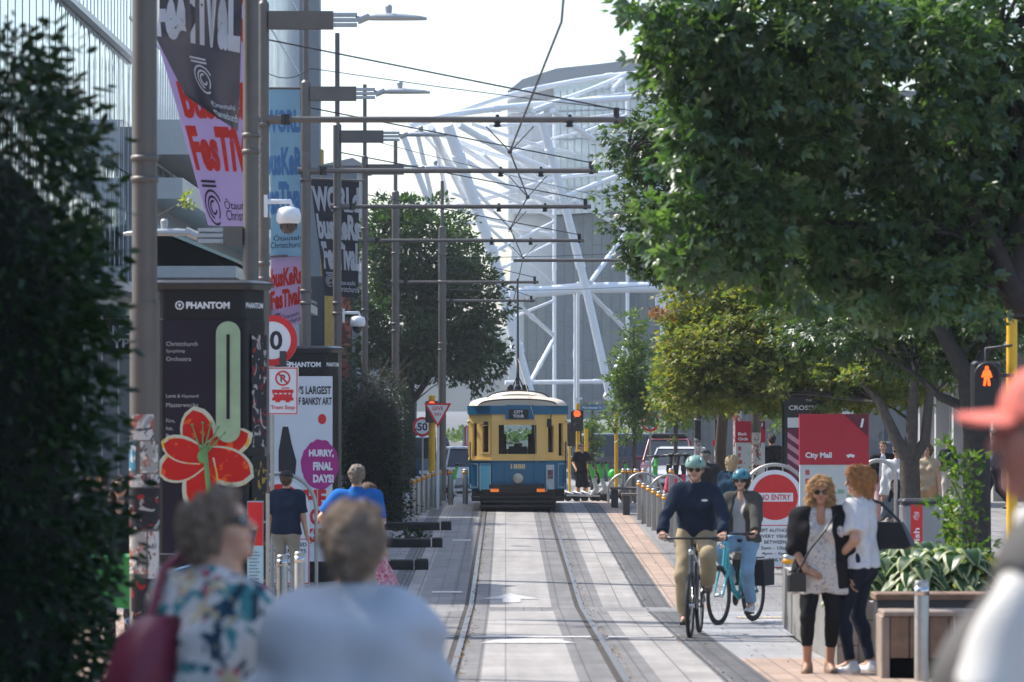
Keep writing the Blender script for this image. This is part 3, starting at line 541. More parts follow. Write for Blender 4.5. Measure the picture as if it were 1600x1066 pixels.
# ------------------------------------------------------------------ poster pillars
def pillar(label, px, Y, w, h, rz, posters_fn):
    t = thing('poster_pillar', label, 'advertising pillar', (PX(px, Y), Y, G(Y)), 0, 'black advertising pillars')
    # rounded three sided plan: broad face to the street, short faces beside
    def plan(s):
        pts = []
        for (cx, cy, a0, a1) in ((-w*.36, -w*.26, 180, 270), (w*.30, -w*.26, 270, 335), (w*.42, w*.02, -25, 60), (w*.1, w*.4, 60, 120), (-w*.36, w*.15, 120, 180)):
            for k in range(5):
                a = R(a0+(a1-a0)*k/4); pts.append(((cx+w*.10*math.cos(a))*s, (cy+w*.10*math.sin(a))*s))
        return pts
    b = MB(); b.loft([[(x, y, z) for x, y in plan(s)] for z, s in ((0, .97), (.32, .97), (.325, 1), (h-.42, 1), (h-.415, .985), (h-.1, .985))]); b.build('body', M('black pillar enamel', (.008, .008, .010), .45, 0, .1, spec=.3), t)
    b = MB(); b.loft([[(x, y, z) for x, y in plan(s)] for z, s in ((h-.1, 1.1), (h-.05, 1.16), (h-.03, 1.16), (h, 1.0))]); b.build('cap', M('pillar cap', (.03, .032, .035), .4, .3), t)
    yf = -w*.36-.004; b = MB(); b.text('PHANTOM', onXZ(w*.02, yf, h-.27), h=.075, bold=.04)
    b.torus((-w*.24, yf, h-.27), .04, .008, 'Y', 16, 5); b.flat([(-w*.24-.02, yf, h-.255), (-w*.24, yf, h-.295), (-w*.24+.02, yf, h-.255)]); b.text('PHANTOM', lambda u, v: (w*.44+u*.42, -w*.245+u*.9, h-.27+v), h=.06, bold=.03); b.build('lettering', signw, t)
    posters_fn(t, yf); return t
def petal(b, c, a, L, w, y, flip=1):
    n = 10; ca, sa = math.cos(a), math.sin(a); pl = []; pr = []
    for i in range(n+1):
        s = i/n; q = w*math.sin(math.pi*(.14+.86*s**1.25))**.55+.002; pl.append((c[0]+ca*s*L-sa*q, y, c[1]+sa*s*L+ca*q)); pr.append((c[0]+ca*s*L+sa*q, y, c[1]+sa*s*L-ca*q))
    b.flat(pr+pl[::-1])
red_p = M_print('lily red', (.50, .015, .012), [(.66, .10, .02)], 7, .60, .45, .6); yel_p = M_print('lily edge', (.52, .54, .42), [(.60, .42, .06)], 8, .58, .45); grn_p = M('poster green', (.30, .42, .26), .5)
def pf1(t, y):
    b = MB(); b.box(-.45, .40, y-.006, y, .34, 3.36); b.build('poster_sheet', M('aubergine poster', (.018, .014, .024), .6, 0, .15, 3, spec=.2), t)
    w = MB(); r = MB(); g_ = MB(); c = (-.03, 1.90)
    for k, (a, L, ww) in enumerate(((100, .58, .19), (25, .62, .15), (-22, .62, .20), (-95, .68, .19), (-160, .55, .18), (160, .5, .14))):
        L *= .9; ww *= .9; petal(w, c, R(a), L*1.05, ww*1.12, y-.010-k*.0025); petal(r, c, R(a+2), L*.97, ww*.93, y-.0113-k*.0025)
    for a in (60, 75, 90, 45, 110): g_.tube([(c[0], y-.030, c[1]), (c[0]+.33*math.cos(R(a)), y-.030, c[1]+.36*math.sin(R(a)))], [.012, .006], 6); g_.ball((c[0]+.33*math.cos(R(a)), y-.030, c[1]+.36*math.sin(R(a))), .016, 6)
    g_.ball((c[0], y-.028, c[1]), .06, 10, (1, .2, 1.2)); g_.tube([(c[0]+.03, y-.009, c[1]), (c[0]+.10, y-.009, 1.1)], .03, 6)
    w.build('flower_edge', yel_p, t); r.build('flower_print', red_p, t); g_.build('flower_stem', M('stem green', (.12, .30, .10), .5), t)
    b = MB(); pts = [(.24+.13*math.cos(a), y-.033, 3.21+.13*math.sin(a)) for a in np.linspace(0, math.pi, 12)]+[(.24+.13*math.cos(a), y-.033, 2.18+.13*math.sin(a)) for a in np.linspace(math.pi, 2*math.pi, 12)]; b.flat(pts); b.build('green_loop', grn_p, t)
    b = MB(); b.box(.222, .258, y-.038, y-.034, 2.30, 3.20); b.build('loop_slot', MATS['aubergine poster'], t)
    b = MB()
    for z, s in ((3.1, 'Christchurch'), (3.02, 'Symphony'), (2.94, 'Orchestra'), (2.54, 'Lamb & Hayward'), (2.45, 'Masterworks'), (2.28, 'Fire,'), (2.2, 'Ice,'), (2.12, 'Romance'), (.62, 'Charles Luney'), (.54, 'Auditorium')): b.text(s, lambda u, v, z=z: (-.42+u, y-.010, z+v), h=.045, align='L')
    b.build('lettering', M('pale print', (.42, .42, .40), .6), t)
    b = MB(); fn = lambda x, z: (.50+x*.30, -.30+x*.62, z)
    for (x0, x1, z0, z1) in ((-.05, .42, 2.0, 3.2),): b.flat([fn(x0, z0), fn(x1, z0), fn(x1, z1), fn(x0, z1)])
    b.build('side_poster', poster_mats[1], t); b = MB(); b.flat([fn(-.05, .4), fn(.42, .4), fn(.42, 1.9), fn(-.05, 1.9)]); b.build('side_poster', M_print('amber bottle poster', (.03, .03, .03), [(.4, .25, .04)], 6, .6), t)
pillar('nearest black poster pillar with a big red lily poster beside the papered pole', 326, 44, 1.16, 3.78, 0, pf1)
def pf2(t, y):
    b = MB(); b.box(-.46, .42, y-.006, y, .30, 2.98); b.build('poster_sheet', M('white poster', (.60, .63, .66), .5, 0, .06, 3), t)
    b = MB(); b.text("WORLD'S LARGEST", onXZ(.0, y-.010, 2.78), w=.80, h=.12, bold=.03).text('EXHIBIT OF BANKSY ART', onXZ(-.0, y-.010, 2.62), w=.82, h=.11, bold=.03)
    b.prism([(-.36, 1.55), (-.12, 1.55), (-.10, 1.75), (-.17, 2.0), (-.22, 2.25), (-.3, 2.25), (-.36, 1.9)], y-.010, y-.007); b.build('black_print', ink, t)   # plain dark shape in place of the artwork
    rn = random.Random(4); b = MB(); b.flat([(.24+.27*math.cos(a)*(1+rn.uniform(-.03, .05)), y-.010, 1.70+.36*math.sin(a)*(1+rn.uniform(-.03, .05))) for a in np.linspace(0, 2*math.pi, 40)[:-1]]); b.build('magenta_spot', M('magenta ink', (.40, .02, .20), .6), t)
    b = MB(); b.flat([(.27+.06*math.cos(a), y-.010, 2.36+.075*math.sin(a)) for a in np.linspace(0, 2*math.pi, 20)[:-1]]); b.text('THE', onXZ(.1, y-.010, 1.22), w=.46, h=.24, bold=.05).text('ART OF', onXZ(.0, y-.010, .95), w=.72, h=.24, bold=.05).text('BANKSY', onXZ(.0, y-.010, .68), w=.74, h=.2, bold=.05); b.build('red_print', redp, t)
    b = MB(); b.text('HURRY,', onXZ(.26, y-.014, 1.86), w=.36, h=.12, bold=.05).text('FINAL', onXZ(.28, y-.014, 1.68), w=.28, h=.12, bold=.05).text('DAYS!', onXZ(.29, y-.014, 1.50), w=.3, h=.12, bold=.05); b.build('lettering', signw, t)
pillar('farther black poster pillar with a white exhibition poster and magenta spot', 476, 59.6, .95, 3.42, 0, pf2)
t = thing('timetable_panel', 'narrow red and pale blue notice panel right of the near poster pillar', 'sign', (PX(399, 43.3), 43.3, G(43.3)))
b = MB(); b.box(-.085, .085, -.012, .012, .05, 1.42); b.build('panel', M('pale blue panel', (.40, .58, .66), .5), t)
b = MB(); b.box(-.082, .082, -.018, -.013, .95, 1.41); b.build('red_header', redp, t)
b = MB()
for i in range(22): b.box(-.065, .05-(i*37 % 5)*.008, -.0165, -.0125, .14+i*.035, .15+i*.035)
b.build('print', M('blue grey ink', (.12, .2, .26), .6), t)
b = MB(); b.tube([(.13, .0, 0), (.13, 0, 1.5)], .022); b.tube([(.08, 0, 1.2), (.13, 0, 1.2)], .012); b.build('post', steel, t)
# ------------------------------------------------------------------ traffic signs
def disc(b, x, y, z, r0, r1=0, n=40):
    if r1: b.raw([p for k in range(n) for p in ((x+r0*math.cos(2*math.pi*k/n), y, z+r0*math.sin(2*math.pi*k/n)), (x+r1*math.cos(2*math.pi*k/n), y, z+r1*math.sin(2*math.pi*k/n)))], [(2*k, 2*((k+1) % n), 2*((k+1) % n)+1, 2*k+1)[::-1] for k in range(n)])
    else: b.flat([(x+r0*math.cos(2*math.pi*k/n), y, z+r0*math.sin(2*math.pi*k/n)) for k in range(n)])
    return b
def plate(b, x, z, r, y0=-.012, y1=.012, n=40): return b.tube([(x, y0, z), (x, y1, z)], r, n, True, False)
def round_sign(name, label, px, py, Y, r, txt, th, zoff=0):
    t = thing(name, label, 'road sign', (PX(px, Y), Y, G(Y))); z = PZ(py, Y)-G(Y)
    b = MB(); b.tube([(0, .04, 0), (0, .04, z+r*.9)], .03); b.build('post', steel, t)
    b = MB(); plate(b, 0, z, r); b.build('plate', signw, t); b = MB(); disc(b, 0, -.015, z, r, r*.74); b.build('red_ring', redp, t)
    if txt: b = MB(); b.text(txt, onXZ(0, -.015, z), h=th, bold=.03); b.build('number', ink, t)
    return t, z
t, z = round_sign('speed_sign', 'round red rimmed 10 sign beside the near poster pillar', 425, 532, 56.2, .35, '10', .265)
sg = thing('tram_stop_sign', 'small white square sign with red tram picture and crossed P below the 10 sign', 'road sign', P(442, 611, 56))
b = MB(); b.box(-.235, .235, -.01, .01, -.36, .36); b.build('plate', signw, sg); sg.scale = (.91, 1, .91)
b = MB()
for a in ((-.22, .22, .335, .35), (-.22, .22, -.35, -.335), (-.22, -.205, -.335, .335), (.205, .22, -.335, .335)): b.box(a[0], a[1], -.016, -.011, a[2], a[3])
disc(b, 0, -.014, .19, .115, .09); b.raw([(-.085, -.0145, .26), (-.065, -.0145, .28), (.085, -.0145, .12), (.065, -.0145, .10)], [(3, 2, 1, 0)])
b.box(-.16, .16, -.0145, -.0115, -.03, .02).box(-.14, .14, -.0145, -.0115, -.1, -.05).box(-.16, .16, -.0145, -.0115, -.145, -.1).box(-.11, -.04, -.0145, -.0115, -.17, -.145).box(.04, .11, -.0145, -.0115, -.17, -.145).box(-.02, .10, -.0145, -.0115, .035, .05)
for x in (-.14, -.07, 0, .07, .13): b.box(x-.012, x+.012, -.0145, -.0115, -.05, -.03)
b.text('Tram Stop', onXZ(0, -.0145, -.255), w=.36, bold=.02); b.build('red_symbol', redp, sg); b = MB(); b.text('P', onXZ(0, -.0135, .19), h=.11, bold=.02); b.build('letter', ink, sg)
b = MB(); b.box(-.05, .05, .011, .04, -.3, .6); b.build('bracket', dkmetal, sg)
t, z = round_sign('speed_sign', 'small round 50 sign behind the give way sign', 660, 667, 125, .30, '50', .24)
t, z = round_sign('prohibition_sign', 'round red rimmed sign half hidden by leaves near the red car', 1016, 660, 118, .27, '', 0); b = MB(); b.raw([(-.15, -.016, z+.17), (-.11, -.016, z+.2), (.17, -.016, z-.13), (.13, -.016, z-.16)], [(3, 2, 1, 0)]); b.build('slash', redp, t)
t = thing('give_way_sign', 'white and red GIVE WAY triangle on a thin white post', 'road sign', (PX(684, 89), 89, G(89))); z = PZ(630, 89)-G(89)
b = MB(); b.tube([(0, .03, 0), (0, .03, z-.05)], .036); b.build('post', white, t)
def tri(s, y): return [(-.30*s, y, z+.005-.185+.18*s), (0, y, z-.175-.36*s), (.30*s, y, z+.005-.185+.18*s)]
b = MB(); b.loft([tri(1, -.012)[::-1], tri(1, .012)[::-1]]); b.build('plate', redp, t); b = MB(); b.flat(tri(.76, -.016)); b.build('white_face', signw, t)
b = MB(); b.text('GIVE', onXZ(0, -.020, z-.115), w=.24, h=.085, bold=.02).text('WAY', onXZ(0, -.020, z-.245), w=.16, h=.075, bold=.02); b.build('lettering', redp, t)
def no_entry(label, px, py, Y, text=True):
    t = thing('no_entry_sign', label, 'road sign', (PX(px, Y), Y, G(Y)), 0, 'no entry boards in steel hoops'); z = PZ(py, Y)-G(Y)
    b = MB(); plate(b, 0, z, .41); b.box(-.41, .41, -.0121, .0119, .08, z-.1); b.build('plate', signw, t)
    b = MB(); disc(b, 0, -.016, z, .345); b.build('red_disc', redp, t); b = MB(); b.box(-.27, .27, -.021, -.0165, z-.065, z+.065); b.build('white_bar', signw, t)
    zz = z-.43; b = MB(); b.text('NO ENTRY', onXZ(0, -.024, z), w=.47, h=.085, bold=.02)
    for a in ((-.405, .405, zz, zz+.012), (-.405, .405, .09, .105), (-.405, -.393, .105, zz), (.393, .405, .105, zz)): b.box(a[0], a[1], -.016, -.0125, a[2], a[3])
    b.build('red_lettering', redp, t); b = MB()
    for i, (s, w) in enumerate((('EXCEPT AUTHORISED', .74), ('DELIVERY VEHICLES', .72), ('BETWEEN', .33), ('5am - 10am', .42), ('4pm - 5pm', .40), ('ONLY', .22), ('Trams at any time', .56), ('Cycles at any time', .58))): b.text(s, onXZ(0, -.016, zz-.07-i*.088-(.05 if i > 5 else 0)), w=w, h=.052, bold=.015)
    b.build('lettering', ink, t)
    b = MB(); r = .50; b.tube([(-r, .06, 0), (-r, .06, z-.02)]+[(r*math.cos(a), .06, z-.02+r*1.02*math.sin(a)) for a in np.linspace(math.pi, 0, 18)]+[(r, .06, 0)], .028, 10); b.build('hoop', steel, t)
    b = MB(); b.cyl(-.12, .0605, z+.36, z+.48, .012).cyl(.12, .0605, z+.36, z+.48, .012); b.build('strut', steel, t)
no_entry('NO ENTRY board in a steel hoop left of the big red map sign', 1211, 777, 61.7); no_entry('NO ENTRY board half hidden behind the person in the black cap', 438, 795, 57.2)
def map_sign(label, px, Y, w, top, lines, rz=0):
    t = thing('map_sign', label, 'map sign', (PX(px, Y), Y, G(Y)), rz, 'red topped street map signs'); h = PZ(top, Y)-G(Y); zr = h-w*.74
    b = MB(); b.box(-w/2, w/2, -.06, .06, .02, zr); b.build('map_panel', M('pale map panel', (.50, .52, .50), .45, 0, .05, 4), t)
    b = MB(); b.box(-w/2-.005, w/2+.005, -.066, .066, zr+.002, h); b.build('red_panel', M('crimson panel', (.40, .012, .03), .4, 0, .08, 3), t)
    b = MB(); b.flat([(w*.14, -.069, h-.004), (w*.49, -.069, h-.33*w), (w*.49, -.069, h-.004)][::1]); b.build('dark_corner', M('maroon corner', (.10, .01, .02), .4), t)
    b = MB(); b.text('i', lambda u, v: (w*.405+u+v*.2, -.072, h-.13*w+v), h=.13*w, bold=.05)
    for i, s in enumerate(lines): b.text(s, lambda u, v, i=i: (-w*.42+u, -.072, zr+w*.13+(len(lines)-1-i)*w*.17+v), h=w*.105, bold=.03, align='L')
    if len(lines) == 1: b.prism([(w*.17, zr+w*.14), (w*.20, zr+w*.10), (w*.24, zr+w*.12), (w*.28, zr+w*.10), (w*.30, zr+w*.14), (w*.24, zr+w*.16)], -.072, -.068)
    b.build('lettering', signw, t)
    b = MB(); rn = random.Random(7)
    for i in range(9): z0 = zr-.14-i*.12; b.box(-w*.42, -w*.42+rn.uniform(.04, .09), -.064, -.061, z0, z0+.07)
    b.build('map_index', M('red map ink', (.45, .08, .08), .6), t); b = MB()
    for i in range(16): x, z0 = rn.uniform(-.25, .40)*w, rn.uniform(.3, zr-.2); b.box(x, x+rn.uniform(.02, .10)*w, -.0635, -.061, z0, z0+rn.uniform(.02, .1))
    b.build('map_print', M('green map ink', (.20, .36, .22), .6), t)
    b = MB(); b.box(-w/2+.02, w/2-.02, -.05, .05, -.02, .018); b.build('foot', dkmetal, t); return t
map_sign('big red topped City Mall map sign behind the two women', 1303, 57, .955, 647, ['City Mall'])
map_sign('smaller red topped map sign behind the bronze poles', 1172, 73, .52, 658, ['Black', 'Circle'])
t = thing('mall_pylon', 'black shopping mall pylon with a chevron poster left of the big map sign', 'sign', (PX(1257, 66), 66, G(66))); h = PZ(612, 66)-G(66); hw = .36
b = MB(); b.bev(-hw, hw, -.1, .1, 0, h, .03); b.build('body', black, t)
b = MB(); b.text('THE', onXZ(.06, -.104, h-.14), h=.04).text('CROSSING', onXZ(.03, -.104, h-.26), w=.58, h=.075, bold=.02)
for k in range(3): b.prism([(-.05+k*.05, h-.02), (-.01+k*.05, h-.02), (.06+k*.05, h+.08), (.02+k*.05, h+.08)], -.104, -.101)
b.box(-.28, .3, -.104, -.101, h-.58, h-.42); b.build('lettering', signw, t)
b = MB(); b.box(-.28, .3, -.103, -.101, .5, h-.6); b.build('poster', M('plum poster', (.16, .01, .05), .5), t)
b = MB()
for k in range(10):
    z0 = h-.85-k*.17
    if z0 > .95: b.raw([(-.28, -.106, z0+.2), (.0, -.106, z0), (.0, -.106, z0-.085), (-.28, -.106, z0+.115)], [(3, 2, 1, 0)]); b.raw([(0, -.1061, z0), (.3, -.1061, z0+.2), (.3, -.1061, z0+.115), (0, -.1061, z0-.085)], [(3, 2, 1, 0)])
b.text('CHOICE', onXZ(.02, -.106, .82), w=.45, h=.09, bold=.03); b.build('chevrons', M('pink print', (.55, .28, .33), .5), t)
# ------------------------------------------------------------------ cameras on poles
def dome(label, px, py, Y, s=1):
    t = thing('dome_camera', label, 'security camera', P(px, py, Y), 0, 'white dome cameras on poles')
    b = MB(); b.box(-.30*s, -.26*s, -.06*s, .06*s, -.05*s, .22*s); b.tube([(-.26*s, 0, .14*s), (.02*s, 0, .14*s), (.04*s, 0, .06*s)], .03*s); b.build('bracket', white, t)
    b = MB(); b.lathe([(.05*s, .08*s), (.13*s, .05*s), (.15*s, -.02*s), (.15*s, -.10*s), (.12*s, -.13*s)][::-1], n=20); b.build('housing', white, t)
    b = MB(); b.lathe([(.001, -.26*s), (.06*s, -.245*s), (.105*s, -.19*s), (.11*s, -.131*s)], n=16); b.build('lens_dome', M_glass('smoked dome', (.03, .025, .03), .08), t)
dome('white dome camera beside the thick bronze pole above the near pillar', 451, 333, 47.6, .95); dome('small white dome camera on the pole above the far pillar', 559, 500, 72.6, .9)
# ------------------------------------------------------------------ bollards, hoops, logs, bins
def bollard(h, r, band):
    t = thing('bollard', 'steel bollard', 'bollard')
    b = MB(); b.lathe([(r, 0), (r, h-.02), (r*.9, h), (.001, h+.004)], n=18); b.build('post', steel, t)
    if band: b = MB(); b.lathe([(r+.001, h-.1), (r+.003, h-.1), (r+.003, h-.045), (r+.001, h-.045)], n=18); b.build('band', orange, t)
    else: b = MB(); b.lathe([(r+.001, h-.12), (r+.004, h-.12), (r+.004, h-.05), (r+.001, h-.05)], n=18); b.build('band', chrome, t)
    return t
prB, prP = bollard(.80, .062, True), bollard(.82, .06, False)
used = set()
def put_bollard(kind, x, Y, label, group):
    pr = prB if kind else prP
    if pr.name not in used: used.add(pr.name); pr.location = (x, Y, G(Y)); pr['label'] = label; pr['group'] = group
    else: dup(pr, (x, Y, G(Y)), 0, label, group)
gl, gr = 'orange banded bollards left of the tram', 'orange banded bollards right of the track'
for px, Y in ((645, 84.5), (653, 86), (661, 87.6), (669, 89.2), (677, 91), (686, 93), (704, 93.5), (727, 94)): put_bollard(1, PX(px, Y), Y, 'orange banded steel bollard in the group left of the tram', gl)
for i in range(9): Y = 83-i*1.75; put_bollard(1, 2.72+i*.035, Y, 'orange banded steel bollard in the row behind the cyclists', gr)
for px in (975, 983, 994, 1006): put_bollard(1, PX(px, 96), 96, 'orange banded steel bollard by the bike hoops near the scooters', 'orange banded bollards by the scooters')
put_bollard(1, PX(1049, 95), 95, 'single orange banded bollard in front of the white car', 'orange banded bollards by the scooters')
put_bollard(1, PX(1231, 46.2), 46.2, 'orange banded steel bollard under the NO ENTRY board beside the woman in black', gr)
put_bollard(0, PX(1440, 33.3), 33.3, 'plain steel bollard in front of the wooden planter bench', 'plain steel bollards'); put_bollard(0, PX(441, 45), 45, 'plain steel bollard at the foot of the man in the black cap', 'plain steel bollards'); put_bollard(0, PX(468, 47), 47, 'plain steel bollard right of its twin near the left NO ENTRY board', 'plain steel bollards')
def hoop(px, Y, label, w=.42, h=.70):
    b = MB(); b.tube([(-w, 0, 0), (-w, 0, h-w)]+[(w*math.cos(a), 0, h-w+w*math.sin(a)) for a in np.linspace(math.pi, 0, 14)]+[(w, 0, 0)], .03, 8); o = b.build('bike_hoop', steel, None, (PX(px, Y), Y, G(Y))); tag(o, label, 'bike rack', 'steel bike hoops')
hoop(978, 97.5, 'steel bike hoop beside the scooters'); hoop(1005, 95.2, 'steel bike hoop left of the lone green scooter'); hoop(1044, 92, 'steel bike hoop before the white car'); hoop(1372, 60, 'tall steel hoop behind the woman in the white top', .26, 1.75)
logm = M('blackened timber', (.022, .021, .021), .85, 0, .35, 12, .4)
for xs, py, lab in (((600, 688, 705), 829, 'farthest'), ((598, 674, 691), 856, 'middle'), ((588, 647, 669), 891, 'nearest')):
    Y = 20134/(py-570.5); t = thing('timber_kerb', f'{lab} of the three black timber kerb logs on the left paving', 'kerb log', (PX(xs[0], Y), Y, G(Y)), 0, 'black timber kerb logs')
    b = MB(); b.bev(-.5, PX(xs[1], Y)-PX(xs[0], Y)-.015, 0, .3, 0, .155, .02); b.build('log', logm, t); b = MB(); b.bev(PX(xs[1], Y)-PX(xs[0], Y)+.01, PX(xs[2], Y)-PX(xs[0], Y), .0, .32, 0, .17, .02); b.build('log_end', logm, t)
def bin_(label, px, Y, w, h, items, name='litter_bin'):
    t = thing(name, label, 'litter bin', (PX(px, Y), Y, G(Y)), 0, 'grey street litter bins')
    b = MB(); b.bev(-w/2, w/2, -.3, .3, .1, h, .05); b.build('body', M('grey bin steel', (.27, .275, .28), .5, .4, .06), t); b = MB(); b.bev(-w/2-.02, w/2+.02, -.32, .32, h, h+.06, .03); b.build('lid', dkmetal, t); b = MB(); b.box(-w/2+.08, w/2-.08, -.2, .2, 0, .099); b.build('foot', dkmetal, t)
    for x, lw, m, s, lm in items:
        b = MB(); b.box(x-lw/2, x+lw/2, -.306, -.301, .16, h-.02); l = b.build('label_strip', m, t)
        b = MB(); b.text(s, lambda u, v: (x-v, -.309, .18+(h*.27)+u), w=h*.5, h=lw*.5, bold=.02); spiral(b, lambda a, c: (x+a, -.309, h-.2+c), 0, 0, lw*.27); b.build('lettering', lm, l)
    return t
bin_('grey twin bin with red and yellow label strips behind the planter', 1461, 60, 1.0, 1.13, [(-.30, .17, redp, 'Rubbish', signw), (.22, .17, M('lime yellow label', (.62, .60, .05), .5), 'Recycling', ink)]); bin_('single grey bin with a red label beside the person in cream trousers', 1457, 114, .40, .98, [(-.04, .12, redp, 'Litter trap', signw)])
# ------------------------------------------------------------------ traffic lights
lit_r = M('lit red lens', (1, .07, .012), .3, emit=1.3); off_l = M('unlit lens', (.03, .025, .02), .2)
def signal(label, px, Y, zt, head=None, lit=0, r=.06, top=None, name='traffic_light', back=False):
    t = thing(name, label, 'traffic light', (PX(px, Y), Y, G(Y)), 0, 'traffic signals at the crossing')
    b = MB(); b.cyl(0, .0, 0, zt, r, n=14); b.build('pole', yellowp, t)
    if top: b = MB(); b.cyl(0, 0, zt, top, r*.8, n=14); b.build('mast', white, t)
    if head:
        z0, z1, dx = head; w = (z1-z0)*.30; b = MB(); b.bev(dx-w, dx+w, -.22-r, -r-.02, z0, z1, .03); h = b.build('signal_head', black, t)
        b = MB(); b.box(dx-w-.005, dx+w+.005, -r-.0195, -r-.004, z0-.01, z1+.01); b.build('backing_board', black, t)
        for k in range(3):
            z = z1-(k+.5)*(z1-z0)/3; q = MB(); rr = w*.55
            if back: continue
            q.tube([(dx, -.235-r, z), (dx, -.221-r, z)], rr, 16); q.build('lens', lit_r if k == lit else off_l, h); v = MB(); v.torus((dx, -.30-r, z), rr*1.1, .012, 'Y', 16, 5, .2, math.pi-.2); v.build('visor', black, h)
    return t
t = signal('traffic light with lit red lens on a tall mast right of the tram', 903, 126, 3.0, (PZ(655, 126)+.0, PZ(623, 126)+.0, -.03), 0, .062, PZ(440, 126)-0); l = t
b = MB(); zz = PZ(618, 126); b.box(.10, .77, -.03, -.01, zz-.09, zz+.07); s_ = b.build('street_name_sign', M('street sign blue', (.03, .16, .30), .5), t); b = MB(); b.text('Manchester St', onXZ(.435, -.034, zz-.01), w=.6, h=.09, bold=.02); b.build('lettering', signw, s_); b = MB(); b.box(.0, .1, -.02, .02, PZ(605, 126)-.03, PZ(605, 126)+.03).box(-.12, .14, -.03, .03, PZ(606, 126), PZ(603, 126)); b.build('clamp', white, t)
signal('yellow signal pole with a lit red lens behind the give way sign', 675, 120, 3.1, (PZ(648, 120)+.0, PZ(615, 120), .0), 0, .1)
signal('plain yellow post in front of the dark blue car', 963, 116, 2.6, None, 0, .055, PZ(650, 116)+.25); signal('short yellow post beside the man with the scooters', 916, 128, 2.25, None, 0, .06)
signal('back of a black signal head right of the tram behind the yellow mast', 890, 130, 2.4, (PZ(697, 130)+.45, PZ(660, 130)+.45, .15), 9, .04, back=True)
t = thing('pedestrian_signal', 'yellow pole with a lit red walking man lantern beside the trees on the right', 'pedestrian signal', (PX(1581, 46), 46, G(46)), 0)
b = MB(); b.cyl(0, 0, 0, 4.0, .062, n=16); b.build('pole', yellowp, t); z = PZ(587, 46)-G(46)
b = MB(); b.bev(-.47, -.14, -.2, .0, z-.43, z+.16, .03); h = b.build('signal_head', black, t); b = MB(); b.tube([(-.14, -.1, z), (0, -.1, z), (0, -.04, z)], .02); b.tube([(-.3, -.05, z+.16), (-.3, -.05, z+.3), (0, -.05, z+.34)], .016); b.build('bracket', dkmetal, t)
b = MB(); x, y = -.305, -.206; disc(b, x, y, z+.085, .022, n=16)
def bar(x0, z0, x1, z1, w):
    d = V((x1-x0, z1-z0)); n_ = V((-d.y, d.x)).normalized()*w; b.flat([(x+x0-n_.x, y, z+z0-n_.y), (x+x1-n_.x, y, z+z1-n_.y), (x+x1+n_.x, y, z+z1+n_.y), (x+x0+n_.x, y, z+z0+n_.y)][::1])
bar(0, -.03, 0, .062, .03); y -= .001; bar(-.025, .05, -.05, -.02, .012); bar(.025, .05, .05, -.02, .012); bar(-.015, -.03, -.028, -.115, .014); bar(.015, -.03, .028, -.115, .014); b.build('red_man', M('lit red man', (1, .09, .01), .4, emit=1.5), h)
b = MB(); b.torus((x, -.24, z), .13, .02, 'Y', 20, 5, -.3, math.pi+.3); b.build('visor', black, h)
# ------------------------------------------------------------------ the tram
def M_thin(name, tint=(.8, .85, .85), refl=.16, rough=.02):
    if name in MATS: return MATS[name]
    m = bpy.data.materials.new(name); MATS[name] = m; t, N, L, b = nodes(m)
    tr = N.new('ShaderNodeBsdfTransparent'); tr.inputs[0].default_value = (*tint, 1); gl = N.new('ShaderNodeBsdfGlossy'); gl.inputs['Roughness'].default_value = rough
    lw = N.new('ShaderNodeLayerWeight'); lw.inputs[0].default_value = refl; ms = N.new('ShaderNodeMixShader'); L.new(lw.outputs['Fresnel'], ms.inputs[0]); L.new(tr.outputs[0], ms.inputs[1]); L.new(gl.outputs[0], ms.inputs[2]); L.new(ms.outputs[0], N['Material Output'].inputs[0])
    return m
pane = M_thin('window pane')
tblue = M('tram blue enamel', (.005, .13, .245), .35, 0, .07, 2, coat=.15); tblue_lit = M('tram pale blue panel', (.09, .31, .43), .35, 0, .05, 2, coat=.15); tyel = M('tram cream yellow', (.83, .53, .16), .45, 0, .06, 3, coat=.1)
tcream = M('tram cream roof', (.62, .54, .42), .5, 0, .08, 2); gold = M('gold leaf', (.70, .58, .30), .4, .2, .05); tdark = M('tram undergear black', (.012, .013, .015), .5, 0, .3, 8); wood = M('varnished wood', (.09, .035, .016), .4, 0, .25, 6); tline = M('cream lining', (.60, .58, .45), .5)
ty = 87.9; tram = thing('tram', 'heritage blue and yellow tram on the rails facing the viewer', 'tram', (.267, ty, G(ty)))
plan = [(-1.06, .42), (-.84, .22), (-.56, 0), (.59, 0), (.83, .22), (1.05, .42)]; LT = 9.2
back = [(1.05, LT-.42), (.59, LT), (-.56, LT), (-1.06, LT-.42)]
def ring(z, s=1, ex=0): return [(x*s+(ex if x > 0 else -ex), (y-LT/2)*s+LT/2+(-ex if y < LT/2 else ex), z) for x, y in plan+back]
b = MB(); b.loft([ring(.48, .995), ring(1.10)], cap=True); b.build('lower_body', tblue, tram)
b = MB(); b.loft([ring(1.1005, 1, .015), ring(1.14, 1, .015)]); b.build('waist_rail', tyel, tram)
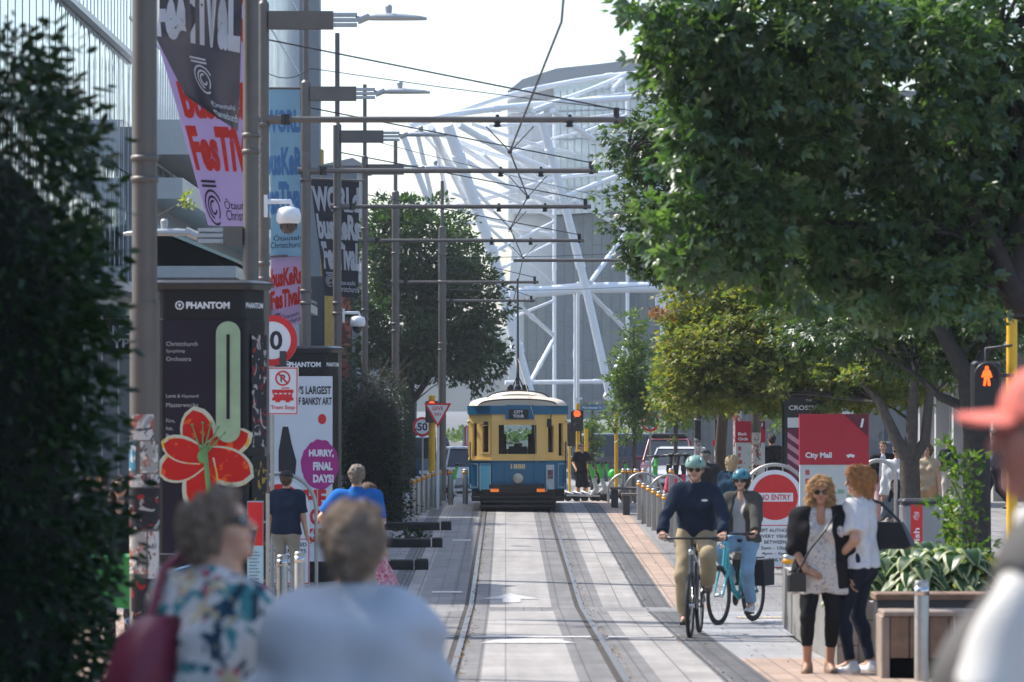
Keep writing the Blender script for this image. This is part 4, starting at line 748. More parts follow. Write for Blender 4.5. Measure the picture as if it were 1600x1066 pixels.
def facet(p0, p1, z0, z1, hole, name, m=tyel, t=.06, glass=True):
    """wall between two plan points with a window opening hole = (u0, u1, z0, z1) in metres along the facet"""
    p0, p1 = V((*p0, 0)), V((*p1, 0)); d = (p1-p0); L = d.length; d /= L; n_ = V((-d.y, d.x, 0)); b = MB()
    def bx(b, u0, u1, a, c, o0=0, o1=t):
        q = [p0+d*u0+n_*o0, p0+d*u1+n_*o0, p0+d*u1+n_*o1, p0+d*u0+n_*o1]; b.loft([[(v.x, v.y, a) for v in q], [(v.x, v.y, c) for v in q]])
    if hole:
        u0, u1, h0, h1 = hole
        bx(b, 0, u0, z0, z1); bx(b, u1, L, z0, z1); bx(b, u0, u1, z0, h0); bx(b, u0, u1, h1, z1)
    else: bx(b, 0, L, z0, z1)
    w = b.build(name, m, tram)
    if hole and glass:
        b = MB(); r = .02
        for a in ((u0-.025, u1+.025, h0-.028, h0), (u0-.025, u1+.025, h1, h1+.028), (u0-.025, u0, h0+.0005, h1-.0005), (u1, u1+.025, h0+.0005, h1-.0005)): bx(b, a[0], a[1], a[2], a[3], -.016, -.002)
        f = b.build('window', tyel, tram); b = MB(); bx(b, u0+.001, u1-.001, h0+.001, h1-.001, .022, .028); b.build('pane', pane, f)
zt = 2.09
facet(plan[2], plan[3], 1.1405, zt, (.145, .955, 1.24, 1.865), 'front_panel'); facet(plan[1], plan[2], 1.1405, zt, (.10, .275, 1.275, 1.85), 'front_panel'); facet(plan[3], plan[4], 1.1405, zt, (.06, .235, 1.275, 1.85), 'front_panel')
facet(plan[0], plan[1], 1.1405, zt, (.11, .235, 1.2, 1.9), 'door_panel', glass=False); facet(plan[4], plan[5], 1.1405, zt, (.06, .19, 1.2, 1.9), 'door_panel', glass=False)
for x0, sgn in ((-1.06, -1), (1.05, 1)):
    ys = [.42+i*1.045 for i in range(9)]
    for a, c in zip(ys, ys[1:]):
        if sgn < 0: facet((x0, c), (x0, a), 1.1405, zt, (.12, .92, 1.25, 1.88), 'side_panel')
        else: facet((x0, a), (x0, c), 1.1405, zt, (.12, .92, 1.25, 1.88), 'side_panel')
facet((.59, LT), (-.56, LT), 1.1405, zt, (.12, 1.0, 1.25, 1.86), 'rear_panel'); facet((1.05, LT-.42), (.59, LT), 1.1405, zt, None, 'rear_panel'); facet((-.56, LT), (-1.06, LT-.42), 1.1405, zt, None, 'rear_panel')
b = MB(); b.loft([ring(zt+.001, 1, .03), ring(2.275, 1, .035)]); b.build('fascia', tblue, tram)
b = MB(); b.box(-.27, .35, -.055, -.0352, 1.985, 2.29); b.build('sign_surround', tblue, tram)
b = MB(); b.box(-.20, .225, -.07, -.0555, 2.0, 2.20); d_ = b.build('destination_sign', black, tram); b = MB(); b.text('CITY', onXZ(.01, -.074, 2.145), h=.066, w=.20, bold=.03).text('TOUR', onXZ(.01, -.074, 2.055), h=.066, w=.24, bold=.03); b.build('lettering', signw, d_)
# domed roof with a raised centre deck
rings = []
for y, s in ((-.0, .82), (.25, .93), (.7, 1), (LT-.7, 1), (LT-.2, .9), (LT, .8)):
    rings.append([(1.06*s*math.cos(a), y, 2.276+(.23*s if 0 < y < LT else .13)*math.sin(a)**.8) for a in np.linspace(math.pi, 0, 15)])
b = MB(); b.loft(rings, closed=False, smooth=True); b.flat(rings[0]); b.flat(rings[-1][::-1]); b.build('roof', tcream, tram)
rings = [[(.66*s*math.cos(a), y, 2.40+(.19*s)*math.sin(a)**.8) for a in np.linspace(math.pi, 0, 13)] for y, s in ((.5, .72), (.75, .95), (1.2, 1), (LT-1, 1), (LT-.5, .8))]
b = MB(); b.loft(rings, closed=False, smooth=True); b.flat(rings[0]); b.build('roof_deck', tcream, tram)
b = MB()
for y, rr, zz, hh in ((.49, .68, 2.40, .205), (-.005, .82, 2.30, .12)): b.tube([(rr*math.cos(a), y, zz+hh*math.sin(a)**.8) for a in np.linspace(math.pi*.97, math.pi*.03, 16)], .016, 6)
b.build('roof_trim', dkmetal, tram)
b = MB()
for x in (-.2, -.08, .08, .2): b.tube([(x, 1.3, 2.56), (x, 2.3, 2.60)], .03)
for x in (-.16, .0, .16): b.lathe([(.05, 2.52), (.09, 2.56), (.05, 2.62), (.08, 2.66), (.03, 2.74)], (x, 1.35, 0), 10)
b.box(-.24, .24, 1.2, 1.5, 2.58, 2.63); b.tube([(-.13, 1.4, 2.65), (0, 1.4, 2.95), (.13, 1.4, 2.65)], .022); b.cyl(0, 1.4, 2.6, 3.0, .05, .03); b.build('trolley_base', tdark, tram)
b = MB(); b.tube([(0, 1.4, 2.72), (.0, 1.8, 3.6), (.0, 2.3, PZ(432, 90)-G(90)-.1)], [.030, .026, .02], 8); b.ball((0, 2.3, PZ(432, 90)-G(90)-.06), .045, 8, (.6, 1.4, 1)); b.build('trolley_pole', tdark, tram)
b = MB(); b.tube([(.0, 1.6, 3.3), (.2, .3, 2.62), (.27, -.07, 2.28), (.35, -.09, 2.0), (.38, -.06, 1.3), (.33, -.08, 1.12), (.42, -.08, 1.07), (.45, -.05, 1.2)], .006, 5); b.build('trolley_rope', M('pale rope', (.5, .45, .36), .9), tram)
b = MB(); b.box(-.62, .56, -.14, -.002, .50, .59).box(-.56, .5, -.10, -.001, .42, .498); b.build('bumper', tdark, tram)
b = MB(); b.loft([[(-.8, .12, 0.06), (.8, .12, .06), (.8, .9, .06), (-.8, .9, .06)], [(-.8, .02, .48), (.8, .02, .48), (.8, .9, .48), (-.8, .9, .48)]]); b.box(-1.0, 1.0, .45, LT-.5, .22, .479)
for z in (.1, .2, .3): b.box(-.82, .82, -.05+z*.1, .02, z, z+.045)
b.build('lifeguard', tdark, tram)
for x in (-.50, .49): b = MB(); b.box(x-.09, x+.09, -.165, -.1405, .34+.09, .41+.09-.002); b.box(x-.07, x+.07, -.1405, -.101, .44, .49); b.build('indicator', M('amber indicator', (.85, .2, .02), .25, emit=.25), tram)
b = MB(); b.lathe([(.112, .0), (.112, -.04), (.095, -.05)], (0, -.001, .715), 28, 'Y'); h_ = b.build('headlight', gold, tram); b = MB(); b.lathe([(.094, -.051), (.06, -.06), (.001, -.064)], (0, -.001, .715), 28, 'Y'); b.build('lens', M('headlight glass', (.42, .42, .38), .1, .2), h_)
b = MB(); b.text('1888', onXZ(.0, -.003, .975), h=.105, w=.31, bold=.025); b.build('fleet_number', gold, tram)
def onfacet(i, off):                                # mapping onto an angled front facet
    p0, p1 = V((*plan[i], 0)), V((*plan[i+1], 0)); d = (p1-p0).normalized(); n_ = V((-d.y, d.x, 0)); return lambda u, z, o=off: p0+d*u-n_*o+V((0, 0, z))
fn = onfacet(1, .004); b = MB(); b.flat([fn(.035, .46), fn(.32, .46), fn(.32, 1.03), fn(.035, 1.03)]); b.build('pale_panel', tblue_lit, tram)  # paler blue puts the sun on this facet into its colour
b = MB()                                            # panel joints and bolt heads of the apron
for x in (-.30, .34): b.box(x-.004, x+.004, -.003, -.001, .60, 1.09)
b.box(-.55, .58, -.003, -.0012, 1.055, 1.063)
for x in np.linspace(-.52, .55, 12): b.lathe([(.001, -.008), (.010, -.006), (.010, -.001)], (x, 0, 1.08), 6, 'Y')
b.build('panel_joint', M('dark joint', (.006, .03, .05), .6), tram)
def outline(b, fn, u0, u1, z0, z1, w=.010):
    for a in ((u0, u1, z0, z0+w), (u0, u1, z1-w, z1), (u0, u0+w, z0+w, z1-w), (u1-w, u1, z0+w, z1-w)): b.flat([fn(a[0], a[2]), fn(a[1], a[2]), fn(a[1], a[3]), fn(a[0], a[3])])
b = MB(); outline(b, onfacet(1, .008), .03, .325, .455, 1.035); outline(b, onfacet(0, .006), .05, .27, .52, 1.03); outline(b, onfacet(4, .006), .04, .25, .52, 1.03); b.build('lining', tline, tram)
fn = onfacet(3, .006); b = MB(); b.flat([fn(.01, .43), fn(.25, .43), fn(.25, 1.01), fn(.01, 1.01)]); p_ = b.build('notice_board', M('notice paper', (.46, .52, .54), .4), tram); fn = onfacet(3, .010); b = MB(); b.flat([fn(.05, .70), fn(.21, .70), fn(.21, .90), fn(.05, .90)]); b.build('notice_photo', M_print('notice photo', (.10, .10, .12), [(.4, .35, .32), (.25, .08, .08)], 14, .55), p_); b = MB(); fn = onfacet(3, .0085); b.flat([fn(.01, .43), fn(.12, .43), fn(.01, .62)]); b.build('notice_stripe', M('notice teal', (.14, .36, .42), .4), p_)
for sx in (-1, 1):
    b = MB(); x = sx*(1.03); b.tube([(x, .36, .6), (x, .36, 1.5)], .014); b.build('handrail', dkmetal, tram); b = MB(); b.box(sx*.86-.12, sx*.86+.12, .02, .45, .28, .32); b.build('step', tdark, tram)
    b = MB(); b.lathe([(.001, -.02), (.035, -.015), (.04, .02), (.02, .05)], (sx*1.06, .35, 1.93), 12, 'Y'); b.build('side_lamp', gold, tram)
b = MB(); b.bev(.62, .72, -.12, -.08, 1.82, 2.0, .01); b.tube([(.68, -.08, 1.95), (.72, .1, 2.08)], .01); b.build('mirror', black, tram); b = MB(); b.bev(-.74, -.64, -.1, -.07, 1.86, 1.94, .01); b.tube([(-.7, -.07, 1.9), (-.8, .0, 1.86), (-.82, .2, 1.85)], .01); b.build('mirror', black, tram)
# cabin: bulkhead, floor, driver's stand and seats
b = MB(); b.box(-1.0, 1.0, .5, LT-.5, 1.101, 1.13); b.box(-1.0, -.3, 1.6, 1.64, 1.131, 2.05).box(.3, 1.0, 1.6, 1.64, 1.131, 2.05).box(-.299, .299, 1.6, 1.64, 1.9, 2.05)
for i in range(5): b.box(-.98, -.25, 2.4+i*1.1, 2.5+i*1.1, 1.131, 1.62).box(.25, .98, 2.4+i*1.1, 2.5+i*1.1, 1.131, 1.62)
b.build('interior', wood, tram); b = MB(); b.box(-.2, .2, .5, .75, 1.131, 1.4); b.tube([(0, .6, 1.4), (0, .6, 1.46)], .09); b.build('controller', dkmetal, tram)
b = MB()
for x in (-.7175, .7175):
    for y in (2.6, 4.4, 6.2): b.lathe([(.001, -.05), (.3, -.05), (.3, .05), (.001, .05)], (x, y, .315), 18, 'X')
b.build('wheels', tdark, tram)
# ------------------------------------------------------------------ cars
carglass = M_glass('car glass', (.02, .025, .03), .05, 0, 0); tyre_m = rubber; headl = M('headlamp glass', (.55, .57, .58), .12, .3)
def car(label, loc, rz, paint, L=4.4, W=1.78, H=1.55, hood=1.0, belt=.92, tail=.25, racks=False, name='parked_car', group='cars parked at the crossing'):
    t = thing(name, label, 'car', loc, rz, group); g = .2; h = hood
    f, r = L/2, -L/2
    prof = [(r+.05, g+.1), (r, .55), (r+.04, belt-.02), (r+.1, belt), (f-h-.1, belt+.02), (f-.3, belt-.12), (f-.05, belt-.28), (f, .5), (f-.06, g+.06), (f-.4, g), (r+.3, g)]
    def sec(x, s): return [(x, y*s, .55+(z-.55)*(s if z > .55 else 1)) for y, z in prof]
    w = W/2; b = MB(); b.loft([sec(-w, .94), sec(-w+.07, .99), sec(-w*.5, 1), sec(w*.5, 1), sec(w-.07, .99), sec(w, .94)]); b.build('body', paint, t)
    def pl(z, sx, y0, y1): return [(-w*sx, y0, z), (w*sx, y0, z), (w*sx, y1, z), (-w*sx, y1, z)]
    ry, fy = r+tail, f-h; b = MB(); b.loft([pl(belt+.002, .92, r+.1, fy), pl(H-.07, .72, ry+.25, fy-.72)]); b.build('glasshouse', carglass, t)
    b = MB(); b.loft([pl(H-.069, .735, ry+.2, fy-.68), pl(H-.01, .69, ry+.3, fy-.8), pl(H, .6, ry+.4, fy-.95)]); b.build('roof', paint, t)
    b = MB()
    for s in (-1, 1):
        for (ya, yb) in ((fy, fy-.70), ((fy+r)/2, (fy+r)/2-.05), (r+.1, ry+.24)): b.tube([(s*w*.925, ya, belt), (s*w*.735, yb, H-.06)], .035, 6)
    b.build('pillar', paint, t)
    for s in (-1, 1):
        for y in (f-.82, r+.8):
            b = MB(); b.lathe([(.2, -.1), (.32, -.1), (.335, -.06), (.335, .06), (.32, .1), (.2, .1)], (s*(w-.1), y, .335), 22, 'X'); wh = b.build('wheel', tyre_m, t); b = MB(); b.lathe([(.001, -.085), (.19, -.105), (.199, -.09), (.199, .09), (.19, .105), (.001, .085)], (s*(w-.1), y, .335), 14, 'X'); b.build('rim', chrome, wh)
        b = MB(); b.loft([[(s*(w-.5), f-.03, belt-.36), (s*(w-.1), f-.16, belt-.34), (s*(w-.08), f-.2, belt-.2), (s*(w-.42), f-.06, belt-.24)][::s], [(s*(w-.5), f+.015, belt-.37), (s*(w-.08), f-.12, belt-.35), (s*(w-.06), f-.16, belt-.2), (s*(w-.42), f-.02, belt-.24)][::s]]); b.build('headlight', headl, t)
        b = MB(); b.box(s*(w-.2)-.13, s*(w-.2)+.13, r-.02, r+.1, belt-.3, belt-.08); b.build('tail_light', M('tail lamp red', (.4, .01, .01), .2), t)
        b = MB(); b.bev(s*(w+.06)-.1, s*(w+.06)+.1, fy-.45, fy-.35, belt+.02, belt+.16, .02); b.build('mirror', paint, t)
    b = MB(); b.box(-.42, .42, f-.03, f+.02, belt-.4, belt-.27).box(-.6, .6, f-.04, f+.015, .28, .42); b.build('grille', black, t)
    for y, d in ((f+.03, 1), (r-.03, -1)): b = MB(); b.box(-.26, .26, y-.01, y+.01, .46, .57) if d > 0 else b.box(-.26, .26, y-.01, y+.01, .55, .67); b.build('number_plate', signw, t)
    if racks:
        b = MB(); b.bev(-.6, .6, ry+.5, fy-.85, H+.06, H+.16, .03)
        for y in (ry+.6, fy-1.1): b.tube([(-.62, y, H+.03), (.62, y, H+.03)], .03)
        b.build('roof_rack', black, t)
    return t
def cp(n, c, r=.28): return M(n, c, r, .2, .04, 1, coat=.8)
car('dark blue car with its back to us behind the left bollards', (PX(668, 150), 150, G(150)), 0, cp('navy car paint', (.02, .05, .10)), 4.5, 1.9, 1.9, 1.1, 1.1)
car('white and red hatchback partly hidden by the tram on its left', (PX(722, 142), 142, G(142)), R(8), cp('white car paint', (.6, .6, .6)), 4.2, 1.75, 1.6, 1.0)
car('dark grey van side on behind the parked scooters', (PX(992, 150), 152, G(150)), R(-84), cp('slate car paint', (.10, .115, .15)), 4.9, 1.95, 1.98, .95, 1.15, .3)
car('dark red four wheel drive with a roof rack facing us', (PX(1047, 146), 147, G(146)), R(176), cp('maroon car paint', (.14, .012, .02)), 4.6, 1.9, 1.85, 1.15, 1.05, racks=True)
car('white car facing us in front of the red one', (PX(1062, 139), 139.5, G(139)), R(172), MATS['white car paint'], 4.4, 1.86, 1.62, 1.1, .98)
# ------------------------------------------------------------------ scooters
def scooter(label, col, deckm):
    t = thing('electric_scooter', label, 'scooter')
    for y, n_ in ((.42, 'wheel'), (-.46, 'wheel')): b = MB(); b.lathe([(.06, -.03), (.12, -.032), (.13, 0), (.12, .032), (.06, .03)], (0, y, .13), 18, 'X'); w = b.build(n_, rubber, t); b = MB(); b.lathe([(.001, -.025), (.06, -.028), (.06, .028), (.001, .025)], (0, y, .13), 10, 'X'); b.build('hub', steel, w)
    b = MB(); b.loft([[(-.08, -.5, .15), (.08, -.5, .15), (.08, .25, .13), (-.08, .25, .13)], [(-.08, -.5, .2), (.08, -.5, .2), (.08, .25, .19), (-.08, .25, .19)]]); b.tube([(0, .22, .17), (0, .36, .36)], .055, 8); b.tube([(-.06, -.3, .2), (-.06, -.55, .28), (.06, -.55, .28), (.06, -.3, .2)], .03, 6); b.build('deck', deckm, t)
    b = MB(); b.tube([(0, .40, .22), (0, .36, .42)], .05, 8); b.build('fork', deckm, t); b = MB(); b.tube([(0, .29, .66), (0, .17, 1.10)], [.055, .045], 10); b.bev(-.05, .05, .25, .34, .74, .92, .01); b.build('stem', col, t); b = MB(); b.tube([(0, .40, .30), (0, .29, .659)], [.075, .06], 10); b.build('stem_shroud', deckm, t)
    b = MB(); b.tube([(-.25, .1, 1.13), (-.1, .16, 1.13), (.1, .16, 1.13), (.25, .1, 1.13)], .02, 8); b.bev(-.06, .06, .12, .22, 1.09, 1.17, .01); b.build('handlebar', black, t)
    return t
lime = M('lime green plastic', (.07, .42, .06), .4, 0, .05); silv = M('silver deck', (.5, .5, .5), .4, .4, .1, 9)
sc0 = scooter('green electric scooter nearest the tram in the parked row', lime, silv); Ys = 119; sc0.location = (PX(912, Ys), Ys, G(Ys)); sc0.rotation_euler = (0, 0, R(-100)); sc0['group'] = 'green scooters parked in a row'
for i, (px, lab) in enumerate(((925, 'second green electric scooter from the tram'), (938, 'middle green electric scooter of the parked row'), (952, 'fourth green electric scooter with the green helmet'), (968, 'rightmost green electric scooter of the parked row'))): dup(sc0, (PX(px, Ys), Ys+.1*i, G(Ys)), R(-100), lab)
dup(sc0, (PX(1028, 100), 100, G(100)), R(165), 'lone green electric scooter in front of the white car'); dup(sc0, (PX(722, 128), 128, G(128)), R(120), 'green electric scooter left of the tram by the white hatchback')
pk = scooter('pink and black electric scooter behind the man in the green helmet', M('black stem', (.02, .02, .022), .4), M('pink deck', (.6, .05, .12), .5)); pk.location = (PX(1054, 97), 97, G(97)); pk.rotation_euler = (0, 0, R(150)); pk['group'] = 'pink scooters by the white car'
for px, lab in ((1065, 'second pink electric scooter of three'), (1077, 'third pink electric scooter beside the signal post')): dup(pk, (PX(px, 97.5), 97.5, G(97)), R(150), lab)
b = MB(); b.ball((0, 0, 0), .15, 14, (.85, 1.05, .95)); b.box(-.1, .1, -.2, -.13, -.1, -.05); o = b.build('helmet', M('green helmet shell', (.10, .6, .12), .25), None, (PX(957, 118.6), 118.55, G(119)+.80)); tag(o, 'shiny green helmet hanging on a parked scooter', 'helmet')
# benches behind the bollards
for px, Y, lab in ((978, 91, 'low slatted bench with grey legs nearest the scooters'), (997, 86, 'low slatted bench with dark sides by the bollard row')):
    t = thing('slatted_bench', lab, 'bench', (PX(px, Y), Y, G(Y)), 0, 'low slatted benches'); b = MB()
    for i in range(6): b.box(-.35, .75, -.3+i*.11, -.21+i*.11, .40, .45)
    b.build('seat', M('weathered slats', (.16, .13, .11), .8, 0, .2, 10), t)
    for x in (-.25, .6): b = MB(); b.bev(x-.07, x+.07, -.28, .33, 0, .398, .01); b.build('leg', dkmetal, t)
# ------------------------------------------------------------------ bicycles
def bike(label, loc, rz, col, step=False, bag=False, guards=None, lean=0, cr=1, group=None):
    t = thing('bicycle', label, 'bicycle', loc, rz, group); t.rotation_euler = (0, lean, rz); r = .345
    RA, FA, BB, ST, HT, HB = V((0, -.5, r)), V((0, .57, r)), V((0, -.05, .29)), V((0, -.2, .86)), V((0, .35, .92)), V((0, .41, .68))
    b = MB()
    if step: b.tube([HT-V((0, .02, .06)), V((0, .26, .58)), V((0, .08, .36)), BB], .028, 8); b.tube([HB, V((0, .2, .42)), BB+V((0, .05, .02))], .026, 8)
    else: b.tube([HT, ST-V((0, .02, .1))], .02, 8); b.tube([HB, BB], .025, 8)
    b.tube([BB, ST], .02, 8); b.tube([HT+V((0, -.01, .03)), HB], .027, 8)
    for s in (-1, 1): b.tube([BB+V((s*.02, 0, 0)), RA+V((s*.06, 0, 0))], .011, 6); b.tube([ST+V((s*.015, .02, -.12)), RA+V((s*.06, 0, 0))], .010, 6)
    b.build('frame', col, t)
    fk = MB(); fk.tube([HB+V((0, 0, .0)), HB+V((0, .015, -.06))], .03, 8)
    for s in (-1, 1): fk.tube([HB+V((s*.05, .015, -.05)), FA+V((s*.055, 0, 0))], [.018, .011], 6)
    fk.build('fork', black if not step else col, t)
    for c in (RA, FA):
        b = MB(); b.torus(c, r-.022, .022, 'X', 40, 8); w = b.build('wheel', rubber, t); b = MB(); b.torus(c, r-.055, .012, 'X', 36, 6); b.build('rim', dkmetal, w)
        b = MB(); b.lathe([(.001, -.05), (.02, -.05), (.02, .05), (.001, .05)], c, 10, 'X')
        for k in range(20): a = 2*math.pi*k/20; b.tube([c+V(((-1)**k*.03, .02*math.cos(a), .02*math.sin(a))), c+V((0, (r-.06)*math.cos(a+.2), (r-.06)*math.sin(a+.2)))], .0016, 3)
        b.build('spokes', chrome, w)
    b = MB(); b.lathe([(.001, .035), (.09, .035), (.09, .045), (.001, .045)], BB, 20, 'X'); b.tube([BB+V((cr*.06, 0, 0)), BB+V((cr*.07, -.02, -.17))], .012, 6); b.tube([BB+V((-cr*.06, 0, 0)), BB+V((-cr*.07, .02, .17))], .012, 6); b.build('crank', dkmetal, t)
    for s, dy, dz in ((cr, -.02, -.17), (-cr, .02, .17)): b = MB(); b.bev(BB.x+s*.12-.045, BB.x+s*.12+.045, BB.y+dy-.05, BB.y+dy+.05, BB.z+dz-.012, BB.z+dz+.012, .004); b.build('pedal', black, t)
    b = MB(); b.tube([ST-V((0, -.01, .03)), V((0, -.22, .93))], .015, 6); b.loft([[(-.07, -.33, .93), (.07, -.33, .93), (.06, -.2, .93), (.02, -.05, .93), (-.02, -.05, .93), (-.06, -.2, .93)], [(-.08, -.34, .97), (.08, -.34, .97), (.06, -.2, .965), (.022, -.04, .965), (-.022, -.04, .965), (-.06, -.2, .965)]]); b.build('saddle', black, t)
    b = MB(); b.tube([HT, V((0, .33, 1.0)), V((0, .38, 1.04))], .016, 6); b.tube([(-.32, .27, 1.04), (-.2, .34, 1.04), (0, .38, 1.04), (.2, .34, 1.04), (.32, .27, 1.04)], .013, 8)
    for s in (-1, 1): b.tube([(s*.32, .27, 1.04), (s*.22, .325, 1.04)], .018, 8); b.tube([(s*.2, .36, 1.03), (s*.29, .36, 1.01)], .007, 5)
    b.build('handlebar', black, t)
    b = MB(); b.lathe([(.001, .0), (.03, .005), (.035, .05), (.02, .07)][::-1], (0, .42, .90), 12, 'Y'); b.build('front_lamp', chrome, t)
    if guards:
        for c, a0, a1 in ((RA, .3, 2.9), (FA, .7, 2.7)): b = MB(); b.torus(c, r+.025, .022, 'X', 18, 6, a0, a1); b.build('mudguard', guards, t)
    if bag:
        b = MB(); b.loft([[(s_*.0+.06, -.66, .42), (.2, -.66, .42), (.2, -.34, .42), (.06, -.34, .42)] for s_ in (1,)]+[[(.07, -.68, .72), (.19, -.68, .72), (.19, -.32, .72), (.07, -.32, .72)], [(.07, -.64, .80), (.17, -.64, .80), (.17, -.36, .80), (.07, -.36, .80)]]); b.loft([[(-.2, -.66, .42), (-.06, -.66, .42), (-.06, -.34, .42), (-.2, -.34, .42)], [(-.19, -.68, .72), (-.07, -.68, .72), (-.07, -.32, .72), (-.19, -.32, .72)]]); b.build('pannier_bag', M('black canvas', (.015, .015, .018), .9, 0, .2, 9), t)
        b = MB(); b.box(-.07, .07, -.68, -.3, .73, .745); b.tube([(0, -.6, .74), RA], .008, 5); b.build('luggage_rack', dkmetal, t)
    return t
YA, YB = 43.2, 47.0
XA, XB = PX(1086, YA), PX(1152, YB)
bike('dark bicycle ridden towards us by the man in the green helmet', (XA, YA, G(YA)), R(172), cp('graphite frame', (.05, .055, .06)))
bike('teal step through bicycle with black panniers under the woman in the helmet', (XB, YB, G(YB)), R(155), cp('teal frame', (.02, .30, .33)), True, True, cr=-1)
t = bike('parked blue framed bicycle with green cover behind the woman in the floral shirt', (PX(275, 37), 37.6, G(37.6)), R(-90), cp('blue frame', (.03, .14, .30)), False, False, M('black guard', (.015, .015, .015), .5), R(4))
b = MB(); b.loft([[(-.05, -.78, .5), (.05, -.78, .5), (.05, -.35, .45), (-.05, -.35, .45)], [(-.1, -.8, .8), (.1, -.8, .8), (.1, -.3, .78), (-.1, -.3, .78)], [(-.16, -.82, .95), (.16, -.82, .95), (.16, -.28, .95), (-.16, -.28, .95)]]); b.build('rear_cover', M('green hire cover', (.02, .25, .06), .45), t)
b = MB(); b.loft([[(-.12, .42, .95), (.12, .42, .95), (.12, .65, .95), (-.12, .65, .95)], [(-.17, .38, 1.2), (.17, .38, 1.2), (.17, .7, 1.2), (-.17, .7, 1.2)]]); b.build('basket', M('black wire basket', (.02, .02, .02), .6), t)
bike('bicycle wheeled by the man in the cap beyond the cyclists', (PX(1096, 77), 76.5, G(77)), R(-20), MATS['graphite frame'])
# ------------------------------------------------------------------ foliage
RG = np.random.default_rng(11)
LEAF = np.array([(0, 0, 0), (.30, .20, .03), (.68, .16, .0), (1, 0, -.10), (.68, -.16, 0), (.30, -.20, .03)])
def blade(ang=0, s=1., wd=1., off=0.):
    c, q = math.cos(ang), math.sin(ang); p = LEAF*[s, wd*s, s]; return np.stack([p[:, 0]*c-p[:, 1]*q+off, p[:, 0]*q+p[:, 1]*c, p[:, 2]], 1)
SHAPES = {'strand': [blade(wd=.12)], 'leaf': [blade(wd=1.15)], 'round': [blade(wd=1.7)], 'maple': [blade(0, 1, 1.0), blade(.85, .72, 1.0, .12), blade(-.85, .72, 1.0, .12)], 'strap': [blade(wd=.45)]}
def leaves(name, C, D, size, mats, parent, shape='leaf', up=.55, tint=None, jit=.35, loc=None, droop=0):
    """leaf blades at centres C pointing roughly along D; every blade two folded quads"""
    n = len(C); bl = SHAPES[shape]; nb = len(bl)
    T = D+RG.normal(0, jit*1.3, (n, 3)); T[:, 2] -= droop; T /= np.linalg.norm(T, axis=1, keepdims=True)+1e-9
    N = RG.normal(0, 1-up, (n, 3)); N[:, 2] += up*1.4; N -= T*np.sum(N*T, 1, keepdims=True); N /= np.linalg.norm(N, axis=1, keepdims=True)+1e-9
    Bv = np.cross(N, T); sz = size*RG.uniform(.6, 1.3, n)
    tn = RG.uniform(0, 1, n) if tint is None else np.clip(tint+RG.normal(0, .30, n), 0, 1)
    sh = np.concatenate(bl); m = len(sh)
    vs = (C[:, None, :]+sz[:, None, None]*(sh[None, :, 0:1]*T[:, None, :]+sh[None, :, 1:2]*Bv[:, None, :]+sh[None, :, 2:3]*N[:, None, :])).reshape(-1, 3)
    quads = np.concatenate([np.array([[0, 1, 2, 3], [0, 3, 4, 5]])+6*k for k in range(nb)]); fi = (np.arange(n)[:, None, None]*m+quads[None]).reshape(-1, 4)
    me = bpy.data.meshes.new(name); me.vertices.add(len(vs)); me.vertices.foreach_set('co', vs.astype(np.float32).ravel())
    me.loops.add(fi.size); me.loops.foreach_set('vertex_index', fi.ravel().astype(np.int32)); me.polygons.add(len(fi)); me.polygons.foreach_set('loop_start', np.arange(0, fi.size, 4, dtype=np.int32))
    at = me.attributes.new('tint', 'FLOAT', 'POINT'); at.data.foreach_set('value', np.repeat(tn, m).astype(np.float32))
    for q in mats: me.materials.append(q)
    me.update(calc_edges=True); return link(name, me, parent, loc)
def crown_points(blobs, n, clump=.28, per=26, shell=.55):
    """leaf centres gathered in twiggy clumps inside ellipsoids (cx, cy, cz, rx, ry, rz)"""
    vol = np.array([b[3]*b[4]*b[5] for b in blobs])**.8; pk = RG.choice(len(blobs), max(1, n//per), p=vol/vol.sum()); Bq = np.array(blobs)[pk]
    d = RG.normal(size=(len(pk), 3)); d /= np.linalg.norm(d, axis=1, keepdims=True); rr = RG.uniform(shell, 1.04, (len(pk), 1))**.8
    c = Bq[:, :3]+d*rr*Bq[:, 3:]; k = np.repeat(np.arange(len(c)), per)
    off = RG.normal(0, 1, (len(k), 3)); off *= clump*RG.uniform(.3, 1, (len(k), 1))/np.linalg.norm(off, axis=1, keepdims=True)*1.0; off[:, 2] *= .55
    D = d[k]*.7+off/clump*.6; return c[k]+off, D, c
bark = M('grey brown bark', (.075, .06, .048), .9, 0, .35, 14, .7); bark_d = M('dark bark', (.035, .03, .026), .9, 0, .35, 14, .7)
def tree(name, label, loc, blobs, n, lsize, mat, shape, trunk, barkm=bark, clump=.28, per=26, shell=.5, tint=None, up=.55, group=None, twigs=40, cat='tree', droop=0, jit=.35):
    """trunk: list of (points, radii) limbs, coordinates relative to loc"""
    t = thing(name, label, cat, loc, 0, group); C, D, cl = crown_points(blobs, n, clump, per, shell)
    b = MB()
    for pts, rs in trunk: b.tube(pts, rs, 10)
    ends = [V(p) for pts, rs in trunk for p in pts[1:]]
    for q in cl[RG.choice(len(cl), min(twigs, len(cl)), False)]:
        q = V(q); e = min(ends, key=lambda p: (p-q).length+(1.0 if p.z > q.z else 0)); m_ = e.lerp(q, .5)+V((0, 0, .08)); b.tube([e, m_, q], [.028, .018, .006], 5)
    b.build('trunk', barkm, t)
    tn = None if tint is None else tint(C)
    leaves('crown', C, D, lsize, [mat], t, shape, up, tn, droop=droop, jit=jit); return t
lf_big = M_leaf('glossy oak leaf', (.03, .078, .03), (.115, .19, .082), .45, .36, 1.0); lf_dark = M_leaf('dark street tree leaf', (.018, .046, .016), (.05, .10, .03), .38, .38)
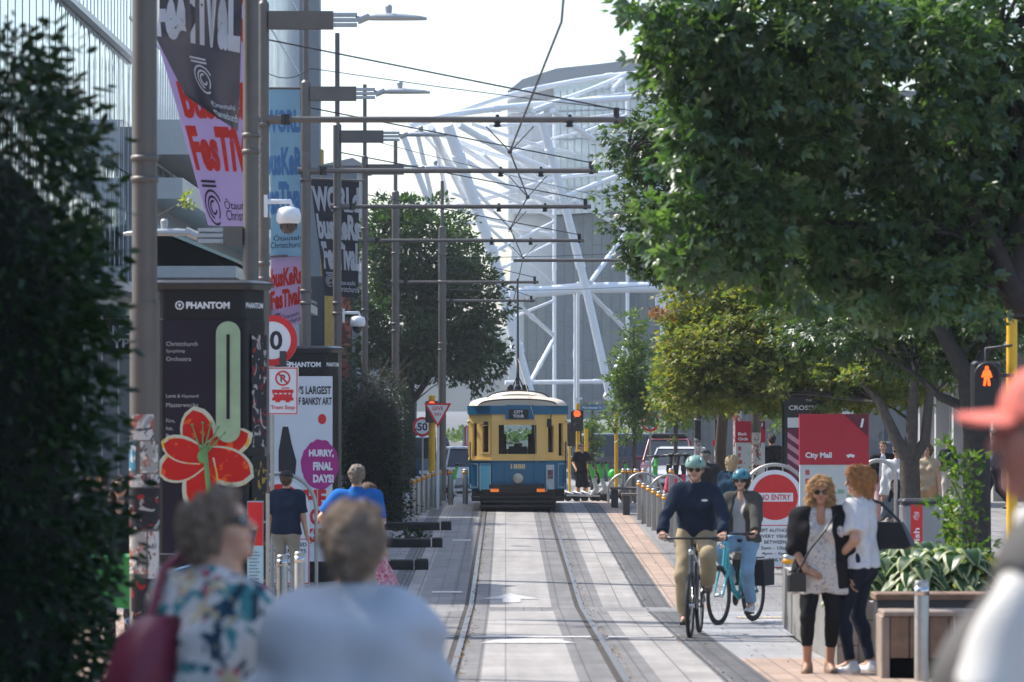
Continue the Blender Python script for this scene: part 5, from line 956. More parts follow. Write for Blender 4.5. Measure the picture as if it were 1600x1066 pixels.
lf_aut = M_leaf('turning plane leaf', (.10, .16, .045), (.29, .27, .075), .5, .45); lf_col = M_leaf('columnar tree leaf', (.065, .115, .035), (.13, .19, .06), .45, .45); lf_red = M_leaf('russet leaf', (.22, .08, .02), (.30, .14, .03), .45, .45)
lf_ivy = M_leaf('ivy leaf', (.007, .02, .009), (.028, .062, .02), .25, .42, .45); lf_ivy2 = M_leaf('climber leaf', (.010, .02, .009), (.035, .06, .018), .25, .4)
# foreground broadleaf at the upper right
def rel(L, px, py, Y): p = P(px, py, Y)-V(L); return (p.x, p.y, p.z)
L1 = (5.15, 35, G(35))
def bl(L, px, py, Y, rx, ry, rz): q = rel(L, px, py, Y); s = S(Y); return (q[0], q[1], q[2], rx/s, ry, rz/s)
tree('broadleaf_tree', 'large dark glossy leaved tree filling the upper right corner, nearest to us', L1, [bl(L1, 1200, 60, 34, 180, 0.78, 140), bl(L1, 1180, 220, 34.5, 150, 0.72, 130), bl(L1, 1220, 370, 35, 165, 0.72, 90), bl(L1, 1400, 120, 35, 190, 1.04, 170), bl(L1, 1400, 330, 35.5, 190, 0.98, 140), bl(L1, 1580, 80, 36, 170, 1.04, 180), bl(L1, 1560, 330, 36, 170, 1.04, 140), bl(L1, 1130, 330, 34, 95, .6, 100), bl(L1, 1095, 60, 34, 90, .7, 95), bl(L1, 1150, 395, 34.6, 85, .6, 45), bl(L1, 1420, 440, 35, 120, 1, 60), bl(L1, 1130, 180, 34, 90, .6, 90)]+[bl(L1, x, y, 33.6+(i%3)*.4, 30, .25, 22) for i, (x, y) in enumerate(((1010, 20), (1040, 110), (1030, 40), (1060, 250), (1040, 330), (1050, 385), (1070, 400), (1105, 420), (1180, 448), (1250, 462), (1330, 465), (1390, 500), (1480, 505), (1020, 360), (1070, 170), (1530, 480)))],
     25000, .125, lf_big, 'maple', [([(0, 0, 0), (0, 0, 1.9), (-.15, 0, 2.9)], [.2, .16, .14]), ([(-.15, 0, 2.9), rel(L1, 1585, 470, 35), rel(L1, 1560, 400, 35), rel(L1, 1470, 250, 35), rel(L1, 1330, 150, 35)], [.13, .11, .09, .06, .03]), ([rel(L1, 1585, 470, 35), rel(L1, 1600, 250, 35.5), rel(L1, 1560, 60, 35.5)], [.10, .08, .04]), ([rel(L1, 1540, 360, 35), rel(L1, 1400, 360, 35), rel(L1, 1230, 340, 35)], [.06, .045, .02])], bark_d, .22, 18, .40, lambda C: .42+0*C[:, 0], .42, twigs=70, droop=.25)
L2 = (5.75, 50, G(50))
tree('broadleaf_tree', 'tall dark trunked tree behind the walking man lantern', L2, [bl(L2, 1330, 500, 51, 130, 1.1, 60), bl(L2, 1470, 540, 51, 120, 1.0, 50), bl(L2, 1560, 470, 50.5, 120, 1.2, 70), bl(L2, 1010, 330, 50, 60, .5, 110), bl(L2, 990, 230, 49.5, 50, .4, 40), bl(L2, 1070, 200, 50, 70, .6, 90), bl(L2, 1050, 400, 50, 60, .6, 60)],
     12000, .10, M_leaf('shaded oak leaf', (.02, .05, .014), (.075, .13, .035), .42, .36, .9), 'maple', [([(0, 0, 0), (0, 0, 2.2), rel(L2, 1515, 600, 50)], [.19, .165, .15]), ([rel(L2, 1515, 600, 50), rel(L2, 1495, 560, 50), rel(L2, 1450, 480, 50), rel(L2, 1300, 420, 50), rel(L2, 1100, 330, 50), rel(L2, 980, 240, 49.6)], [.13, .10, .08, .05, .025, .008]), ([rel(L2, 1515, 640, 50), rel(L2, 1470, 620, 50.2), rel(L2, 1430, 585, 50.4)], [.07, .055, .03]), ([rel(L2, 1515, 600, 50), rel(L2, 1560, 500, 50.3)], [.10, .05])], bark_d, .24, 22, .35, None, .6, twigs=30, droop=.2)  # darker leaf green than the nearest tree
L3 = (PX(1423, 64), 64, G(64))
tree('plane_tree', 'fork trunked tree with yellowing leaves right of the big map sign', L3, [bl(L3, 1400, 560, 65, 120, 1.4, 75), bl(L3, 1290, 560, 66, 110, 1.3, 80), bl(L3, 1200, 600, 67, 70, 1.0, 50), bl(L3, 1350, 600, 66, 80, 1, 45)],
     15000, .105, lf_aut, 'maple', [([(0, 0, 0), (0, 0, .9), (-.02, 0, 1.65)], [.21, .165, .16]), ([(-.02, 0, 1.65), rel(L3, 1402, 690, 64), rel(L3, 1375, 630, 64.3), rel(L3, 1340, 590, 64.6)], [.13, .10, .07, .03]), ([(-.02, 0, 1.6), rel(L3, 1425, 660, 64), rel(L3, 1428, 600, 64), rel(L3, 1430, 540, 64)], [.11, .09, .07, .03]), ([(.02, 0, 1.65), rel(L3, 1445, 690, 64), rel(L3, 1452, 620, 64), rel(L3, 1462, 550, 64)], [.10, .085, .07, .03])], bark, .26, 24, .3, lambda C: .28+0*C[:, 0], twigs=36)
L4 = (PX(1126, 73), 73, G(73))
tree('plane_tree', 'yellow green plane tree with some russet leaves behind the cyclists', L4, [bl(L4, 1130, 520, 67, 110, 1.5, 85), bl(L4, 1230, 510, 67, 110, 1.5, 80), bl(L4, 1090, 470, 67, 60, .9, 60), bl(L4, 1180, 600, 67, 90, 1.2, 45), bl(L4, 1080, 570, 67, 50, .9, 50), bl(L4, 1190, 470, 67, 70, .9, 60), bl(L4, 1270, 560, 67, 70, .9, 60), bl(L4, 1310, 490, 67, 70, 1, 60), bl(L4, 1060, 610, 67, 40, .7, 40), bl(L4, 1125, 625, 67, 60, .8, 30)],
     22000, .095, lf_aut, 'maple', [([(0, 0, 0), (0, 0, 1.7), rel(L4, 1135, 580, 68)], [.12, .1, .09]), ([rel(L4, 1135, 580, 68), rel(L4, 1100, 500, 68)], [.07, .02]), ([rel(L4, 1135, 580, 68), rel(L4, 1200, 500, 68)], [.07, .02])], bark, .26, 24, .25, lambda C: .45-.12*C[:, 0]/2, twigs=36)
C, D, cl = crown_points([bl(L4, 1038, 490, 67, 22, .4, 14), bl(L4, 1050, 545, 67, 22, .3, 10), bl(L4, 1090, 450, 67, 25, .4, 12)], 260, .13, 14)
pt = [o for o in bpy.data.objects if o.get('label', '').startswith('yellow green plane')][0]; leaves('russet_foliage', C, D, .085, [lf_red], pt, 'maple')
# columnar trees at the crossing
def col_tree(label, px, Y, w, top, bot, n, base=None, grp='slender columnar trees at the crossing', kind='columnar_tree', mat=lf_col, ls=.105):
    L = (PX(px, Y), Y, G(Y)); s = S(Y); h0, h1 = PZ(bot, Y)-G(Y), PZ(top, Y)-G(Y); r = w/s/2; H = h1-h0
    tree(kind, label, L, [(0, 0, h0+H*.30, r*1.05, r, H*.32), (.1*r, 0, h0+H*.55, r*.95, r*.9, H*.30), (0, 0, h0+H*.82, r*.55, r*.55, H*.20), (-.3*r, 0, h0+H*.42, r*.7, r*.7, H*.2)], n, ls, mat, 'leaf', [([(0, 0, 0), (0.02, 0, h0+H*.2), (0, 0, h0+H*.85)], [.07, .05, .015])], bark, .2, 22, .15, None, .35, grp, 24)
col_tree('slender pointed tree with a thin trunk left of the dark grey van', 990, 114, 92, 478, 690, 9000); col_tree('small bushy tree beyond the traffic light', 925, 135, 46, 622, 745, 1600); col_tree('taller columnar tree right of the pointed one', 1055, 112, 80, 500, 682, 5000); col_tree('dense green tree behind the yellow green plane tree', 1090, 120, 90, 560, 672, 4000); col_tree('fresh green tree behind the black mall pylon', 1260, 100, 150, 520, 700, 5000)
L5 = (PX(640, 142), 142, G(142))
tree('street_tree', 'big dark round street tree left of the stadium', L5, [bl(L5, 660, 400, 142, 95, 2.2, 100), bl(L5, 640, 500, 142, 100, 2.4, 95), bl(L5, 715, 480, 142, 80, 2.0, 95), bl(L5, 620, 370, 141, 55, 1.4, 70), bl(L5, 750, 560, 142, 48, 1.4, 52), bl(L5, 610, 560, 142, 60, 1.5, 50), bl(L5, 690, 560, 142, 80, 1.6, 42)],
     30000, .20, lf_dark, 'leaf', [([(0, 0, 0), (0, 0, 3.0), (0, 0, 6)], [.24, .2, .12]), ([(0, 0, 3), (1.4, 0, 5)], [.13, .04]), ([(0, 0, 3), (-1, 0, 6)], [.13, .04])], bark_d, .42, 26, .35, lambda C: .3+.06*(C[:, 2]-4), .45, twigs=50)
# ivy towers: the hedge at the left edge and the one behind the far pillar
def ivy(label, px, Y, r, top, n, ls, mat, clump, per, sx=1.):
    L = (PX(px, Y), Y, G(Y)); h = PZ(top, Y)-G(Y); t = thing('ivy_tower', label, 'hedge', L, 0, 'ivy covered planting towers'); q = RG.uniform(0, 1, n//per); a = RG.uniform(0, 2*math.pi, n//per)
    ww = r*(1+.10*np.sin(3*a+5*q)+.07*np.sin(7*a-9*q))*np.where(q > .85, np.sqrt(np.clip(1-((q-.85)/.16)**2, 0.05, 1)), 1)*RG.uniform(.86, 1.05, len(q))
    c = np.stack([np.cos(a)*ww*sx, np.sin(a)*ww, q*h], 1); k = np.repeat(np.arange(len(c)), per); off = RG.normal(0, clump, (len(k), 3)); D = np.stack([np.cos(a), np.sin(a), -.35+0*a], 1)[k]+off/clump*.4
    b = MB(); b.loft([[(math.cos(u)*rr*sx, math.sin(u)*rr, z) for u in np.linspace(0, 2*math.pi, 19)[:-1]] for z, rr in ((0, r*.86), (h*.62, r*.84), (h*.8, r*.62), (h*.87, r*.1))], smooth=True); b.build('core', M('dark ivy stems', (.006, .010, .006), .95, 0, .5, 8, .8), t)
    leaves('foliage', c[k]+off, D, ls, [mat], t, 'leaf', .1)
    return t
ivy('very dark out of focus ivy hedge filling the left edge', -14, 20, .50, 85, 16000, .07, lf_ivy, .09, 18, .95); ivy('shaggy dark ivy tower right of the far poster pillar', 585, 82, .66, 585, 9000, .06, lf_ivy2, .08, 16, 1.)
tw = [o for o in bpy.data.objects if o.get('label', '').startswith('shaggy dark ivy')][0]
b = MB()
for i in range(70):
    a = RG.uniform(0, 6.28); r0 = RG.uniform(.1, .62); z0 = 2.7+RG.uniform(-.3, .35); b.tube([(r0*math.cos(a), r0*math.sin(a), z0-.3), (r0*math.cos(a)*1.1, r0*math.sin(a)*1.1, z0+.05), (r0*math.cos(a)*1.2+RG.normal(0, .08), r0*math.sin(a)*1.2, z0+RG.uniform(.1, .4))], .005, 4)
b.build('dry_twigs', M('dry twig', (.12, .085, .07), .9), tw)
C, D, cl = crown_points([(0, 0, 0, .12, .06, .09)], 60, .06, 12); t = thing('sprig', 'small yellow green sprig poking out beside the thick pole at the upper left', 'plant', P(291, 314, 46)); b = MB(); b.tube([(-.45, .1, -.25), (-.2, .05, -.1), (0, 0, 0)], .008, 5); b.build('stem', bark, t); leaves('foliage', C, D, .06, [M_leaf('lime leaf', (.16, .22, .03), (.30, .33, .05), .5, .4)], t)
# planter on the right
stone = M_brick('pale stone blocks', (.42, .39, .35), (.36, .335, .30), (.2, .19, .175), .45, .19, .008, 0, plane='YZ'); timber = M('stained timber', (.19, .115, .075), .7, 0, .25, 9, .3); timber_t = M('weathered cap timber', (.27, .21, .17), .75, 0, .2, 9)
t = thing('stone_planter', 'pale stone block planter full of hostas behind the two standing women', 'planter', (2.93, 36.2, G(36.2)-.05)); hz = .64
b = MB(); b.box(0, .28, 0, 7, 0, hz).box(.281, 4.5, 0, .28, 0, hz-.03).box(.281, 4.5, 6.7, 7, 0, hz).box(4.2, 4.5, .281, 6.69, 0, hz); b.build('wall', stone, t); b = MB(); b.box(.285, 4.195, .285, 6.69, .05, hz-.12); b.build('soil', M('dark soil', (.03, .022, .016), .95, 0, .4, 10, .5), t)
t = thing('timber_bench', 'stained timber bench front with pale end at the lower right', 'bench', (3.07, 33.75, G(33.75)))
b = MB()
for i in range(13): b.bev(.1+i*.163, .1+i*.163+.152, 0, .045, .17, .515, .006)
b.build('front_planks', timber, t); b = MB(); b.bev(.04, 2.25, -.02, .50, .516, .556, .01); b.build('seat_cap', timber_t, t); b = MB(); b.bev(.025, .095, -.01, .5, 0, .515, .01); b.build('end_panel', timber_t, t)
for x in (.62, 1.3): b = MB(); b.box(x, x+.015, -.006, .05, .17, .515); b.build('joint_strip', concm, t); b = MB(); b.box(.1, 2.2, .03, .45, 0, .169); b.build('plinth', dkmetal, t)
t = thing('timber_bench', 'narrow second timber seat edge behind the front bench', 'bench', (3.2, 35.45, G(35.45))); b = MB(); b.bev(0, 2.6, 0, .45, .60, .655, .01); b.build('seat_cap', timber, t); b = MB(); b.box(.02, 2.58, .03, .42, 0, .599); b.build('base', dkmetal, t)
host = M_leaf('hosta leaf', (.035, .09, .022), (.09, .17, .04), .35, .4); hedgew = M_leaf('cream leaf margin', (.38, .42, .22), (.5, .52, .3), .3, .45)
def hosta(name):
    t = thing(name, 'hosta', 'plant'); A = MB(); B_ = MB(); rn = random.Random(5)
    for k in range(46):
        a = k*2.4+rn.uniform(-.2, .2); l = .17+.13*(k/46)+rn.uniform(-.03, .04); w = .075+rn.uniform(0, .03); z0 = .42-.34*(k/46); d = V((math.cos(a), math.sin(a), 0)); q = V((-d.y, d.x, 0))
        def mid(s): return d*(.04+.16*(k/46)+l*s)+V((0, 0, z0+.05*math.sin(s*3)-.09*s*s))
        for mb, f0, f1, dz in ((A, 0, .72, 0), (B_, .72, 1, .0)):
            for sg in (-1, 1):
                vs = []
                for i in range(8):
                    s = i/7; ww = w*math.sin(math.pi*min(1, s**.85*.96+.02))**.6; m_ = mid(s)
                    for f in (f0, f1): vs.append(m_+q*(sg*ww*f)+V((0, 0, .035*f*(1-f)+.03*f-.02*f*f)))
                mb.raw(vs, [(2*i, 2*i+1, 2*i+3, 2*i+2) for i in range(7)], True)
    a_ = A.build('foliage', host, t); B_.build('leaf_margin', hedgew, t); return t
h0 = hosta('hosta'); spots = [(3.25, 37.0), (3.7, 36.8), (4.1, 36.95), (3.45, 37.8), (3.95, 37.7), (4.45, 37.6), (3.3, 38.8), (3.85, 38.8), (4.4, 38.7), (4.9, 37.2), (3.6, 39.8), (4.2, 39.9)]
for i, (x, y) in enumerate(spots):
    o = h0 if i == 0 else dup(h0, (0, 0, 0), i*1.3); o.location = (x, y, G(36.2)+.44); s = .85+.35*((i*7) % 5)/5; o.scale = (s, s, s*1.1); o['label'] = 'cream edged hosta among the others in the stone planter'; o['group'] = 'cream edged hostas in the planter'
C, D, cl = crown_points([(0, 0, .25, .3, .3, .22)], 900, .1, 15, .1); yl = M_leaf('golden shrub leaf', (.20, .20, .02), (.38, .30, .03), .45, .45)
for i, (x, y) in enumerate(((4.62, 37.0), (5.05, 36.7), (4.95, 37.8))): t = thing('golden_shrub', ('golden yellow shrub at the front right of the planter', 'golden yellow shrub nearest the man in the red cap', 'golden yellow shrub farther back in the planter')[i], 'shrub', (x, y, G(36.2)+.5), 0, 'golden shrubs in the planter'); b = MB(); b.tube([(0, 0, 0), (0, 0, .3)], .02, 5); b.build('stem', bark, t); leaves('foliage', C, D+[0, 0, .8], .065, [yl], t, 'strap')
for i, (px, Y, zt) in enumerate(((1520, 38.5, 690), (1508, 40, 780))):
    z0 = G(36.2)+.5; x = PX(px, Y); h = PZ(zt, Y)-z0; t = thing('sapling', ('leafy sapling rising in front of the dark trunk', 'shorter leafy shoot at the foot of the sapling')[i], 'sapling', (x, Y, z0), 0, 'young shoots in the planter'); b = MB(); b.tube([(0, 0, 0), (.05, 0, h*.5), (-.05, 0, h)], [.014, .01, .005], 6); b.tube([(.03, 0, h*.4), (-.2, 0, h*.75)], .007, 5); b.build('stem', bark, t)
    C, D, cl = crown_points([(0, 0, h*.3, .22, .15, h*.25), (-.08, 0, h*.75, .2, .15, h*.25), (-.25, 0, h*.95, .1, .1, .08)], 420, .12, 10, .2); leaves('foliage', C, D, .08, [M_leaf('fresh leaf', (.05, .11, .02), (.12, .19, .04), .5, .4)], t, 'leaf', .3)
C, D, cl = crown_points([(0, 0, 0, .9, .8, .28)], 2600, .14, 16, .1); t = thing('low_hedge', 'dark low hedge at the back of the planter below the bins', 'hedge', (5.0, 41.5, G(41)+.62)); b = MB(); b.lathe([(.6, -.25), (.6, .0), (.3, .1)], n=12); b.build('core', M('dark ivy stems', (.006, .01, .006)), t); leaves('foliage', C, D, .07, [lf_ivy2], t)
C, D, cl = crown_points([(0, 0, .08, .35, .2, .1)], 300, .08, 12, .1); t = thing('ground_plant', 'straggly green plant on the middle timber kerb log', 'plant', (PX(640, 72), 71.6, G(72)+.1)); b = MB(); b.tube([(-.2, 0, 0), (.3, 0, .05)], .008, 4); b.build('stem', bark, t); leaves('foliage', C, D, .07, [lf_ivy2], t)
# belt of trees far behind the crossing
C, D, cl = crown_points([(x, 330+RG.uniform(-20, 20), -.9+RG.uniform(-.2, .6), 3.0, 3, 1.3) for x in np.arange(-22, 16, 2.6)], 9000, .7, 14, .3); o = leaves('far_tree_belt', C, D, .5, [lf_col], None, 'leaf'); tag(o, 'hazy belt of trees far down the street', 'trees', None, 'stuff')
t = thing('street_flag', 'small red and white flag far down the street left of the tram', 'flag', (PX(724, 210), 210, G(210))); b = MB(); b.cyl(0, 0, 0, 2.0, .04); b.build('pole', lampm, t); b = MB(); b.box(.05, .3, -.01, .01, .9, 1.9); b.build('cloth', redp, t); b = MB(); b.box(.14, .22, -.016, -.0105, .95, 1.85); b.build('stripe', signw, t)

# fallen leaves in the rail grooves and along the kerbs
n = 900; yy = RG.uniform(30, 80, n); which = RG.choice(5, n, p=[.34, .22, .14, .16, .14]); xx = np.array([tc-.665, tc+.77, tc+1.54, 0, 0])[which]+RG.normal(0, .035, n); xx[which == 3] = RG.uniform(tc+1.6, 3.2, (which == 3).sum()); xx[which == 4] = RG.uniform(-3, tc-1.2, (which == 4).sum())
C = np.stack([xx, yy, np.array([G(y) for y in yy])+.018], 1); D = RG.normal(0, 1, (n, 3)); D[:, 2] *= .15
o = leaves('fallen_leaves', C, D, .045, [M_leaf('dry fallen leaf', (.10, .055, .02), (.24, .14, .05), .1, .7)], None, 'leaf', .8, jit=.1); tag(o, 'dry brown leaves lying in the rail grooves and on the paving', 'leaves', None, 'stuff')
# ------------------------------------------------------------------ people: bodies and clothes grown from blended limbs
class Fld:
    """signed distance field on a grid; round limbs are blended in and the zero surface meshed"""
    def __init__(s, lo, hi, h):
        s.lo = np.array(lo, float); s.h = h; s.n = np.ceil((np.array(hi)-s.lo)/h).astype(int)+1; s.v = np.full(s.n, .3, np.float32)
    def _box(s, mn, mx):
        a = np.clip(np.floor((np.minimum(mn, mx)-s.lo)/s.h).astype(int), 0, s.n); b = np.clip(np.ceil((np.maximum(mn, mx)-s.lo)/s.h).astype(int)+1, 0, s.n)
        if np.any(b <= a): return None, None
        sl = tuple(slice(i, j) for i, j in zip(a, b)); ax = [s.lo[i]+s.h*np.arange(a[i], b[i]) for i in range(3)]
        return sl, np.meshgrid(*ax, indexing='ij', sparse=True)
    def cap(s, a, b, ra, rb=None, k=.03, sub=False, flat=0):
        a = np.array(a, float); b = np.array(b, float); rb = ra if rb is None else rb; m = max(ra, rb)+k+.05
        sl, g = s._box(np.minimum(a, b)-m, np.maximum(a, b)+m)
        if sl is None: return s
        ab = b-a; L2 = float(ab@ab)+1e-12; tr = ((g[0]-a[0])*ab[0]+(g[1]-a[1])*ab[1]+(g[2]-a[2])*ab[2])/L2; t = np.clip(tr, 0, 1)
        d = np.sqrt((g[0]-a[0]-t*ab[0])**2+(g[1]-a[1]-t*ab[1])**2+(g[2]-a[2]-t*ab[2])**2)-(ra+(rb-ra)*t)
        if flat: d = np.maximum(d, (tr-1)*math.sqrt(L2)) if flat > 0 else np.maximum(d, -tr*math.sqrt(L2))
        d = d.astype(np.float32); c = s.v[sl]
        if sub: hh = np.maximum(k-np.abs(c+d), 0)/k; s.v[sl] = np.maximum(c, -d)+hh*hh*k*.25
        else: hh = np.maximum(k-np.abs(c-d), 0)/k; s.v[sl] = np.minimum(c, d)-hh*hh*k*.25
        return s
    def cut(s, p, n):
        """keep the side of the plane that n points away from"""
        n = np.array(n, float); n /= np.linalg.norm(n); g = np.meshgrid(*[s.lo[i]+s.h*np.arange(s.n[i]) for i in range(3)], indexing='ij', sparse=True)
        s.v = np.maximum(s.v, ((g[0]-p[0])*n[0]+(g[1]-p[1])*n[1]+(g[2]-p[2])*n[2]).astype(np.float32)); return s
    def noise(s, amp, f, seed=0, zs=1.):
        r = np.random.default_rng(seed); g = np.meshgrid(*[s.lo[i]+s.h*np.arange(s.n[i]) for i in range(3)], indexing='ij', sparse=True); q = 0
        for k in range(4): w = r.normal(size=3)*f; w[2] *= zs; q = q+np.sin(g[0]*w[0]+g[1]*w[1]+g[2]*w[2]+r.uniform(0, 6)+1.3*np.sin(g[2]*f*.6+g[0]*f*.4+k))
        s.v = s.v+(amp*.5*q).astype(np.float32); return s
    def mesh(s):
        v = s.v; ins = v < 0; c = [(i, j, k) for i in (0, 1) for j in (0, 1) for k in (0, 1)]
        sh = tuple(n-1 for n in v.shape); cnt = np.zeros(sh, np.int8)
        for i, j, k in c: cnt += ins[i:i+sh[0], j:j+sh[1], k:k+sh[2]]
        ijk = np.argwhere((cnt > 0) & (cnt < 8))
        if not len(ijk): return np.zeros((0, 3)), np.zeros((0, 4), int)
        val = np.stack([v[ijk[:, 0]+i, ijk[:, 1]+j, ijk[:, 2]+k] for i, j, k in c], 1); acc = np.zeros((len(ijk), 3)); num = np.zeros(len(ijk))
        for a in range(8):
            for ax in range(3):
                if c[a][ax]: continue
                e = list(c[a]); e[ax] = 1; b = c.index(tuple(e)); va, vb = val[:, a], val[:, b]; m = (va < 0) != (vb < 0); t = np.where(m, va/np.where(m, va-vb, 1), 0)
                p = np.tile(np.array(c[a], float), (len(ijk), 1)); p[:, ax] += t; acc += p*m[:, None]; num += m
        vs = (acc/num[:, None]+ijk)*s.h+s.lo; idx = np.full(sh, -1, np.int64); idx[tuple(ijk.T)] = np.arange(len(ijk)); qs = []
        for ax in range(3):
            a1, a2 = [(1, 2), (2, 0), (0, 1)][ax]; A = ins; sl0 = [slice(None)]*3; sl1 = [slice(None)]*3; sl0[ax] = slice(0, -1); sl1[ax] = slice(1, None)
            e = np.argwhere(A[tuple(sl0)] != A[tuple(sl1)]); ok = (e[:, a1] > 0) & (e[:, a2] > 0) & (e[:, a1] < sh[a1]) & (e[:, a2] < sh[a2]); e = e[ok]
            def at(d1, d2): q = e.copy(); q[:, a1] -= d1; q[:, a2] -= d2; return idx[tuple(q.T)]
            q = np.stack([at(1, 1), at(0, 1), at(0, 0), at(1, 0)], 1); f = ~A[tuple(e.T)]; q[f] = q[f][:, ::-1]; qs.append(q[(q >= 0).all(1)])
        return vs, np.concatenate(qs)
def grow(parts, name, mats, parent, pick=None):
    """one mesh object from several meshed fields"""
    V_, Q, o = [], [], 0
    for f in parts: v, q = f.mesh(); V_.append(v); Q.append(q+o); o += len(v)
    v = np.concatenate(V_); q = np.concatenate(Q); me = bpy.data.meshes.new(name); me.vertices.add(len(v)); me.vertices.foreach_set('co', v.astype(np.float32).ravel())
    me.loops.add(q.size); me.loops.foreach_set('vertex_index', q.ravel().astype(np.int32)); me.polygons.add(len(q)); me.polygons.foreach_set('loop_start', np.arange(0, q.size, 4, dtype=np.int32))
    for m in mats: me.materials.append(m)
    me.polygons.foreach_set('use_smooth', np.ones(len(q), bool))
    if pick is not None: me.polygons.foreach_set('material_index', pick(v[q].mean(1)).astype(np.int32))
    me.update(calc_edges=True); return link(name, me, parent)
def A3(v): return np.array(v, float)
def unit(v): v = A3(v); return v/(np.linalg.norm(v)+1e-9)
def ik(a, c, l1, l2, pole):
    d = c-a; L = np.linalg.norm(d)
    if L > (l1+l2)*.999: c = a+d/L*(l1+l2)*.999; d = c-a; L = np.linalg.norm(d)
    x = (l1*l1-l2*l2+L*L)/(2*L); h = math.sqrt(max(l1*l1-x*x, 0)); u = d/L; p = unit(A3(pole)-u*float(A3(pole)@u)); return a+u*x+p*h, c
skin_m = M('skin', (.50, .29, .20), .5, 0, .08, 9, spec=.4); skin_t = M('tanned skin', (.42, .22, .14), .5, 0, .08, 9, spec=.4); lip_m = M('lips', (.40, .14, .12), .45); eye_m = M('dark eyes', (.03, .02, .018), .2)
def hairm(n, c): return M('hair '+n, c, .55, 0, .45, 45, .5, spec=.35)
h_grey, h_brown, h_dark, h_blond, h_honey, h_gbrown = hairm('silver', (.36, .33, .30)), hairm('brown', (.10, .058, .03)), hairm('dark brown', (.022, .014, .010)), hairm('blond', (.50, .36, .20)), hairm('honey', (.36, .19, .08)), hairm('grey brown', (.20, .155, .12))
def cloth(n, c, var=.12): return M('cloth '+n, c, .9, 0, var, 5, .25, spec=.15, bscale=120)
def person(label, loc, rz, H=1.72, w=1., fem=False, pel=(0, 0, .935), lean=.03, side=0, hy=0, hp=0, hands={}, feet={}, epole={}, curl=.35, hdir={}, toe={}, top=None, over=None, bot=None, shoes=(.03, .03, .03), hair=None, skin=skin_m, vox=.016, glasses=False, cap=None, helmet=None, dress=None, group=None, belly=0):
    t = thing('person', label, 'person', loc, rz, group); k = H/1.75; v = vox
    X = A3((1, 0, 0)); U = A3((math.sin(side), math.sin(lean)*math.cos(side), math.cos(lean)*math.cos(side))); Fw = unit(np.cross(U, X)); Rt = np.cross(Fw, U)
    pel = A3(pel)*k; sh = pel+U*.495*k; nb = pel+U*.535*k; ch = pel+U*.34*k; wa = pel+U*.14*k
    hR = np.array(Matrix.Rotation(hy, 3, 'Z')@Matrix.Rotation(-hp, 3, 'X')); hc = nb+U*.06*k+(U*.5+A3((0, .12, 1))*.5)*.095*k
    def hd(x, y, z): return hc+hR@(A3((x, y, z))*k)
    J = {}
    for s in (-1, 1):
        sj = sh+Rt*(s*.180*k*w)-U*.03*k; hw = A3(hands[s])*k if s in hands else sj+A3((s*.06*w, .04, -.53))*k
        el, wr = ik(sj, hw, .285*k, .25*k, epole.get(s, (s*.35, -1, -.2))); hip = pel+Rt*(s*.088*k)-U*.02*k; an = A3(feet[s])*k if s in feet else A3((s*.10, 0, .085))*k
        kn, an = ik(hip, an, .435*k, .425*k, (s*.15, 1, 0)); td = unit(toe.get(s, (s*.18, 1, -.0))); J[s] = (sj, el, wr, hip, kn, an, td)
    def torso(F, g, fem=fem, hip=True):
        for s in (-1, 1):
            if hip: F.cap(pel+Rt*s*.080*k*w-U*.04*k, wa+Rt*s*.060*k*w, (.098+.01*fem)*k*w+g, .088*k*w+g, .05)
            F.cap(wa+Rt*s*.060*k*w, ch+Rt*s*.080*k*w, .088*k*w+g, .098*k*w+g, .05).cap(ch+Rt*s*.08*k*w, sh+Rt*s*.13*k*w-U*.03*k, .095*k+g, .058*k+g, .05)
            if fem: F.cap(ch+Rt*s*.075*k*w+Fw*.07*k+U*.005, ch+Rt*s*.075*k*w+Fw*.085*k, .056*k*w+g*.7, None, .04)
        F.cap(sh-Rt*.14*k*w-U*.035*k, sh+Rt*.14*k*w-U*.035*k, .055*k+g, None, .05).cap(sh-U*.02*k, nb+U*.0*k, .07*k+g*.6, .056*k+g*.4, .04)
        if belly: F.cap(wa+Fw*.06*k, wa+Fw*.06*k+U*.1, .11*k*w+g+belly, None, .06)
        return F
    def legs(F, g, end=1., cuff=0, k_=.03):
        for s in (-1, 1):
            _, _, _, hip, kn, an, _ = J[s]; F.cap(hip, kn, .084*k*w+g, .056*k+g+cuff*.4, .05)
            if end > .5: e = kn+(an-kn)*((end-.5)*2); F.cap(kn, e, .056*k+g+cuff*.4, (.056-.02*(end-.5)*2)*k+g+cuff, k_, flat=1); F.cap(kn+(an-kn)*.25-Fw*.022*k, kn+(an-kn)*.35-Fw*.018*k, .046*k+g*.8, None, .04) if not cuff else 0
            elif end < .5: pass
        return F
    def arms(F, g, end=1., cuff=0):
        for s in (-1, 1):
            sj, el, wr = J[s][:3]; F.cap(sj, el if end >= .5 else sj+(el-sj)*end*2, .050*k*(w**.5)+g, (.040 if end >= .5 else .046)*k+g+(cuff if end < .5 else 0), .04, flat=0 if end >= .5 else 1)
            if end > .5: e = el+(wr-el)*(end-.5)*2; F.cap(el, e, .040*k+g, .029*k+g+cuff, .03, flat=1 if end < 1 or g else 0)
        return F
    pts = np.array([p for s in (-1, 1) for p in J[s][:6]]+[hc, pel]); lo, hi = pts.min(0)-.2, pts.max(0)+.2; lo[2] = max(lo[2], -.02) if lo[2] > -.3 else lo[2]; lo[2] = pts[:, 2].min()-.12
    # body
    B = Fld(lo, hi, v); torso(B, 0); legs(B, 0); arms(B, 0); B.cap(nb-U*.03*k, hd(0, -.012, -.05), .052*k*(1-.1*fem), None, .03)
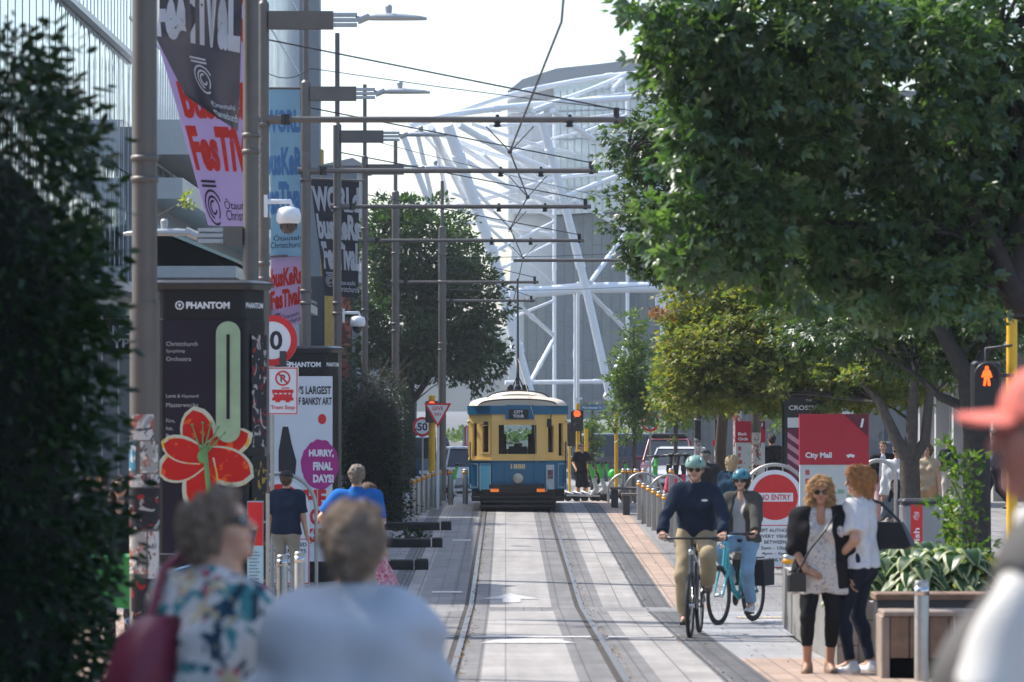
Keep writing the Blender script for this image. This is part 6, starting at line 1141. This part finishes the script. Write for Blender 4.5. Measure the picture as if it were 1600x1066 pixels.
    for s in (-1, 1): an, td = J[s][5:7]; B.cap(an-td*.02*k, an+td*.12*k-A3((0, 0, .05*k)), .034*k, .026*k, .03)
    Hd = Fld(hc-.19*k, hc+.19*k, min(v*.5, .0075)); jw = .93 if fem else 1
    Hd.cap(hd(0, -.03, .03), hd(0, .02, .032), .079*k, .076*k).cap(hd(0, .025, -.02), hd(0, .045, -.068), .060*k*jw, .040*k*jw, .03).cap(hd(0, .06, -.088), hd(0, .062, -.088), .022*k, None, .02)
    Hd.cap(hd(0, -.012, -.04), hd(0, -.02, -.20), .052*k*(1-.1*fem), None, .03)
    for s in (-1, 1): Hd.cap(hd(s*.034, .055, -.018), hd(s*.03, .06, -.03), .029*k, None, .02).cap(hd(s*.077, -.008, .014), hd(s*.074, -.012, -.018), .013*k, None, .008)
    Hd.cap(hd(-.034, .078, .03), hd(.034, .078, .03), .015*k, None, .015)
    for s in (-1, 1): Hd.cap(hd(s*.032, .105, .010), hd(s*.033, .104, .009), .017*k, None, .012, sub=True)
    Hd.cap(hd(0, .088, .015), hd(0, .107, -.022), .009*k, .0135*k, .012).cap(hd(-.018, .088, -.052), hd(.018, .088, -.052), .0095*k, None, .008)
    fl = [B, Hd]
    for s in (-1, 1):
        sj, el, wr = J[s][:3]; d = unit(hdir.get(s, wr-el)); n_ = unit(np.cross(d, (0, 1, 0))*s+A3((0, .05, 0))) if s not in hdir else unit(np.cross(d, (1, 0, 0))*-1); n_ = n_ if s in hdir else n_*1.; n_ = unit(n_-d*float(n_@d)); tv = unit(np.cross(n_, d))
        if tv[1] < 0 and s not in hdir: tv = -tv
        if s in hdir: tv = unit(A3((-s, .2, 0))-d*float(A3((-s, .2, 0))@d)); n_ = unit(np.cross(d, tv)); n_ = n_ if n_[2] < 0 else -n_
        Hh = Fld(wr-.23*k, wr+.23*k, max(.0042, v*.33)); kk = k*.95; Hh.cap(el+(wr-el)*.45, wr, .036*k, .027*k, .02)
        for q in (-.026, 0, .026): Hh.cap(wr, wr+d*.085*kk+tv*q*kk, .021*kk, .0155*kk, .012)
        for q, l in ((-.031, .058), (-.0105, .073), (.011, .080), (.031, .070)):
            p = wr+d*.088*kk+tv*q*kk; a = .12; r = .0092*kk
            for seg in (.46, .32, .26): a += curl*(1.1 if seg < .4 else .8); p2 = p+(d*math.cos(a)+n_*math.sin(a))*l*seg*kk*1.05; Hh.cap(p, p2, r, r*.9, .004); p = p2; r *= .92
        p = wr+d*.022*kk+tv*.024*kk; p2 = p+unit(d*.75+tv*.65+n_*.25)*.042*kk; p3 = p2+unit(d*.95+tv*.15+n_*(.2+curl*.8))*.036*kk; Hh.cap(p, p2, .0135*kk, .011*kk, .01).cap(p2, p3, .0105*kk, .0088*kk, .004); fl.append(Hh)
    def pick(c):
        q = ((c-hc)/k)@hR; m = np.zeros(len(c)); m[(np.abs(q[:, 0]) < .024) & (np.abs(q[:, 2]+.052) < .0085) & (q[:, 1] > .088)] = 1; m[(np.abs(np.abs(q[:, 0])-.032) < .014) & (np.abs(q[:, 2]-.009) < .0065) & (q[:, 1] > .06)] = 2; return m
    grow(fl, 'body', [skin, lip_m, eye_m], t, pick)
    sd_ = abs(hash(label)) % 1000 if False else sum(map(ord, label)) % 997
    # clothes
    if bot:
        kind, m = bot[:2]; g = bot[2] if len(bot) > 2 else .014; cuff = bot[3] if len(bot) > 3 else 0; Fb = Fld(lo, hi, v)
        for s in (-1, 1): Fb.cap(pel+Rt*s*.080*k*w-U*.04*k, wa+Rt*s*.060*k*w, (.098+.01*fem)*k*w+g, .090*k*w+g*.8, .05)
        legs(Fb, g, {'trousers': .965, 'capri': .80, 'shorts': .56}[kind], cuff); Fb.cut(pel+U*.13*k, U).noise(.004, 26, sd_, .6); grow([Fb], kind if kind != 'capri' else 'trousers', [m], t)
    def wear(spec, nm, extra=0):
        m, slv = spec['m'], spec.get('slv', .35); g = spec.get('g', .014)+extra; F_ = Fld(lo-.03, hi+.03, v); torso(F_, g); arms(F_, g-.002, slv, spec.get('cuff', .008)); hem = spec.get('hem', -.05)
        if hem < -.09:
            for s in (-1, 1): F_.cap(pel+Rt*s*.085*k*w, pel+Rt*s*.088*k*w+U*hem*1.2*k, .105*k*w+g, .108*k*w+g+spec.get('flare', 0), .06)
        if spec.get('collar'): F_.cap(nb-U*.015*k, nb+U*.035*k, .063*k+g*.3, .060*k+g*.3, .02)
        if spec.get('open'): wd = spec['open']; F_.cap(pel+U*(hem-.1)*k+Fw*.16*k, nb+Fw*.10*k, wd*1.25*k, wd*.75*k, .02, sub=True)
        if spec.get('neck'): F_.cap(nb+Fw*.07*k+U*.03*k, nb+Fw*.09*k-U*spec['neck']*k, .055*k, .035*k, .015, sub=True)
        F_.cut(pel+U*hem*k, -U).noise(spec.get('fold', .007), 21, sd_+7, .8); F_.cut(nb+U*.04*k, U); return grow([F_], nm, [m], t)
    if top: wear(top, top.get('n', 'shirt'))
    if over: wear(over, over.get('n', 'jacket'), .012)
    if dress is not None:
        F_ = Fld(lo-.3, hi+.3, v); torso(F_, .014); arms(F_, .012, .3, .01); F_.cap(wa, A3((0, 0, .42*k)), .13*k, dress[1], .06, flat=1).noise(.012, 18, sd_, .3); F_.cut(nb, U); grow([F_], 'dress', [dress[0]], t)
    if shoes is not None:
        sm = shoes if not isinstance(shoes, tuple) else M('shoe %02d' % (int(shoes[0]*100)), shoes, .55, 0, .15, 12)
        for s in (-1, 1):
            an, td = J[s][5:7]; F_ = Fld(an-.26*k, an+.26*k, max(v*.6, .007)); fl_ = an-A3((0, 0, .055*k)); F_.cap(fl_-td*.045*k, fl_+td*.07*k-A3((0, 0, .012*k)), .043*k, .042*k, .02).cap(fl_+td*.07*k-A3((0, 0, .012*k)), fl_+td*.150*k-A3((0, 0, .014*k)), .042*k, .034*k, .02).cap(an-td*.012*k, fl_, .046*k, .046*k, .03)
            F_.cut(an-A3((0, 0, .085*k)), (0, 0, -1)).cut(an+A3((0, 0, .02*k)), (0, 0, 1)); grow([F_], 'shoe', [sm], t)
    # hair and headwear
    if hair:
        st, m = hair[:2]; F_ = Fld(hc-.42*k, hc+.24*k, min(v*.6, .009)); r = {'short': .090, 'crop': .084, 'bob': .104, 'crown': .089, 'curly': .108, 'long': .096, 'longwave': .104}[st]
        F_.cap(hd(0, -.03, .036), hd(0, .014, .040), r*k, r*.97*k).cap(hd(0, -.045, .0), hd(0, -.045, -.03), r*.86*k, r*.7*k, .03)
        if st in ('bob', 'curly', 'crown'):
            for s in (-1, 1): q_ = .012 if st == 'crown' else 0; F_.cap(hd(s*(.062-q_), -.02, .01), hd(s*(.064-q_), -.015, -.055 if st != 'crown' else -.02), .042*k, .030*k, .03)
            F_.cap(hd(0, -.06, -.02), hd(0, -.062, -.09 if st != 'crown' else -.045), .07*k, .05*k, .03).cap(hd(-.03, .055, .085), hd(.045, .05, .088), .036*k, None, .03)
        if st in ('long', 'longwave'):
            z = -.24 if st == 'long' else -.20
            for s in (-1, 1): F_.cap(hd(s*.070, -.015, .02), hd(s*.082, .0, -.10), .036*k, .04*k, .03).cap(hd(s*.082, .0, -.10), hd(s*.10, .03, z), .04*k, .03*k, .03)
            F_.cap(hd(0, -.06, 0), hd(0, -.085, z), .075*k, .06*k, .03)
        lowz = -.012 if st in ('short', 'crop') else -.10
        F_.cap(hd(0, .105, -.02 if st in ('short', 'crop') else -.035), hd(0, .105, -.09), .088*k if st in ('short', 'crop') else .078*k, .085*k, .015, sub=True).cap(hd(0, .13, .02), hd(0, .13, -.05), .075*k, None, .012, sub=True)
        F_.noise(.010 if st in ('curly', 'longwave') else .006, 75, sd_+3).noise(.004, 170, sd_+5); ho = grow([F_], 'hair', [m], t)
        if len(hair) > 2:                            # loose strands lying along the hair
            me = ho.data; nv = len(me.vertices); co = np.empty(nv*3); me.vertices.foreach_get('co', co); co = co.reshape(-1, 3); no = np.empty(nv*3); me.vertices.foreach_get('normal', no); no = no.reshape(-1, 3)
            ix = RG.choice(nv, hair[2]); cw_ = co[ix]; nn = no[ix]; dn = np.array([0, 0, -1.])+.8*(cw_-hc)*[1, 1, 0]/.1*.5; dn = dn+.35*np.sin(cw_[:, [1, 2, 0]]*60); tg = dn-nn*np.sum(dn*nn, 1, keepdims=True); tg /= np.linalg.norm(tg, axis=1, keepdims=True)+1e-6
            c_ = m.node_tree.nodes['Mix'].inputs[6].default_value; sm_ = M(m.name+' strands', (min(1, c_[0]*2), min(1, c_[1]*2), min(1, c_[2]*2)), .5, 0, .3, 30, trans=.4); leaves('strands', cw_-tg*.02, tg+nn*.12, hair[3], [sm_], ho, 'strand', .75, jit=.13)
    if glasses:
        b = MB()
        for s in (-1, 1):
            b.loft([[hd(s*.034+.029*math.cos(a), y-.012*abs(math.cos(a)) if math.cos(a)*s > 0 else y, .006+.022*math.sin(a)) for a in np.linspace(0, 2*math.pi, 17)[:-1]] for y in (.094, .100)]); b.tube([hd(s*.062, .088, .012), hd(s*.084, .03, .014), hd(s*.086, -.02, .006)], .0035*k, 5)
        b.tube([hd(-.01, .099, .010), hd(.01, .099, .010)], .004*k, 5); b.build('sunglasses', M('dark lenses', (.008, .007, .008), .15), t)
    if cap:
        F_ = Fld(hc-.2*k, hc+.22*k, min(v*.5, .008)); F_.cap(hd(0, -.03, .040), hd(0, .012, .042), .094*k, .091*k).cut(hd(0, 0, .034), hR@A3((0, -.18, -1))); F_.noise(.002, 40, 3); c_ = grow([F_], 'cap', [cap], t)
        b = MB(); rows = []
        for i in range(7):
            a = math.pi*(.08+.84*i/6); rows.append((a, [hd(.080*math.cos(a), .02+.070*math.sin(a)*1.0, .046), hd(.080*math.cos(a), .045+.135*math.sin(a), .034-.016*abs(math.cos(a)))]))
        for dz in (0, -.006): b.raw([p+A3((0, 0, dz*k)) for a, r_ in rows for p in r_], [(2*i, 2*i+1, 2*i+3, 2*i+2)[::1 if dz == 0 else -1] for i in range(6)], True)
        b.build('brim', cap, c_)
    if helmet:
        F_ = Fld(hc-.22*k, hc+.24*k, min(v*.5, .007)); F_.cap(hd(0, -.045, .045), hd(0, .03, .05), .108*k, .104*k).cut(hd(0, 0, .042), hR@A3((0, -.12, -1)))
        for x in (-.055, -.02, .02, .055): F_.cap(hd(x, .10, .085), hd(x*.9, .03, .165), .0095*k, None, .006, sub=True); F_.cap(hd(x*.9, -.03, .168), hd(x, -.12, .11), .0095*k, None, .006, sub=True)
        h_ = grow([F_], 'helmet', [helmet], t); b = MB()
        for s in (-1, 1): b.tube([hd(s*.085, .02, .05), hd(s*.074, .03, -.04), hd(s*.03, .05, -.108), hd(0, .058, -.112)], .004*k, 5)
        b.build('strap', black, h_)
    return t, J, hd
rt, lf = 1, -1
def at(px, Y): return (PX(px, Y), Y, G(Y))
# foreground
floral = M_print('floral shirt', (.50, .50, .50), [(.40, .05, .10), (.06, .22, .24), (.02, .05, .08), (.45, .40, .26), (.55, .55, .55)], 11, .565, distort=1.0)
p, J, hd = person('person in a colourful floral shirt bowing her head at the lower left', (-.955, 12.2, G(12.2)-.07), R(-48), 1.67, 1.08, True, lean=.20, hp=-.34, hy=R(-52), hands={1: (.22, .35, .92), -1: (-.18, .33, .90)}, top=dict(m=floral, slv=.72, g=.024, collar=1, fold=.012, cuff=.015), bot=('trousers', cloth('dark slate', (.05, .06, .08))), hair=('crown', h_gbrown, 3000, .026), glasses=True, vox=.013)
crim = M('crimson leather', (.16, .014, .04), .5, 0, .15, 8); th = thing('shoulder_bag', 'crimson leather shoulder bag hanging behind the floral shirt', 'handbag', p.location, p.rotation_euler.z)
b = MB(); b.loft([[(-.12, -.20, 1.00), (.06, -.22, 1.00), (.06, -.12, 1.00), (-.12, -.12, 1.00)], [(-.13, -.22, 1.08), (.07, -.23, 1.08), (.07, -.10, 1.08), (-.13, -.10, 1.08)], [(-.11, -.16, 1.24), (.05, -.17, 1.24), (.05, -.06, 1.24), (-.11, -.06, 1.24)], [(-.08, -.10, 1.29), (.02, -.11, 1.29), (.02, -.03, 1.29), (-.08, -.03, 1.29)]], smooth=True); b.build('bag_body', crim, th)
b = MB(); b.tube([(-.05, -.09, 1.28), (-.11, .0, 1.42), (-.125, .09, 1.475), (-.125, .22, 1.36), (-.17, .22, 1.15), (-.16, -.05, 1.1)], .014, 6); b.build('strap', crim, th)
person('person with short grey hair in a pale blue grey shirt seen from behind, nearest centre', (-.425, 11.4, G(11.4)-.05), R(4), 1.605, 1.02, True, lean=.10, hp=-.12, hands={1: (.30, .22, .86), -1: (-.30, .24, .86)}, top=dict(m=cloth('pale blue grey', (.40, .44, .50), .06), slv=.97, g=.040, collar=1, fold=.016, hem=-.12), bot=('trousers', cloth('stone', (.3, .28, .25))), hair=('crown', h_gbrown, 3000, .026), vox=.013)
capred = M('salmon cap', (.66, .16, .12), .85, 0, .06, 12)
person('person in a salmon red cap cut off by the right edge', (1.065, 7.6, G(7.6)), R(78), 1.83, 1.12, False, lean=.06, hp=-.06, hands={1: (.20, .36, 1.02), -1: (-.22, .36, 1.02)}, top=dict(m=cloth('warm white', (.60, .58, .55), .05), slv=.45, g=.03, collar=1, fold=.012), over=dict(m=cloth('taupe waistcoat', (.12, .115, .11)), slv=.06, open=.07, g=.03, n='waistcoat'), bot=('trousers', cloth('grey', (.15, .15, .15))), hair=('crop', h_gbrown), cap=capred, skin=M('sunburnt skin', (.46, .18, .13), .5), vox=.014, belly=.03)  # redder skin tone than the other people
# left pavement
p, J, hd = person('person in black with long dark hair and sunglasses holding a white cup by the hedge', (PX(189, 40), 40, G(40)), R(176), 1.68, .95, True, hands={1: (.10, .28, 1.10)}, hdir={1: (-.5, .8, .1)}, curl=.55, top=dict(m=cloth('black', (.012, .012, .014)), slv=.95, neck=.07), bot=('trousers', cloth('black', (.012, .012, .014))), hair=('long', h_dark), glasses=True, vox=.014)
w_ = J[1][2]; c = Matrix.Rotation(R(176), 3, 'Z')@V(w_+A3((-.05, .10, 0))); o = MB().lathe([(.028, -.05), (.036, .06), (.037, .065), (.030, .075), (.001, .076)], n=16).build('paper_cup', white, None, V(p.location)+c); tag(o, 'white paper cup held by the person in black', 'cup')
person('person with fair hair half hidden by the hedge at the far left', at(146, 50), R(175), 1.76, 1, False, top=dict(m=cloth('charcoal', (.05, .05, .055)), slv=.97), bot=('trousers', cloth('dark denim', (.04, .05, .09))), hair=('short', h_honey), vox=.02)
person('person with black hair seen from behind beside the hedge', at(160, 53), R(0), 1.78, 1, False, top=dict(m=cloth('black', (.012, .012, .014)), slv=.97), bot=('trousers', cloth('dark denim', (.04, .05, .09))), hair=('short', h_dark), vox=.02)
navy = cloth('navy', (.014, .024, .045)); khaki = cloth('khaki', (.34, .27, .17)); beige = cloth('stone chino', (.36, .31, .24))
person('person in a black cap and navy polo shirt seen from behind', at(447, 55.5), R(-12), 1.71, 1.06, False, hands={1: (.27, .10, .84)}, top=dict(m=navy, slv=.42, g=.030, collar=1, hem=-.06), bot=('trousers', beige, .012), hair=('crop', h_brown), cap=M('black cap', (.012, .012, .014), .8), vox=.014)
person('person in a bright blue polo shirt with a hand on the hip, seen from behind', at(557, 46), R(-6), 1.82, 1.16, False, hands={-1: (-.20, .06, 1.03), 1: (.26, .1, .90)}, epole={-1: (-1, -.5, -.1)}, hdir={-1: (.8, .3, -.5)}, top=dict(m=cloth('bright blue', (.015, .13, .42)), slv=.42, g=.026, collar=1), bot=('shorts', cloth('stone short', (.35, .30, .25)), .025, .02), hair=('short', h_gbrown), vox=.013)
pinkd = M_print('pink floral cloth', (.55, .22, .26), [(.62, .50, .50), (.40, .05, .10)], 22, .55)
person('person in a flared pink floral dress beyond the blue polo shirt', at(574, 49.5), R(-25), 1.60, .95, True, dress=(pinkd, .38), hair=('bob', h_brown), vox=.016, shoes=(.4, .35, .3))
# beyond the crossing
blackc = cloth('black', (.012, .012, .014))
person('person in black shirt and shorts standing over the green scooters', at(907, 122), R(-155), 1.74, 1.05, False, lean=.08, hp=-.2, hands={1: (.30, .28, .98), -1: (-.22, .32, 1.0)}, top=dict(m=blackc, slv=.42, g=.02), bot=('shorts', blackc, .03, .03), hair=('short', h_dark), glasses=True, vox=.018, shoes=(.02, .02, .02))
# the cyclists
hm = M('sage green helmet', (.17, .30, .25), .35, 0, .05); hb_ = M('teal blue helmet', (.03, .16, .22), .35, 0, .05)
p, J, hd = person('person in a sage green helmet and navy jersey riding the dark bicycle', (XA, YA, G(YA)), R(172), 1.80, 1.06, False, pel=(0, -.20, 1.03), lean=.26, hp=.02, hands={1: (.315, .205, 1.055), -1: (-.315, .205, 1.055)}, hdir={1: (-.05, 1, -.1), -1: (.05, 1, -.1)}, epole={1: (.9, -.6, -.4), -1: (-.9, -.6, -.4)}, curl=.95, feet={1: (.12, -.16, .215), -1: (-.12, -.11, .53)}, toe={1: (.05, 1, -.1), -1: (-.05, 1, 0)}, top=dict(m=navy, slv=.97, g=.024, fold=.010, n='jersey', collar=1), bot=('trousers', khaki, .024, .02), helmet=hm, glasses=True, hair=('crop', h_dark), vox=.012, shoes=(.09, .06, .04))
lg = p; b = MB(); q = .13; b.flat([(-.125+.035*math.cos(a), .263, 1.435+.012*math.sin(a)) for a in np.linspace(0, 2*math.pi, 14)[:-1]]); b.build('chest_logo', signw, lg)
p, J, hd = person('person in a teal helmet, dark jacket and pale jeans riding the teal bicycle', (XB, YB, G(YB)), R(155), 1.66, 1.0, True, pel=(0, -.20, 1.03), lean=.10, hy=R(10), hands={1: (.315, .20, 1.11), -1: (-.315, .20, 1.11)}, hdir={1: (-.05, 1, -.1), -1: (.05, 1, -.1)}, epole={1: (.8, -.6, -.6), -1: (-.8, -.6, -.6)}, curl=.95, feet={-1: (-.12, -.14, .235), 1: (.12, -.10, .56)}, toe={1: (.05, 1, 0), -1: (-.05, 1, -.1)}, top=dict(m=cloth('grey marl', (.34, .34, .35)), slv=.2, g=.012, neck=.05), over=dict(m=cloth('olive charcoal', (.06, .058, .05)), slv=.97, g=.020, open=.085, collar=1), bot=('trousers', cloth('pale denim', (.20, .31, .42), .2), .018, .012), helmet=hb_, glasses=True, hair=('bob', h_dark), vox=.012, shoes=(.55, .53, .5))
# right pavement, near
blouse = M_print('leaf print blouse', (.56, .53, .50), [(.30, .28, .28), (.45, .42, .42)], 20, .60)
p, J, hd = person('person with long wavy fair hair, black cardigan and leaf print blouse, hand on hip', (PX(1282, 34.7), 34.7, G(34.7)), R(178), 1.655, 1.10, True, hp=.05, hands={1: (.13, .17, .92), -1: (-.27, .0, .84)}, epole={1: (1, -.5, .1)}, hdir={1: (-.85, .4, -.2)}, feet={1: (.12, .04, .085), -1: (-.085, -.04, .085)}, top=dict(m=blouse, slv=.15, g=.026, hem=-.22, flare=.01, neck=.09, fold=.012, n='blouse'), over=dict(m=blackc, slv=.56, g=.024, hem=-.17, open=.125, n='cardigan', cuff=.006), bot=('capri', blackc, .008), glasses=True, hair=('longwave', M('hair ash blond', (.33, .22, .12), .55, 0, .4, 45, .5), 3500, .05), skin=skin_t, vox=.011, shoes=M('sandal straps', (.20, .12, .07), .6))
th = thing('handbag', 'small black cross body bag at the hip of the person in the cardigan', 'handbag', p.location, p.rotation_euler.z)
b = MB(); b.bev(.13, .29, .15, .25, .70, .86, .02); b.build('bag_body', M('black leather', (.012, .012, .013), .35, 0, .1), th); b = MB(); b.tube([(.2, .19, .86), (.10, .22, 1.05), (-.03, .205, 1.22), (-.13, .12, 1.36), (-.15, .0, 1.40), (-.05, -.13, 1.2), (.18, -.02, .9), (.27, .18, .86)], .010, 6); b.build('strap', MATS['black leather'], th)
wt = M_print('white print shirt', (.66, .66, .68), [(.60, .60, .62), (.64, .63, .64)], 15, .6)
p, J, hd = person('person in a white T shirt and dark jeans with fluffy honey hair, turned away', (PX(1346, 34.8), 34.8, G(34.8)), R(62), 1.74, .98, True, hy=R(22), hp=-.05, hands={1: (.24, .05, .86), -1: (-.21, .13, .99)}, epole={-1: (-.55, -1, -.1)}, hdir={-1: (.3, .9, -.35)}, feet={1: (.10, -.05, .085), -1: (-.09, .06, .085)}, top=dict(m=wt, slv=.38, g=.022, fold=.011, hem=-.04, cuff=.018), bot=('trousers', cloth('indigo', (.012, .018, .032)), .008), glasses=True, hair=('curly', h_honey, 3000, .035), vox=.011, shoes=(.72, .72, .72))
b = MB()
th = thing('shoulder_bag', 'black shoulder bag under the arm of the person in the white T shirt', 'handbag', p.location, p.rotation_euler.z)
b = MB(); b.loft([[(.12, -.34, 1.05), (.23, -.34, 1.05), (.23, .04, 1.05), (.12, .04, 1.05)], [(.13, -.40, 1.08), (.25, -.40, 1.08), (.25, .02, 1.10), (.13, .02, 1.10)], [(.15, -.30, 1.28), (.21, -.30, 1.28), (.21, -.02, 1.28), (.15, -.02, 1.28)]]); b.build('bag_body', MATS['black leather'], th); b = MB(); b.tube([(.18, -.02, 1.28), (.14, .06, 1.40), (.12, -.02, 1.475), (.14, -.12, 1.44), (.18, -.28, 1.28)], .013, 6); b.build('strap', MATS['black leather'], th)
# right pavement, farther
person('person in a dark cap and grey jacket with a backpack seen from behind the cyclists', at(1101, 70.5), R(-20), 1.70, 1.08, False, lean=.08, hands={-1: (-.2, .3, 1.0)}, top=dict(m=cloth('charcoal', (.05, .05, .055)), slv=.97, g=.03, collar=1), bot=('trousers', cloth('dark denim', (.04, .05, .09))), hair=('crop', h_grey), cap=M('navy cap', (.03, .04, .06), .8), vox=.016)
b = MB(); b.bev(-.16, .16, -.30, -.13, .98, 1.42, .04); o = b.build('backpack', M('black canvas', (.015, .015, .018), .9, 0, .2, 9), None, at(1101, 70.5), R(-20)); tag(o, 'black backpack on the person in the dark cap', 'backpack')
person('person with blond hair and a navy jacket seen from behind the teal helmet', at(1143, 66), R(-35), 1.68, 1.08, True, top=dict(m=cloth('petrol blue', (.018, .05, .09)), slv=.97, g=.03, hem=-.12), bot=('trousers', beige, .02), hair=('bob', h_blond), vox=.016)
person('person all in black between the mall pylon and the bronze pole', at(1206, 86), R(15), 1.70, 1.05, False, top=dict(m=blackc, slv=.97, g=.03), bot=('trousers', blackc), hair=('short', h_dark), vox=.02)
person('person in a white jumper and sunglasses left of the forked tree', at(1403, 71), R(165), 1.77, 1.05, False, top=dict(m=cloth('white knit', (.62, .63, .65), .05), slv=.97, g=.026, collar=1), bot=('trousers', cloth('sand', (.42, .36, .28))), hair=('short', h_gbrown), glasses=True, vox=.016)
person('person in a black cardigan and pink trousers walking left of the white jumper', at(1380, 80), R(172), 1.66, 1.05, True, top=dict(m=cloth('white top', (.6, .58, .58)), slv=.3, g=.012), over=dict(m=blackc, slv=.97, g=.02, open=.08, n='cardigan'), bot=('trousers', cloth('dusty pink', (.50, .30, .28))), hair=('short', h_brown), feet={1: (.1, .2, .09), -1: (-.1, -.2, .12)}, vox=.018)
person('person with silver hair behind the white jumper', at(1397, 90), R(-165), 1.74, 1.05, False, top=dict(m=cloth('slate shirt', (.10, .13, .18)), slv=.97), bot=('trousers', cloth('dark denim', (.04, .05, .09))), hair=('short', h_grey), vox=.02)
person('person with long dark hair seated below the white jumper', at(1404, 66), R(140), 1.66, 1.0, True, pel=(0, -.02, .56), lean=.12, hp=-.1, feet={1: (.12, .44, .085), -1: (-.12, .46, .085)}, hands={1: (.12, .38, .68), -1: (-.12, .38, .68)}, top=dict(m=cloth('grey top', (.22, .23, .25)), slv=.8), bot=('trousers', blackc), hair=('long', h_dark), vox=.016)
b = MB(); b.bev(-.6, .6, -.3, .25, 0, .455, .02); o = b.build('seat_block', concm, None, at(1404, 66.05), R(140)); tag(o, 'low concrete seat block under the seated person', 'seat')
person('person in a sleeveless beige outfit right of the forked tree trunk', at(1449, 74), R(160), 1.72, 1.0, True, top=dict(m=cloth('beige linen', (.40, .32, .22)), slv=.12, g=.02), bot=('trousers', cloth('tan', (.42, .24, .12)), .02, .02), hair=('bob', h_brown), vox=.018)
person('person in a dark sweater and cream trousers walking towards us', at(1481, 117), R(178), 1.76, 1.02, False, feet={1: (.1, .16, .085), -1: (-.1, -.14, .13)}, top=dict(m=cloth('ink sweater', (.02, .026, .04)), slv=.97, g=.024), bot=('trousers', cloth('cream', (.52, .46, .40)), .024, .01), hair=('short', h_dark), glasses=True, vox=.02, shoes=(.5, .5, .5))
person('person in dark clothes striding left at the right edge', at(1556, 88), R(80), 1.76, 1.0, False, feet={1: (.1, .30, .10), -1: (-.1, -.32, .15)}, hands={1: (.25, -.1, .9), -1: (-.22, .2, .92)}, top=dict(m=cloth('grey check', (.10, .11, .13)), slv=.97, g=.024), bot=('trousers', cloth('midnight', (.012, .014, .022))), hair=('short', h_brown), vox=.02)
# ------------------------------------------------------------------ summer haze over the whole street
hz = bpy.data.materials.new('haze'); hz.use_nodes = True; N = hz.node_tree.nodes; N.clear(); o_ = N.new('ShaderNodeOutputMaterial'); pv = N.new('ShaderNodeVolumePrincipled')
pv.inputs['Color'].default_value = (.86, .92, 1, 1); pv.inputs['Density'].default_value = .00024; pv.inputs['Anisotropy'].default_value = .25; hz.node_tree.links.new(pv.outputs[0], o_.inputs['Volume'])
b = MB(); b.box(-2600, 2600, -90, 4600, -2, 37); tag(b.build('haze', hz), kind='stuff')
